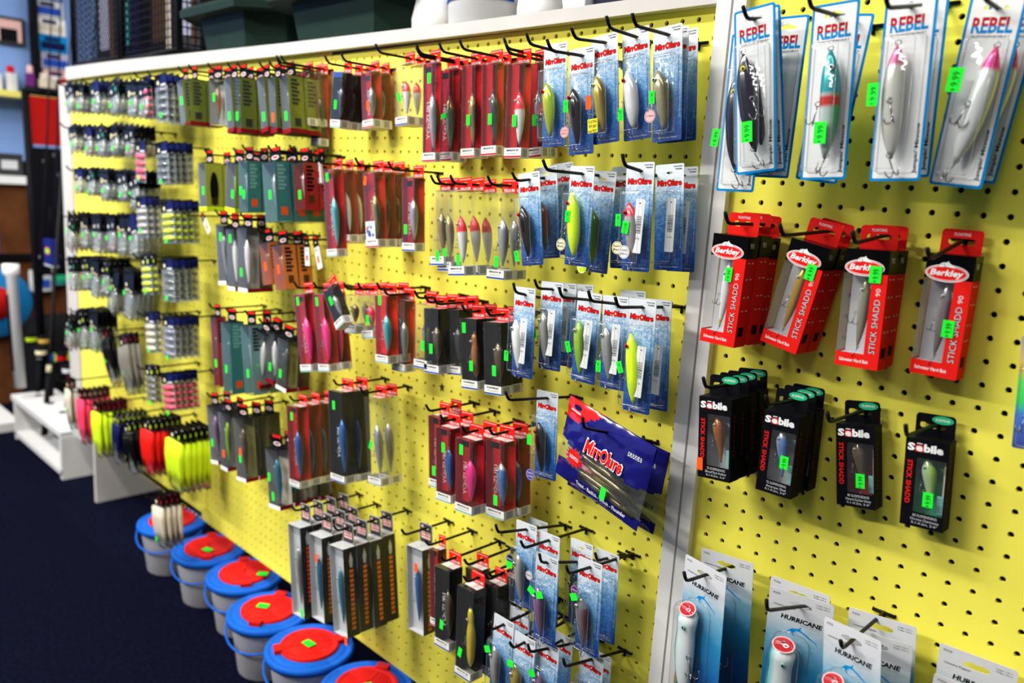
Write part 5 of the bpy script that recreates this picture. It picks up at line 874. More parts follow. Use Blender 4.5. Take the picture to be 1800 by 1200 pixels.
('G3', 'rap', 'orangebox,amber,none,1.6,1.3', 3.75, -40.213, 4.988, -2.3, -0.1889, 0, 2, 1.36, [('orange', 0.0, -1.312, -2.8, 0, 0.4, 0.72, '')], 'orange box, right one with orange side', 'boxed lure with black hanger', 0.03, True, 0, (0.0, 0.0), 'the fifth pack from left, third far row', True),
('T1', 'tag', 't', 1.5, -37.752, 5.137, -2.2, -0.1155, 0, 1, 0.15, [], 'small white tag with orange sticker, left of a pair', None, 0.03, True, 0, (0.0, 0.0), 'the second pack from left, tag group', True),
('T1', 'tag', 't', 1.8, -36.767, 5.041, -2.0, -0.358, 0, 1, 0.15, [], 'small white tag with orange sticker, right of a pair', None, 0.03, True, 0, (0.0, 0.0), 'the third pack from left, tag group', True),
('T1', 'tag', 't', 1.5, -56.968, 4.428, -2.2, -0.8208, 0, 1, 0.15, [], 'small white tag with orange sticker beside the yellow clamshells', None, 0.03, True, 0, (0.0, 0.0), 'the first pack from left, tag group', True),
('G4', 'rap', 'red,darkgrey,none,1.2,1.0', 6.45, -49.375, 12.382, -3.8, -0.117, 0, 1, 1.06, [('green', 0.12, -1.012, -5.0, 0, 0.4, 0.72, '')], 'long red-sided box, leftmost of its row', 'boxed lure with black hanger', 0.03, True, 0, (0.0, 0.0), 'the first pack from left, fourth far row', True),
('G4', 'rap', 'teal,darkgrey,none,1.7,1.4', 6.45, -46.549, 12.363, -3.6, -0.0821, 0, 1, 1.46, [('green', -0.085, -1.412, -5.0, 0, 0.4, 0.72, '')], 'long teal-sided box, second in its row', 'boxed lure with black hanger', 0.03, True, 0, (0.0, 0.0), 'the second pack from left, fourth far row', True),
('G4', 'rap', 'tealpale,grey,none,1.6,1.4', 6.15, -43.754, 12.216, -3.2, -0.1408, 0, 2, 1.46, [('green', 0.08000000000000002, -1.412, -5.0, 0, 0.4, 0.72, '')], 'pale teal-sided box, third in its row', 'boxed lure with black hanger', 0.03, True, 0, (0.0, 0.0), 'the third pack from left, fourth far row', True),
('G4', 'rap', 'none,white,darkred,1.5,1.1', 4.95, -41.873, 12.643, -2.9, 0.1413, 0, 2, 1.1600000000000001, [('green', -0.07500000000000001, -1.112, -4.0, 0, 0.4, 0.72, '')], 'clear box with white lure and red base', 'boxed lure with black hanger', 0.03, True, 0, (0.0, 0.0), 'the fourth pack from left, fourth far row', True),
('G4', 'rap', 'none,white,darkred,1.4,1.1', 4.5, -40.966, 12.475, -2.5, 0.0305, 0, 1, 1.1600000000000001, [('green', 0.06999999999999999, -1.112, -3.8, 0, 0.4, 0.72, '')], 'clear box with slim white lure and red base', 'boxed lure with black hanger', 0.03, True, 0, (0.0, 0.0), 'the fifth pack from left, fourth far row', True),
('G4', 'rap', 'none,darkgrey,white,1.7,1.1', 4.5, -38.866, 12.738, -2.5, 0.0617, 0, 2, 1.1600000000000001, [('green', -0.17, -1.112, -3.8, 0, 0.4, 0.72, '')], 'clear box with dark and white lures', 'boxed lure with black hanger', 0.03, True, 0, (0.0, 0.0), 'the sixth pack from left, fourth far row', True),
('G5', 'rap', 'none,violet,white,1.5,1.1', 5.55, -50.18, 20.923, -3.7, -0.1692, 0, 2, 1.1600000000000001, [('green', -0.07500000000000001, -1.112, -4.3, 0, 0.4, 0.72, '')], 'clear box with violet print and orange sticker', 'boxed lure with black hanger', 0.03, True, 0, (0.0, 0.0), 'the first pack from left, fifth far row', True),
('G5', 'rap', 'none,greenlime,white,1.4,1.1', 5.55, -47.839, 21.056, -3.5, -0.0386, 0, 2, 1.1600000000000001, [('orange', 0.0, -1.112, -4.7, 0, 0.4, 0.72, '')], 'clear box with green lure and orange sticker', 'boxed lure with black hanger', 0.03, True, 0, (0.0, 0.0), 'the second pack from left, fifth far row', True),
('G5', 'rap', 'none,bronze,white,1.8,1.2', 5.85, -45.111, 20.878, -3.4, -0.1349, 0, 3, 1.26, [('orange', 0.18000000000000002, -1.212, -3.9, 0, 0.4, 0.72, ''), ('green', 0.09000000000000001, -1.212, -4.5, 0, 0.4, 0.72, '')], 'clear box with curved amber lures and white base', 'boxed lure with black hanger', 0.03, True, 0, (0.0, 0.0), 'the third pack from left, fifth far row', True),
('G5', 'rap', 'none,bluegreen,white,1.9,1.2', 5.1, -37.997, 21.784, -4.0, -0.1356, 0, 4, 1.26, [('green', -0.57, -1.212, -3.2, 0, 0.4, 0.72, ''), ('green', -0.095, -1.212, -4.8, 0, 0.4, 0.72, '')], 'clear box with teal lure and stacked black hangers', 'boxed lure with black hanger', 0.03, True, 0, (0.0, 0.0), 'the fourth pack from left, fifth far row', True),
('J1', 'jig', 'plain,grey,2.8', 3.3, -85.243, -8.674, -5.13, -0.2484, 0, 5, 0.55, [('green', -0.5, -0.36, -1.95, 0, 0.45, 0.45, '')], 'clear bag of grey jig heads, first from left in top jig row', 'small jig bag', 0.03, True, 0, (0.0, 0.0), 'the first pack from left, top jig row', False),
('J1', 'jig', 'logo,lightgrey,2.8', 3.15, -82.79, -8.551, -4.78, -0.0728, 0, 5, 0.55, [('green', 0.3, -0.36, -2.25, 0, 0.45, 0.45, '')], 'clear bag of pale grey jig heads, second from left in top jig row', 'small jig bag', 0.03, True, 0, (0.0, 0.0), 'the second pack from left, top jig row', False),
('J1', 'jig', 'navy,offwhite,2.8', 3.45, -76.745, -8.515, -5.13, -0.1716, 0, 5, 0.55, [('green', 0.1, -0.36, -1.95, 0, 0.45, 0.45, '')], 'clear bag of white jig heads, third from left in top jig row', 'small jig bag', 0.03, True, 0, (0.0, 0.0), 'the third pack from left, top jig row', False),
('J1', 'jig', 'green,grey,2.8', 3.6, -72.197, -8.434, -4.78, -0.1969, 0, 5, 0.55, [('green', -0.5, -0.36, -2.25, 0, 0.45, 0.45, '')], 'clear bag of grey jig heads, fourth from left in top jig row', 'small jig bag', 0.03, True, 0, (0.0, 0.0), 'the fourth pack from left, top jig row', False),
('J1', 'jig', 'logo,lightgrey,2.8', 3.6, -67.844, -8.204, -4.53, -0.1235, 0, 5, 0.55, [('green', 0.3, -0.36, -1.95, 0, 0.45, 0.45, '')], 'clear bag of pale grey jig heads, fifth from left in top jig row', 'small jig bag', 0.03, True, 0, (0.0, 0.0), 'the fifth pack from left, top jig row', False),
('J1', 'jig', 'plain,offwhite,2.8', 3.6, -64.79, -8.059, -4.53, -0.092, 0, 5, 0.55, [('green', 0.1, -0.36, -2.25, 0, 0.45, 0.45, '')], 'clear bag of white jig heads, sixth from left in top jig row', 'small jig bag', 0.03, True, 0, (0.0, 0.0), 'the sixth pack from left, top jig row', False),
('J2', 'jig', 'logo,silver,2.8', 3.15, -84.459, -3.897, -5.13, -0.224, 0, 5, 0.55, [('green', 0.3, -0.36, -1.95, 0, 0.45, 0.45, '')], 'clear bag of silver jig heads, first from left in second jig row', 'small jig bag', 0.03, True, 0, (0.0, 0.0), 'the first pack from left, second jig row', False),
('J2', 'jig', 'navy,pinklabel,2.8', 3.45, -80.561, -3.831, -4.78, -0.1804, 0, 5, 0.55, [('green', 0.1, -0.36, -2.25, 0, 0.45, 0.45, '')], 'clear bag of pinkish jig heads, second from left in second jig row', 'small jig bag', 0.03, True, 0, (0.0, 0.0), 'the second pack from left, second jig row', False),
('J2', 'jig', 'green,silver,2.8', 3.15, -75.355, -3.615, -5.13, -0.1189, 0, 5, 0.55, [('green', -0.5, -0.36, -1.95, 0, 0.45, 0.45, '')], 'clear bag of silver jig heads, third from left in second jig row', 'small jig bag', 0.03, True, 0, (0.0, 0.0), 'the third pack from left, second jig row', False),
('J2', 'jig', 'logo,silver,2.8', 3.15, -72.601, -3.843, -4.78, -0.2401, 0, 5, 0.55, [('green', 0.3, -0.36, -2.25, 0, 0.45, 0.45, '')], 'clear bag of silver jig heads, fourth from left in second jig row', 'small jig bag', 0.03, True, 0, (0.0, 0.0), 'the fourth pack from left, second jig row', False),
('J2', 'jig', 'plain,pinklabel,2.8', 3.15, -68.886, -3.665, -4.53, -0.1543, 0, 5, 0.55, [('green', 0.1, -0.36, -1.95, 0, 0.45, 0.45, '')], 'clear bag of pinkish jig heads, fifth from left in second jig row', 'small jig bag', 0.03, True, 0, (0.0, 0.0), 'the fifth pack from left, second jig row', False),
('J3', 'jig', 'navy,lightgrey,2.8', 3.0, -83.066, 0.945, -5.13, -0.1319, 0, 5, 0.55, [('green', 0.1, -0.36, -1.95, 0, 0.45, 0.45, '')], 'clear bag of pale grey jig heads, first from left in third jig row', 'small jig bag', 0.03, True, 0, (0.0, 0.0), 'the first pack from left, third jig row', False),
('J3', 'jig', 'green,offwhite,2.8', 3.15, -80.067, 0.892, -4.78, -0.1701, 0, 5, 0.55, [('green', -0.5, -0.36, -2.25, 0, 0.45, 0.45, '')], 'clear bag of white jig heads, second from left in third jig row', 'small jig bag', 0.03, True, 0, (0.0, 0.0), 'the second pack from left, third jig row', False),
('J3', 'jig', 'logo,grey,2.8', 3.45, -74.728, 0.922, -5.13, -0.1015, 0, 5, 0.55, [('green', 0.3, -0.36, -1.95, 0, 0.45, 0.45, '')], 'clear bag of grey jig heads, third from left in third jig row', 'small jig bag', 0.03, True, 0, (0.0, 0.0), 'the third pack from left, third jig row', False),
('J3', 'jig', 'plain,lightgrey,2.8', 3.3, -70.482, 0.86, -4.78, -0.1485, 0, 5, 0.55, [('green', 0.1, -0.36, -2.25, 0, 0.45, 0.45, '')], 'clear bag of pale grey jig heads, fourth from left in third jig row', 'small jig bag', 0.03, True, 0, (0.0, 0.0), 'the fourth pack from left, third jig row', False),
('J3', 'jig', 'plain,offwhite,2.8', 3.9, -68.031, 0.916, -4.53, -0.1769, 0, 5, 0.55, [('green', -0.5, -0.36, -1.95, 0, 0.45, 0.45, '')], 'clear bag of white jig heads, fifth from left in third jig row', 'small jig bag', 0.03, True, 0, (0.0, 0.0), 'the fifth pack from left, third jig row', False),
('J4', 'jig', 'green,pinklabel,2.8', 4.65, -85.852, 6.459, -5.13, 0.2934, 0, 5, 0.55, [('green', -0.5, -0.36, -1.95, 0, 0.45, 0.45, '')], 'clear bag of pinkish jig heads, first from left in fourth jig row', 'small jig bag', 0.03, True, 0, (0.0, 0.0), 'the first pack from left, fourth jig row', False),
('J4', 'jig', 'logo,silver,2.8', 4.2, -82.836, 6.096, -4.78, -0.0696, 0, 5, 0.55, [('green', 0.3, -0.36, -2.25, 0, 0.45, 0.45, '')], 'clear bag of silver jig heads, second from left in fourth jig row', 'small jig bag', 0.03, True, 0, (0.0, 0.0), 'the second pack from left, fourth jig row', False),
('J4', 'jig', 'plain,silver,2.8', 4.5, -77.541, 5.939, -5.13, -0.0245, 0, 5, 0.55, [('green', 0.1, -0.36, -1.95, 0, 0.45, 0.45, '')], 'clear bag of silver jig heads, third from left in fourth jig row', 'small jig bag', 0.03, True, 0, (0.0, 0.0), 'the third pack from left, fourth jig row', False),
('J4', 'jig', 'plain,pinklabel,2.8', 4.2, -74.221, 5.754, -4.78, -0.1041, 0, 5, 0.55, [('green', -0.5, -0.36, -2.25, 0, 0.45, 0.45, '')], 'clear bag of pinkish jig heads, fourth from left in fourth jig row', 'small jig bag', 0.03, True, 0, (0.0, 0.0), 'the fourth pack from left, fourth jig row', False),
('J4', 'jig', 'logo,silver,2.8', 4.5, -72.077, 5.602, -4.53, -0.2097, 0, 5, 0.55, [('green', 0.3, -0.36, -1.95, 0, 0.45, 0.45, '')], 'clear bag of silver jig heads, fifth from left in fourth jig row', 'small jig bag', 0.03, True, 0, (0.0, 0.0), 'the fifth pack from left, fourth jig row', False),
('J4', 'jig', 'navy,silver,2.8', 4.65, -69.093, 5.454, -4.53, -0.3054, 0, 5, 0.55, [('green', 0.1, -0.36, -2.25, 0, 0.45, 0.45, '')], 'clear bag of silver jig heads, sixth from left in fourth jig row', 'small jig bag', 0.03, True, 0, (0.0, 0.0), 'the sixth pack from left, fourth jig row', False),
('J5', 'jig', 'green,offwhite,2.8', 4.2, -86.691, 11.667, -5.13, -0.0667, 0, 5, 0.55, [('green', 0.3, -0.36, -1.95, 0, 0.45, 0.45, '')], 'clear bag of white jig heads, first from left in fifth jig row', 'small jig bag', 0.03, True, 0, (0.0, 0.0), 'the first pack from left, fifth jig row', False),
('J5', 'jig', 'dot,grey,2.8', 4.2, -82.953, 11.2, -4.78, -0.1028, 0, 5, 0.55, [('green', 0.1, -0.36, -2.25, 0, 0.45, 0.45, '')], 'clear bag of grey jig heads, second from left in fifth jig row', 'small jig bag', 0.03, True, 0, (0.0, 0.0), 'the second pack from left, fifth jig row', False),
('J5', 'jig', 'logo,lightgrey,2.8', 4.8, -78.627, 10.918, -5.13, 0.0418, 0, 5, 0.55, [('green', -0.5, -0.36, -1.95, 0, 0.45, 0.45, '')], 'clear bag of pale grey jig heads, third from left in fifth jig row', 'small jig bag', 0.03, True, 0, (0.0, 0.0), 'the third pack from left, fifth jig row', False),
('J5', 'jig', 'dot,offwhite,2.8', 4.2, -76.311, 10.881, -4.78, -0.037, 0, 5, 0.55, [('green', 0.3, -0.36, -2.25, 0, 0.45, 0.45, '')], 'clear bag of white jig heads, fourth from left in fifth jig row', 'small jig bag', 0.03, True, 0, (0.0, 0.0), 'the fourth pack from left, fifth jig row', False),
('J5', 'jig', 'logo,grey,2.8', 5.4, -74.041, 11.773, -4.53, 0.3075, 0, 5, 0.55, [('green', 0.1, -0.36, -1.95, 0, 0.45, 0.45, '')], 'clear bag of grey jig heads, fifth from left in fifth jig row', 'small jig bag', 0.03, True, 0, (0.0, 0.0), 'the fifth pack from left, fifth jig row', False),
('J5', 'jig', 'logo,lightgrey,2.8', 5.55, -69.819, 11.442, -4.53, 0.0968, 0, 5, 0.55, [('green', -0.5, -0.36, -2.25, 0, 0.45, 0.45, '')], 'clear bag of pale grey jig heads, sixth from left in fifth jig row', 'small jig bag', 0.03, True, 0, (0.0, 0.0), 'the sixth pack from left, fifth jig row', False),
('J6', 'jig', 'green,pinklabel,2.8', 4.5, -88.33, 19.147, -5.13, 0.1621, 0, 5, 0.55, [('green', 0.1, -0.36, -1.95, 0, 0.45, 0.45, '')], 'clear bag of pinkish jig heads, first from left in sixth jig row', 'small jig bag', 0.03, True, 0, (0.0, 0.0), 'the first pack from left, sixth jig row', False),
('J6', 'jig', 'dot,palegreen,2.8', 5.1, -85.265, 17.927, -4.78, -0.2593, 0, 5, 0.55, [('green', -0.5, -0.36, -2.25, 0, 0.45, 0.45, '')], 'clear bag of pale green jig heads, second from left in sixth jig row', 'small jig bag', 0.03, True, 0, (0.0, 0.0), 'the second pack from left, sixth jig row', False),
('J6', 'jig', 'logo,palegreen,2.8', 5.1, -79.561, 17.188, -5.13, 0.0457, 0, 5, 0.55, [('green', 0.3, -0.36, -1.95, 0, 0.45, 0.45, '')], 'clear bag of pale green jig heads, third from left in sixth jig row', 'small jig bag', 0.03, True, 0, (0.0, 0.0), 'the third pack from left, sixth jig row', False),
('C1', 'clam', 'navy,pink,2.0', 3.15, -64.293, -8.54, -4.3, -0.0763, 0, 1, 0.62, [], 'ribbed clamshell of pink and green baits, top row', 'ribbed clamshell', 0.03, True, 0, (0.0, 0.0), 'the first pack from left, top clamshell row', False),
('C1', 'clam', 'navy,clear,2.8', 3.45, -61.024, -8.519, -4.3, -0.0685, 0, 4, 0.62, [('green', 0.5, -0.36, -3.6, 0, 0.45, 0.45, '')], 'ribbed clamshell of clear baits, top row', 'ribbed clamshell', 0.03, True, 0, (0.0, 0.0), 'the second pack from left, top clamshell row', False),
('C2', 'clam', 'navy,pink,2.6', 3.15, -65.36, -2.233, -4.7, 0.0296, 0, 1, 0.62, [('green', 0.2, -0.36, -3.4, 0, 0.45, 0.45, '')], 'ribbed clamshell of pink baits, second row', 'ribbed clamshell', 0.03, True, 0, (0.0, 0.0), 'the first pack from left, second clamshell row', False),
('C2', 'clam', 'navy,clear,2.9', 3.0, -61.115, -2.134, -4.3, -0.0889, 0, 5, 0.62, [('green', 0.1, -0.36, -3.5, 0, 0.45, 0.45, '')], 'ribbed clamshell of smoke-clear baits, second row', 'ribbed clamshell', 0.03, True, 0, (0.0, 0.0), 'the second pack from left, second clamshell row', False),
('C3', 'clam', 'navy,pale,2.7', 3.15, -65.003, 3.329, -4.9, -0.0781, 0, 3, 0.62, [('green', 0.2, -0.36, -3.2, 0, 0.45, 0.45, '')], 'ribbed clamshell of pale baits, third row', 'ribbed clamshell', 0.03, True, 0, (0.0, 0.0), 'the first pack from left, third clamshell row', False),
('C3', 'clam', 'navy,yellow,3.0', 3.15, -59.621, 3.453, -4.5, -0.1194, 0, 5, 0.62, [('green', 0.1, -0.36, -3.6, 0, 0.45, 0.45, '')], 'ribbed clamshell of yellow baits, third row', 'ribbed clamshell', 0.03, True, 0, (0.0, 0.0), 'the second pack from left, third clamshell row', False),
('C4', 'clam', 'dot,yellow,2.6', 3.15, -64.216, 9.203, -4.9, -0.1219, 0, 2, 0.62, [('green', 0.2, -0.36, -3.4, 0, 0.45, 0.45, '')], 'ribbed clamshell of yellow baits, fourth row', 'ribbed clamshell', 0.03, True, 0, (0.0, 0.0), 'the first pack from left, fourth clamshell row', False),
('C4', 'clam', 'navy,clear,2.9', 3.3, -59.805, 9.144, -4.5, -0.0814, 0, 5, 0.62, [('green', 0.2, -0.36, -3.6, 0, 0.45, 0.45, '')], 'ribbed clamshell of clear baits, fourth row', 'ribbed clamshell', 0.03, True, 0, (0.0, 0.0), 'the second pack from left, fourth clamshell row', False),
('C5', 'clam', 'navy,cream,2.6', 3.3, -63.545, 15.055, -4.9, -0.1167, 0, 2, 0.62, [('green', 0.1, -0.36, -3.6, 0, 0.45, 0.45, '')], 'ribbed clamshell of cream baits, fifth row', 'ribbed clamshell', 0.03, True, 0, (0.0, 0.0), 'the first pack from left, fifth clamshell row', False),
('C5', 'clam', 'navy,lilac,2.9', 3.3, -59.735, 14.951, -4.5, -0.0484, 0, 5, 0.62, [('green', 0.1, -0.36, -3.9, 0, 0.45, 0.45, '')], 'ribbed clamshell of lilac baits, fifth row', 'ribbed clamshell', 0.03, True, 0, (0.0, 0.0), 'the second pack from left, fifth clamshell row', False),
('C6', 'clam', 'dot,smoke,2.5', 3.0, -63.833, 20.789, -4.9, -0.1319, 0, 2, 0.62, [('green', 0.3, -0.36, -3.6, 0, 0.45, 0.45, '')], 'ribbed clamshell of smoky baits, sixth row', 'ribbed clamshell', 0.03, True, 0, (0.0, 0.0), 'the first pack from left, sixth clamshell row', False),
('C6', 'clam', 'navy,pink,3.0', 3.0, -60.331, 20.938, -4.5, -0.2044, 0, 5, 0.62, [('green', 0.0, -0.36, -3.8, 0, 0.45, 0.45, '')], 'ribbed clamshell of hot pink baits, sixth row', 'ribbed clamshell', 0.03, True, 0, (0.0, 0.0), 'the second pack from left, sixth clamshell row', False),
('K1', 'skirt', 'red,black,2.2', 5.7, -78.26, 19.291, -4.4, -0.4656, 0, 2, 0.6, [('green', -0.6, -0.36, -3.4, 0, 0.45, 0.45, '')], 'bag of long black curled tails', 'bag of soft tails', 0.03, True, 0, (0.0, 0.0), 'the first pack from left, upper soft-tail row', False),
('K1', 'skirt', 'red,smoke,2.8', 5.7, -71.918, 18.842, -4.6, -0.318, 0, 3, 0.6, [('green', -0.6, -0.36, -3.9, 0, 0.45, 0.45, '')], 'bag of smoky green tails', 'bag of soft tails', 0.03, True, 0, (0.0, 0.0), 'the second pack from left, upper soft-tail row', False),
('K2', 'skirt', 'red,beige,1.8', 5.55, -89.546, 27.559, -5.2, -0.079, 0, 2, 0.6, [('green', -0.2, -0.36, -3.7, 0, 0.45, 0.45, '')], 'bag of beige tails with green sticker', 'bag of soft tails', 0.03, True, 0, (0.0, 0.0), 'the first pack from left, long soft-tail row', False),
('K2', 'skirt', 'red,pink,2.2', 5.85, -84.86, 27.919, -5.2, -0.0798, 0, 6, 0.6, [], 'bag of pink tails, beside beige ones', 'bag of soft tails', 0.03, True, 0, (0.0, 0.0), 'the second pack from left, long soft-tail row', False),
('K2', 'skirt', 'red,chart,2.6', 5.7, -79.251, 28.244, -5.2, -0.0624, 0, 6, 0.6, [], 'bag of yellow tails, left of the navy ones', 'bag of soft tails', 0.03, True, 0, (0.0, 0.0), 'the third pack from left, long soft-tail row', False),
('K2', 'skirt', 'dot,navy,2.0', 4.95, -73.423, 28.322, -5.0, 0.0351, 0, 6, 0.6, [], 'bag of navy tails', 'bag of soft tails', 0.03, True, 0, (0.0, 0.0), 'the fourth pack from left, long soft-tail row', False),
('K2', 'skirt', 'dot,black,2.4', 4.8, -69.657, 28.302, -5.2, -0.2948, 0, 6, 0.6, [], 'bag of black and silver tails', 'bag of soft tails', 0.03, True, 0, (0.0, 0.0), 'the fifth pack from left, long soft-tail row', False),
('K2', 'skirt', 'dot,brightred,3.0', 5.1, -64.839, 26.882, -4.8, -0.0698, 0, 6, 0.6, [('yellow', -0.7, -0.36, -3.0, 0, 0.45, 0.45, '')], 'bag of red tails, right of the black ones', 'bag of soft tails', 0.03, True, 0, (0.0, 0.0), 'the sixth pack from left, long soft-tail row', False),
('K2', 'skirt', 'dot,chart,3.6', 5.55, -58.199, 26.293, -4.6, 0.0003, 0, 6, 0.6, [], 'bag of yellow tails, nearest and longest', 'bag of soft tails', 0.03, True, 0, (0.0, 0.0), 'the seventh pack from left, long soft-tail row', False),
('K3', 'skirt', 'red,beige,2.6', 4.65, -61.938, 34.527, -5.0, -0.1411, 0, 4, 0.6, [('green', -0.6, -0.36, -4.6, 0, 0.45, 0.45, '')], 'bag of pale grey tails hanging above the buckets', 'bag of soft tails', 0.03, True, 0, (0.0, 0.0), 'the first pack from left, lone bag over buckets', False)]
BUCKETS = [(-72.4, 0.7, 42, 3.95, 2.4, 0.5, None), (-62.6, 0.84, 42, 3.95, 2.6, 0.45, (1.2, -0.8, 0.3)), (-54.5, 1.0, 42, 3.95, 2.7, 0.4, (2.0, 1.0, 0.7)), (-46.1, -0.8, 42, 3.95, 2.2, 0.35, (-0.4, -0.4, 0.6)), (-38.1, -1.1, 42, 3.95, 1.2, 0.3, (0.2, -0.2, 0.1)), (-29.7, -0.7, 42, 3.95, 2.0, 0.3, (0.6, -0.3, -0.4))]
# ------------------------------------------------------------------ the room
ZB = 0.357                                             # the far boards sit a little deeper than the near one
carpet = mat('carpet', (.0012, .0017, .0085), 1.0, noise=.55, nscale=90)
cb = carpet.node_tree; bpn = cb.nodes.new('ShaderNodeBump'); bpn.inputs['Strength'].default_value = .5; bpn.inputs['Distance'].default_value = .004
nn = cb.nodes.new('ShaderNodeTexNoise'); nn.inputs['Scale'].default_value = 420; cb.links.new(nn.outputs['Fac'], bpn.inputs['Height']); cb.links.new(bpn.outputs[0], cb.nodes['Principled BSDF'].inputs['Normal'])
def room_box(name, x0, x1, y0, y1, z0, z1, m, label):     # metres
    mb = MB(); mb.box(x0 / I, x1 / I, y0 / I, y1 / I, z0 / I, z1 / I, m); o = mb.obj(name); o['kind'] = 'structure'; o['label'] = label; return o
RX0, RX1, RY0, RY1 = -330 * I, 130 * I, -126 * I, 95 * I
room_box('floor', RX0, RX1, RY0, RY1, -.05, 0, carpet, 'dark navy carpet floor')
room_box('ceiling', RX0, RX1, RY0, RY1, CEIL, CEIL + .05, mat('ceiling_white', (.62, .62, .60), .9), 'white ceiling')
wallm = mat('wall_blue', (.20, .33, .66), .8, noise=.08, nscale=5)
PX = -168 * I
room_box('wall_left', PX - .1, PX, RY0, 27 * I, 0, 2.3, wallm, 'pale blue end wall of the shop behind the shelves')
WY = 90 * I
wm = mat('wall_back_slate', (.035, .04, .075), .8)
wb = MB()
def wallpiece(x0, x1, z0, z1): wb.box(x0 / I, x1 / I, WY / I, (WY + .1) / I, z0 / I, z1 / I, wm)
wins = [(-270 * I, -192 * I, 1.85, 2.68), (-190 * I, -120 * I, 1.55, 2.60)]
px = RX0
for a, b, c, d in wins: wallpiece(px, a, 0, CEIL); wallpiece(a, b, 0, c); wallpiece(a, b, d, CEIL); px = b
wallpiece(px, RX1, 0, CEIL)
o = struct('wall_back', wb); o['label'] = 'dark slate wall behind the display with bright windows'
day = bpy.data.materials.new('daylight_pane'); day.use_nodes = True; nt = day.node_tree
for n in list(nt.nodes): nt.nodes.remove(n)
em = nt.nodes.new('ShaderNodeEmission'); em.inputs[0].default_value = (.80, .89, 1, 1); em.inputs[1].default_value = 1.5; oo = nt.nodes.new('ShaderNodeOutputMaterial'); nt.links.new(em.outputs[0], oo.inputs[0])
for i, (a, b, c, d) in enumerate(wins):
    f = MB(); t = .04
    for q in ((a, b, c, c + t), (a, b, d - t, d), (a, a + t, c + t, d - t), (b - t, b, c + t, d - t), ((a + b) / 2 - t / 2, (a + b) / 2 + t / 2, c + t, d - t)):
        f.box(q[0] / I, q[1] / I, (WY - .03) / I, (WY + .08) / I, q[2] / I, q[3] / I, M('white', .5))
    o = struct('window_%d' % (i + 1), f); o['label'] = 'bright window with white frame in the back wall'
    p = MB(); p.box((a + t) / I, (b - t) / I, (WY + .03) / I, (WY + .04) / I, (c + t) / I, (d - t) / I, day); p.obj('pane', o)
lampm = bpy.data.materials.new('lamp_tube'); lampm.use_nodes = True; nt = lampm.node_tree
for n in list(nt.nodes): nt.nodes.remove(n)
em = nt.nodes.new('ShaderNodeEmission'); em.inputs[0].default_value = (1, .97, .92, 1); em.inputs[1].default_value = 6; oo = nt.nodes.new('ShaderNodeOutputMaterial'); nt.links.new(em.outputs[0], oo.inputs[0])
for i, (lx, ly) in enumerate(LAMPS):
    t = thing('ceiling_light', 'white twin-tube ceiling light, %s from the far end in the %s ceiling row' % (('first', 'second', 'third', 'fourth', 'first', 'second', 'first', 'second')[i], ('aisle', 'aisle', 'aisle', 'aisle', 'rear', 'rear', 'added', 'added')[i]), 'ceiling light', (lx, ly, CEIL), group='ceiling lights')
    h = MB(); h.box(-24, 24, -5, 5, -1.2, 0, M('white', .5)); h.obj('housing', t)
    for s in (-1, 1):
        q = MB(); q.tube([(-22.5, s * 2.4, -1.9), (22.5, s * 2.4, -1.9)], .6, lampm, 10); q.obj('tube', t)

# ------------------------------------------------------------------ the pegboard display
YEL = mat('pegboard_yellow', (.88, .80, .10), .45, noise=.06, nscale=7)
WHT = mat('frame_white', (.52, .495, .475), .45, noise=.05, nscale=12)
BACKING = mat('void_black', (.004, .004, .004), .9)
BROWN = mat('gap_brown', (.22, .17, .13), .7)
def pegboard(name, parent, x0, y0, cx, cy, nc, nr, zf, ymin, ymax, xmin, xmax, wav=0.0):
    """board with real punched holes: hole (c, r) at (x0 + c, y0 + r), front face at depth zf"""
    r = .136; n = 8; v = []; f = []; P = lambda x, y, z: v.append((x * I, z * I, (FLOOR - y) * I)) or len(v) - 1
    oc = [(r * math.cos(math.pi / 8 + k * math.pi / 4), r * math.sin(math.pi / 8 + k * math.pi / 4)) for k in range(8)]
    xe = lambda c: xmin if c == 0 else (xmax if c == nc else x0 + cx + c - .5)
    ye = lambda q: ymin if q == 0 else (ymax if q == nr else y0 + cy + q - .5)
    g = {}
    for q in range(nr + 1):
        for c in range(nc + 1): g[c, q] = P(xe(c), ye(q), zf)
    for q in range(nr):
        for c in range(nc):
            hx, hy = x0 + cx + c, y0 + cy + q; A = g[c, q]; B = g[c + 1, q]; Cc = g[c + 1, q + 1]; D = g[c, q + 1]
            o = [P(hx + a, hy + b, zf) for a, b in oc]; k = [P(hx + a, hy + b, zf + .19) for a, b in oc]
            # octagon: 0 right-low,1 low-right,2 low-left,3 left-low,4 left-up,5 up-left,6 up-right,7 right-up (y down)
            f += [(Cc, D, o[2], o[1]), (D, A, o[4], o[3]), (A, B, o[6], o[5]), (B, Cc, o[0], o[7]), (Cc, o[1], o[0]), (D, o[3], o[2]), (A, o[5], o[4]), (B, o[7], o[6])]
            for i in range(8): j = (i + 1) % 8; f.append((o[i], o[j], k[j], k[i]))
    me = bpy.data.meshes.new(name); me.from_pydata(v, [], f); me.materials.append(YEL); me.update()
    return put(name, me, parent)
def wbox(mb, x0, x1, y0, y1, z0, z1, m, **k):   # board inches (y down) into a builder in x / depth / up inches
    mb.box(x0, x1, z0, z1, FLOOR - y1, FLOOR - y0, m, **k)
gon = thing('pegboard_display', 'long yellow pegboard display with white top rail, covered in hanging tackle', 'display stand', (0, 0, 0))
near = thing('pegboard_panel_stand', 'near yellow pegboard at right holding white cards and black boxes', 'display stand', (0, 0, 0))
LX, LY = -2.8907, -9.1885
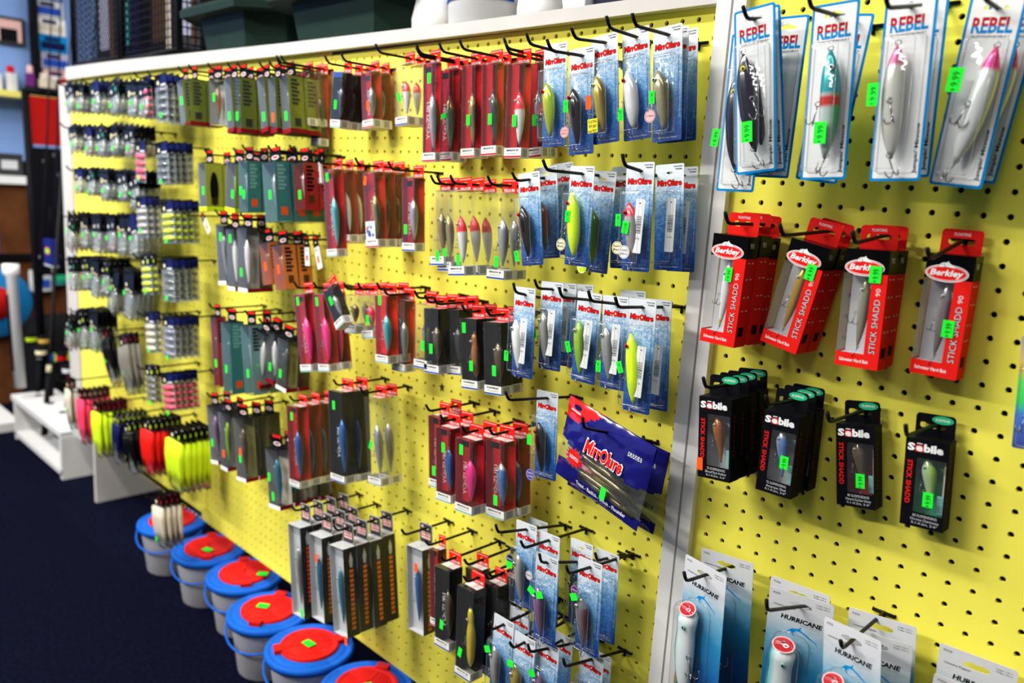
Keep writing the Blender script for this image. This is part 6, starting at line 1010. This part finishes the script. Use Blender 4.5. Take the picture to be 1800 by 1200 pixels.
for a, b in ((-99, -61), (-60, -36), (-35, 0)):
    pegboard('pegboard', gon, LX, LY, a, 0, b - a + 1, 49, ZB, -9.75 if b == 0 else (-10.5 if b == -36 else -11.2), 39.55 if b == 0 else (38.9 if b == -36 else 38.1), LX + a - .48, LX + b + (.9 if b == 0 else .48))
pegboard('pegboard', near, 0, 0, -1, -14, 27, 62, 0, -14.5, 47.4, -1.3, 25.5)
mb = MB(); wbox(mb, -101.5, -2.0, -9.6, 38, ZB + .25, ZB + .6, BACKING); mb.obj('backboard', gon)
mb = MB(); wbox(mb, -.9, 25.5, -14.4, 47.3, .25, .6, BACKING); mb.obj('backboard', near)
mb = MB(); mb.rings([[(x, -.35, FLOOR - t), (x, 13, FLOOR - t), (x, 13, FLOOR - b), (x, -.35, FLOOR - b)] for x, t, b in ((-101.9, -12.45, -10.85), (-85, -12.15, -10.75), (-45, -11.1, -10.1), (-20, -10.6, -9.78), (-2.2, -10.45, -9.7))], WHT, smooth=False); mb.obj('top_rail', gon)
WH2 = mat('frame_white_brightened', (.74, .72, .70), .45, noise=.04, nscale=12)  # lighter copy of the frame white, making up for shade on the posts
mb = MB(); wbox(mb, -2.38, -1.55, -14.5, FLOOR, -.5, 3.2, WH2); mb.obj('end_post', gon)
mb = MB(); wbox(mb, -1.42, -.72, -14.5, FLOOR, -.5, 3.2, WH2); mb.obj('end_post', near)
mb = MB(); wbox(mb, -1.56, -1.41, -14.5, FLOOR, -.15, 3, BROWN); mb.obj('gap_filler', near)
mb = MB(); wbox(mb, -106.5, -102.2, -10.5, 40, .1, 2.6, WHT); mb.obj('end_post', gon)
mb = MB(); mb.rings([[(x, z, FLOOR - y) for z, y in ((.3, 37.5), (.3, 48.2), (9.5, 48.2), (11, 46.8), (17, 45.6), (17, 37.5))] for x in (-98.6, -97.8)], mat('leg_white_shaded', (.50, .47, .44), .55), smooth=False); mb.obj('leg_panel', gon)  # white panel, the grey of its shaded face put into the colour
# screws at the corner of the boards
for x, y, z, par in ((-2.75, -8.75, ZB, gon), (-.35, -9.0, 0, near)):
    mb = MB(); mb.lathe([(.17, 0), (.15, .05), (.05, .08), (.001, .08)], M('yellow', .4), seg=12); mb.v = [(a, -c, b) for a, b, c in mb.v]; put('screw', mb.mesh('screw'), par, W(x, y, z))

# ------------------------------------------------------------------ bait buckets on the carpet
PAIL = mat('pail_plastic', (.80, .77, .78), .45); LIDB = mat('lid_blue', (.008, .10, .50), .35, noise=.05); HATCH = mat('hatch_red', (.62, .012, .008), .4, noise=.05)
def bucket(x, z, y_top, r, hatch_rot, bail, label, st):
    h = FLOOR - y_top; t = thing('bait_bucket', label, 'bucket', W(x, FLOOR, z), group=None)
    m = MB(); m.lathe([(.01, 0), (r * .70, 0), (r * .74, .12), (r * .90, h - .7), (r * .92, h - .6)], PAIL, seg=36); m.obj('pail', t)
    m = MB(); m.lathe([(r * .90, h - .95), (r * 1.0, h - .9), (r * 1.02, h - .55), (r * 1.0, h - .28), (r * .95, h - .22), (r * .90, h - .30), (r * .86, h - .34), (r * .84, h - .24), (r * .70, h - .22), (.01, h - .22)], LIDB, seg=40); rim = m.obj('lid', t)
    m = MB(); q = r * .66; m.lathe([(q * 1.02, 0), (q * 1.02, .22), (q * .98, .3), (q * .86, .3), (q * .83, .22), (q * .80, .3), (q * .2, .31), (q * .17, .36), (.01, .36)], HATCH, seg=32)
    for s in (0, 1):
        m.box(q * .92 if not s else -q * 1.22, q * 1.22 if not s else -q * .92, -.55, .55, .02, .42, HATCH)
    m.box(-q * .8, q * .8, -.06, .06, .3, .36, HATCH)
    put('hatch', m.mesh('hatch'), rim, (0, 0, (h - .22) * I), (0, 0, hatch_rot))
    m = MB(); a0 = bail; pts = []
    for i in range(15):
        u = math.pi * i / 14; d = math.cos(u); e = math.sin(u)
        pts.append((r * 1.06 * d * math.cos(a0) + e * r * .98 * math.sin(a0), r * 1.06 * d * math.sin(a0) - e * r * .98 * math.cos(a0), h - .75 - e * r * .52))
    m.tube(pts, .11, LIDB, 6); m.obj('handle', t)
    if st:
        m = MB(); m.box(-.55, .55, -.38, .38, 0, .03, mat('sticker_green', pal('green'), .6)); put('price_sticker', m.mesh('price_sticker'), t, (st[0] * I, st[1] * I, (h + .22) * I), (0, 0, st[2]))
ORD = ['first', 'second', 'third', 'fourth', 'fifth', 'sixth', 'seventh', 'eighth', 'ninth', 'tenth', 'eleventh', 'twelfth', 'thirteenth', 'fourteenth', 'fifteenth', 'sixteenth', 'seventeenth', 'eighteenth', 'nineteenth', 'twentieth', '21st', '22nd', '23rd', '24th', '25th', '26th']
for i, b in enumerate(BUCKETS):
    bucket(*b[:6], 'white bait bucket with blue lid and red hatch, %s from the far end' % ORD[i], b[6])
mb = MB(); mb.flat([(.0, .34), (.10, .12), (.30, .16), (.16, -.06), (.22, -.34), (.02, -.18), (-.16, -.36), (-.14, -.08), (-.32, .06), (-.10, .12)], 0, M('brown'), .01); put('torn_chip', mb.mesh('torn_chip'), gon, W(-22.95, 14.7, ZB - .012))
# ------------------------------------------------------------------ goods standing on the top rail
def crate(x0, x1, label, diamond, h=17, base=-12.46, d=13):
    z0, z1 = .4, d; t = thing('mesh_crate', label, 'crate', W((x0 + x1) / 2, base, z0)); cx = (x0 + x1) / 2; K = M('ink', .5)
    f = MB()
    for z in (0, h):
        f.tube([(x0 - cx, 0, z + .2), (x1 - cx, 0, z + .2), (x1 - cx, z1 - z0, z + .2), (x0 - cx, z1 - z0, z + .2)], .35, K, 6, True)
    for a, b in ((x0, 0), (x1, 0), (x1, z1 - z0), (x0, z1 - z0)): f.tube([(a - cx, b, .2), (a - cx, b, h)], .35, K, 6)
    f.obj('frame', t)
    m = MB(); w = x1 - x0; s = .85
    for face in range(4):
        L = w if face % 2 == 0 else z1 - z0
        def pt(u, z): return ((u - w / 2, 0, z), (w / 2, u, z), (u - w / 2, z1 - z0, z), (-w / 2, u, z))[face]
        if diamond:
            n = int((L + h) / s)
            for i in range(n):
                c = -h + i * s
                u0, u1 = max(0, c), min(L, c + h)
                if u1 > u0: m.tube([pt(u0, u0 - c), pt(u1, u1 - c)], .055, K, 4, cap=False); m.tube([pt(L - u0, u0 - c), pt(L - u1, u1 - c)], .055, K, 4, cap=False)
        else:
            for i in range(int(L / s) + 1): m.tube([pt(min(L, i * s), 0), pt(min(L, i * s), h)], .09, K, 4, cap=False)
            for i in range(int(h / s) + 1): m.tube([pt(0, i * s), pt(L, i * s)], .09, K, 4, cap=False)
    o = m.obj('mesh', t); o['kind'] = 'stuff'
    b = MB(); b.box(-w / 2, w / 2, 0, z1 - z0, .1, .3, K); b.obj('bottom', t); return t
crate(-100.6, -84.2, 'black diamond-mesh crate at the far end of the top rail', True)
crate(-83.2, -67.6, 'black square-grid crate beside the green tubs on the rail', False, 18, -12.13)
for i, (x, y, w, h, colr, c2, lab) in enumerate(((-96.2, -12.80, 7.2, 15, 'ink', 'lilac', 'black pack with lilac label in the diamond-mesh crate, left one'), (-88.4, -12.80, 7, 15.5, 'navy', 'teal', 'navy pack with teal label in the diamond-mesh crate, right one'), (-78.6, -12.48, 7.6, 16, 'ink', 'brown', 'black pack with brown label in the square-grid crate, left one'), (-71.6, -12.48, 6.4, 15, 'darkgrey', 'lilac', 'dark pack with pale lilac label in the square-grid crate, right one'))):
    t = MB(); t.box(-w / 2, w / 2, -3, 3, 0, h, M(colr, .6)); t.box(-w * .3, w * .15, -3.04, -3, 2, h - 1, M(c2, .6)); t.box(w * .2, w * .38, -3.04, -3, 1, h * .6, M(('brown', 'navy', 'beige', 'brown')[i], .6))
    tag(t.obj('packed_goods', loc=W(x, y, 6)), lab, 'box')
TUB = mat('tub_green', (.010, .022, .016), .45, noise=.1, nscale=8)
def tub(cx, cz, base, w, d, h, label, rim=2.2):
    t = thing('plastic_tub', label, 'tub', W(cx, base, cz)); ch = 2.8
    def oct_(w, d, z, c): a, b = w / 2, d / 2; return [(-a + c, -b, z), (a - c, -b, z), (a, -b + c, z), (a, b - c, z), (a - c, b, z), (-a + c, b, z), (-a, b - c, z), (-a, -b + c, z)]
    m = MB(); m.rings([oct_(w * .94, d * .92, 0, ch), oct_(w, d, h, ch), oct_(w - .3, d - .3, h, ch), oct_(w * .92, d * .9, .3, ch)], TUB, True, True, False); m.obj('basin', t)
    m = MB(); R = lambda q, z: oct_(w + q, d + q, z, ch + .3)
    m.rings([R(-.1, h - .1), R(rim * 1.9, h - .1), R(rim * 2, h + .5), R(rim * 1.6, h + .9), R(-.3, h + .9), R(-.3, h - .1)], TUB, False, False, False); m.obj('rim', t)
tub(-57.9, 6.3, -11.66, 14.5, 12, 3.2, 'dark green tub on the rail, farther and partly hidden one', 1.6)
tub(-38.8, 6.3, -11.16, 17.6, 12, 3.3, 'dark green tub on the rail, nearer one', 1.7)
t = thing('plastic_pail', 'white pail with blue label on the top rail', 'pail', W(-22.9, -10.70, 2.8))
m = MB(); m.lathe([(.01, 0), (2.45, 0), (2.6, .2), (2.72, 3), (2.85, 9), (2.7, 9)], mat('pail_white', (.5, .5, .5), .5), seg=28); m.obj('body', t)
m = MB(); m.rings([[(q * math.cos(a), q * math.sin(a), z) for a in [math.pi * (1 + i / 14) for i in range(15)]] for q, z in ((2.74, 1.6), (2.90, 8))], mat('label_blue', (.015, .06, .34), .4), False, False); m.rings([[(q * math.cos(a), q * math.sin(a), z) for a in [math.pi * (1.38 + .22 * i / 6) for i in range(7)]] for q, z in ((2.80, 2.3), (2.88, 4.2))], M('cream'), False, False); m.obj('label', t)
t = thing('plastic_sack', 'crumpled white plastic sack beside the white pail', 'sack', W(-18.0, -10.64, 3))
m = MB(); rnd = random.Random(4); R = []
for z, k in ((0, 1.0), (1, 1.15), (2.5, 1.05), (4.5, 1.0), (6, .8), (7, .9)):
    R.append([(k * 1.5 * math.cos(a) * rnd.uniform(.85, 1.1), k * 1.2 * math.sin(a) * rnd.uniform(.85, 1.1), z) for a in [2 * math.pi * i / 14 for i in range(14)]])
m.rings(R, M('white', .35)); m.obj('body', t)
t = thing('paper_bag', 'small pale bag between the green tub and white pail', 'bag', W(-28.2, -10.80, 2.5))
m = MB(); m.rings([[(x * k, y * k + dy, z) for x, y in ((-1.7, -.7), (1.7, -.7), (1.7, .7), (-1.7, .7))] for z, k, dy in ((0, 1, 0), (1.2, 1.04, 0), (2.2, .95, .1), (2.6, .9, .1))], M('offwhite', .5)); m.obj('body', t)
t = thing('tube_lamp', 'glowing white tube lamp on the dark wall behind the rail', 'lamp', W(-98, -36.4, 86))
m = MB(); m.tube([(-10.5, 0, 0), (10.5, 0, 0)], 1.35, lampm, 14); m.obj('tube', t); m = MB(); m.box(-11, 11, 1.3, 3.8, -1.6, 1.6, M('white', .5)); m.obj('housing', t)

# ------------------------------------------------------------------ shelves on the end wall, rods and rack beyond the far end
def shelf(y, z0, z1, dep, th, m, label):
    t = MB(); t.box(-168, -168 + dep, z0, z1, FLOOR - y - th, FLOOR - y, m); tag(t.obj('wall_shelf'), label, 'shelf')
shelf(-12.9, -30, 25, 6, 1.1, mat('shelf_yellow', (.72, .66, .16), .5), 'yellow-edged shelf on the blue end wall')
shelf(3.2, -30, 25, 9, 1.5, M('white', .5), 'white shelf above the brown cabinet on the end wall')
t = thing('wall_cabinet', 'brown wooden cabinet under the white shelf on the end wall', 'cabinet', (0, 0, 0))
wood = mat('cabinet_brown', (.10, .035, .012), .5, noise=.3, nscale=9)
m = MB(); m.box(-168, -160, -30, 25, 0, FLOOR - 4.8, wood); m.obj('body', t)
m = MB(); m.box(-160, -159.2, -30, 25, FLOOR - 19.5, FLOOR - 18.2, M('ink', .6)); m.obj('trim', t)
m = MB(); m.box(-160, -159.2, -30, 25, FLOOR - 33, FLOOR - 31.6, M('ink', .6)); m.obj('trim', t)
rnd = random.Random(11)
goods = [('white', 'pinklabel'), ('blue', 'white'), ('lightgrey', 'blue'), ('white', 'beige'), ('rebelblue', 'navy'), ('lilac', 'blue'), ('pinklabel', 'white')]
for i, (a, b) in enumerate(goods):
    y = -38 + i * 3.3; m = MB(); h = 3.1; m.box(0, 1.2, -2.6, 2.6, 0, h, M(a, .5)); m.box(1.2, 1.24, -2.2, 2.2, .4, h * .6, M(b, .5)); m.box(1.2, 1.24, -1.6, 1.0, h * .65, h * .9, M('navy', .5))
    tag(m.obj('boxed_goods', loc=W(-167.6, y + h, 16.2 + .25 * i)), 'coloured package on the end wall, %s from the top of its column' % ORD[i], 'package')
for i, (z, w, h, c, l) in enumerate(((6.2, 2.6, 4.4, 'offwhite', 'white jar'), (9.0, 2.2, 5, 'lightgrey', 'pale grey pack'), (12.4, 1.7, 5.6, 'purple', 'purple bottle'), (15.2, 3.4, 4.4, 'beige', 'beige figurine box'), (18.6, 3, 3.9, 'brown', 'brown box'), (3.6, 2.2, 5.2, 'beige', 'tan pack'))):
    m = MB(); m.rings([[(q * .4 * w + 1.8, q2 * w * .5, zz) for q, q2 in ((-1, -.8), (1, -.8), (1.2, 0), (1, .8), (-1, .8))] for zz in (0, h * .7)] , M(c, .5), smooth=False); m.lathe([(w * .30, h * .7), (w * .30, h * .95), (.01, h)], M(('rebelblue', 'red', 'pinklabel', 'beige', 'darkred', 'blue')[i], .5), (1.8, 0, 0), 10)
    tag(m.obj('shelf_goods', loc=W(-167, -12.9, z)), l + ' standing on the yellow-edged shelf', 'goods')
for i, (z, w, h, c) in enumerate(((7, 4.6, 4.2, 'darkgrey'), (12, 4, 3.0, 'ink'), (15.5, 2.4, 3.4, 'red'), (18.6, 3, 2.6, 'lilac'))):
    m = MB(); m.box(1, 6, -w / 2, w / 2, 0, h, M(c, .5)); m.box(6, 6.05, -w * .3, w * .3, h * .3, h * .7, M(('lightgrey', 'green', 'darkred', 'offwhite')[i], .5))
    tag(m.obj('shelf_box', loc=W(-167, 3.2, z)), '%s box on the white shelf' % ('dark grey', 'black green-marked', 'small red', 'pale lilac')[i], 'box')
m = MB(); m.box(0, .6, -3, 3, 0, 5.2, M('darkgrey', .5)); m.box(.6, .65, -2.5, 2.5, .6, 4.6, M('pinklabel', .5)); m.box(.65, .68, -1.2, 1.8, .6, 3.0, M('ink', .5)); tag(m.obj('framed_picture', loc=W(-167.9, -22.0, 9.3)), 'framed picture hanging on the blue wall, left', 'picture')
m = MB(); m.box(0, 2.2, -.6, .6, 0, 26, M('ink', .5)); tag(m.obj('wall_upright', loc=W(-168, -13.2, 13.9)), 'black upright post on the blue end wall', 'post')
# folding chair with red panel
t = thing('folding_chair', 'folded black chair with red fabric leaning by the end wall', 'chair', W(-140, FLOOR, 9.3)); K = M('ink', .6)
for s, nm in ((-1, 'side_frame'), (1, 'side_frame')):
    m = MB(); m.tube([(0, s * 3.6, 0), (-3, s * 3.4, 36), (-5, s * 3.2, 60.5)], .7, K, 8); m.obj(nm, t)
m = MB(); m.rings([[(-4.4, y, 51), (-5.0, y, 59.3), (-4.4, y, 59.4), (-3.8, y, 51)] for y in (-3.2, 0, 3.2)], mat('chair_red', (.38, .008, .006), .7), smooth=False); m.obj('backrest', t)
m = MB(); m.rings([[(-1, y, 28), (-4.2, y, 50.5), (-3.6, y, 50.5), (-.4, y, 28)] for y in (-3.3, 0, 3.3)], K, smooth=False); m.obj('seat', t)
m = MB(); m.tube([(-5, -3.2, 60.3), (-5, 3.2, 60.3)], .8, K, 8); m.obj('top_bar', t)
# blue ring with red middle
t = thing('throw_disc', 'round blue disc with red middle by the brown cabinet', 'disc', W(-158.5, 27.5, 2.2))
m = MB(); m.lathe([(.01, 0), (6.6, 0), (6.9, .4), (6.6, .8), (.01, .8)], mat('disc_blue', (.01, .17, .42), .5), seg=36); m.v = [(c, a, b) for a, b, c in m.v]; m.obj('rim', t)
m = MB(); m.lathe([(.01, .82), (3.4, .82), (3.3, 1.3), (.01, 1.4)], mat('disc_red', (.5, .01, .01), .5), seg=28); m.v = [(c, a, b) for a, b, c in m.v]; m.obj('middle', t)
# rod rack
t = thing('rod_rack', 'white wooden rod rack on the floor past the far end', 'rod rack', W(-122, FLOOR, 3)); Wt = mat('rack_white', (.58, .57, .56), .55)
top = FLOOR - 40.6
m = MB(); m.box(-15, 12, -3.6, 3.6, top - .9, top, Wt); m.obj('top_shelf', t)
m = MB(); m.box(-13, 12, -3.6, .8, .6, 1.4, Wt); m.obj('bottom_shelf', t)
for x in (-13.5, 11.2):
    m = MB(); m.box(x, x + .9, -3.6, 3.6, 0, top - .9, Wt); m.obj('end_board', t)
for i in range(4):
    m = MB(); m.lathe([(.55, 0), (.6, .12), (.35, .14)], M('ink', .6), (-12 + i * 6.5, 0, top), 12); m.obj('rod_hole', t)
rods = [(-14, 0, -24, 9, 84, 'ink', 'lightgrey'), (-10, 1, -19, 9, 86, 'ink', 'blue'), (-6, -1, -13, 9, 80, 'darkgrey', 'cream'), (-2, 1, -8, 11, 78, 'ink', 'red'), (3, 0, -3, 12, 72, 'navy', 'silver')]
for i, (x0, y0, x1, y1, h, c, c2) in enumerate(rods):
    r = thing('fishing_rod', '%s fishing rod standing in the white rack, %s from its left end' % ({'ink': 'black', 'darkgrey': 'grey', 'navy': 'navy'}[c], ORD[i]), 'fishing rod', W(-122 + x0, FLOOR - 2, 3 + y0)); dx, dy = x1 - x0, y1 - y0
    P_ = lambda u: (dx * u, dy * u, h * u)
    m = MB(); m.tube([P_(.12), P_(.5), P_(1)], [.28, .2, .08], M(c, .35), 7); m.obj('blank', r)
    m = MB(); m.tube([P_(0), P_(.06), P_(.13)], [.55, .5, .4], M('ink', .7), 8); m.obj('grip', r)
    m = MB(); m.tube([P_(.135), P_(.15)], .42, M(c2, .3), 8); m.obj('winding', r)
    m = MB(); q = P_(.18); m.lathe([(.2, -.9), (1.1, -.8), (.8, -.5), (.8, .5), (1.1, .8), (.2, .9)], M('ink', .3), (q[0] + .4, q[1] - 1.5, q[2]), 12); m.lathe([(.82, -.35), (.9, 0), (.82, .35)], M(('chart', 'gold', 'cream', 'red', 'silver')[i], .4), (q[0] + .4, q[1] - 1.5, q[2]), 12); m.obj('reel', r)
    m = MB()
    for u in (.35, .55, .72, .88):
        q = P_(u); m.tube([(q[0] + .3 * math.cos(k * .785), q[1] - .5, q[2] + .3 * math.sin(k * .785)) for k in range(8)], .05, STEEL, 4, True)
    m.obj('line_guides', r)
for i, (x, z, h, c) in enumerate(((-133, 0, 21, 'white'), (-119, 7.5, 22, 'offwhite'))):
    t = thing('rod_holder', 'white plastic tube holder with dark slot, %s by the rods' % ('left one', 'right one')[i], 'rod holder', W(x, 38.5, z))
    m = MB(); m.rings([[(q * math.cos(a) - z2 * .10, q * math.sin(a), z2) for a in [2 * math.pi * k / 14 for k in range(14)]] for q, z2 in ((.85, 0), (.85, h - 2), (1.3, h - 1.6), (1.3, h))], M(c, .4)); m.obj('tube', t)
    m = MB(); m.box(-.4, .4, -1.0, -.8, 3, h - 5, M('ink', .5)); m.rings([], M('ink')) if False else None; m.obj('slot', t, rot=(0, -.1, 0))
t = thing('tackle_wallet', 'navy tackle wallet with red and yellow oval badge, hanging by the rods', 'wallet', W(-136, 13.4, 6.5))
m = MB(); m.box(-2.3, 2.3, -.5, .5, -4.4, 0, mat('wallet_blue', (.01, .02, .16), .6)); m.box(-2.2, 2.2, -.52, .52, -4.7, -4.4, M('lightgrey')); m.obj('body', t)
m = MB(); m.flat(ell(0, -2, 1.4, .75, 18), -.53, M('red')); m.flat(ell(0, -2, 1.1, .5, 18), -.55, M('yellow')); m.flat(ell(.1, -2, .7, .36, 14), -.57, M('green')); m.obj('badge', t)
m = MB(); m.tube([(0, 0, 0), (0, .2, 5.5)], .15, M('ink'), 6); m.obj('strap', t)
for i, (y, z, c, c2) in enumerate(((9.5, 14.6, 'rebelblue', 'tealpale'), (10.4, 11.6, 'tealpale', 'rebelblue'), (20.4, 14.2, 'teal', 'sebgreen'), (21.6, 11.0, 'lightgrey', 'blue'))):
    m = MB(); m.rings([[(a, b, q) for a, b in ((0, -2.2), (.9, -1.8), (1.2, 0), (.9, 1.8), (0, 2.2))] for q in (0, 2.6, 4.2)], M(c, .3), smooth=False); m.box(1.1, 1.3, -1.2, 1.2, .8, 2.4, M(c2, .4))
    tag(m.obj('bait_packet', loc=W(-159, y + 4, z)), '%s packet on the brown cabinet front, %s' % (('bright blue', 'pale teal', 'teal and green', 'grey and blue')[i], ('upper right', 'upper left', 'lower right', 'lower left')[i]), 'packet')
m = MB(); m.box(0, .35, -.9, .9, 0, 5, M('blue', .4)); m.box(.35, .4, -.5, .5, 1, 2.6, M('tealpale')); tag(m.obj('lure_packet', loc=W(-150, 17, 1.0)), 'slim dark blue packet left of the navy wallet', 'packet')
t = thing('base_board', 'low white board lying on the carpet at far left', 'board', W(-150, FLOOR, -1)); m = MB(); m.box(-40, 10, -2.6, 2.4, 0, 1.6, Wt); m.obj('plank', t)
t = thing('tackle_backpack', 'black tackle backpack with yellow band standing behind the rod rack', 'backpack', W(-152, FLOOR, 12)); K2 = mat('canvas_black', (.006, .006, .007), .8)
m = MB(); m.rings([[(q * x, q * y, z) for x, y in ((-4, -6), (4, -6), (5, -4), (5, 4), (4, 6), (-4, 6), (-5, 4), (-5, -4))] for q, z in ((.9, 0), (1, 3), (1, 13), (.9, 17), (.6, 18.5))], K2); m.obj('body', t)
m = MB(); m.rings([[(q + 5, y, z) for q, y, z in ((0, -3.4, 1.5), (1.6, -3, 1.5), (1.6, 3, 1.5), (0, 3.4, 1.5))], [(q + 5, y, z) for q, y, z in ((0, -3.4, 8), (1.6, -3, 8), (1.6, 3, 8), (0, 3.4, 8))]], K2, smooth=False); m.obj('pocket', t)
m = MB(); m.box(5.02, 5.25, -3.6, 3.6, 10.5, 12.2, M('chart', .5)); m.obj('band', t)
# ------------------------------------------------------------------ every package on its hook
def behind_label(d, where): return d + ' hanging behind the front one, ' + where
for row, kind, var, H, x, y, z, roll, yaw, n, sp, stick, desc, bdesc, jit, has_peg, hx, hy, where, detail in TABLE:
    rnd = random.Random(int(x * 31 + y * 17)); g = NAMES[kind].replace('_', ' ')
    hang(kind, var, H, x, y, z, roll, yaw, desc, None, stick, detail)
    last = z
    for k in range(1, n):
        zz = z + k * sp
        if zz > (0 if row[0] == 'R' else ZB) - .12: break
        last = zz
        hang(kind, var, H, x + rnd.uniform(-.06, .06), y + rnd.uniform(-.05, .05), zz, roll + rnd.uniform(-jit, jit), yaw + rnd.uniform(-.02, .02), (bdesc or desc) + (' behind ' + where if n < 3 else ', %s from front, %s' % (ORD[k], where.replace('the ', '').replace(' pack', ' stack'))), (bdesc or desc) + 's behind ' + where if n > 2 else None, (), False)
    if has_peg:
        zb = 0 if row[0] == 'R' else ZB
        peg(x, y, z, zb, max(hx, zb - z + .5) if hx else max(4.1, zb - z + .9), 'black wire peg hook through ' + where, hy[0], hy[1])
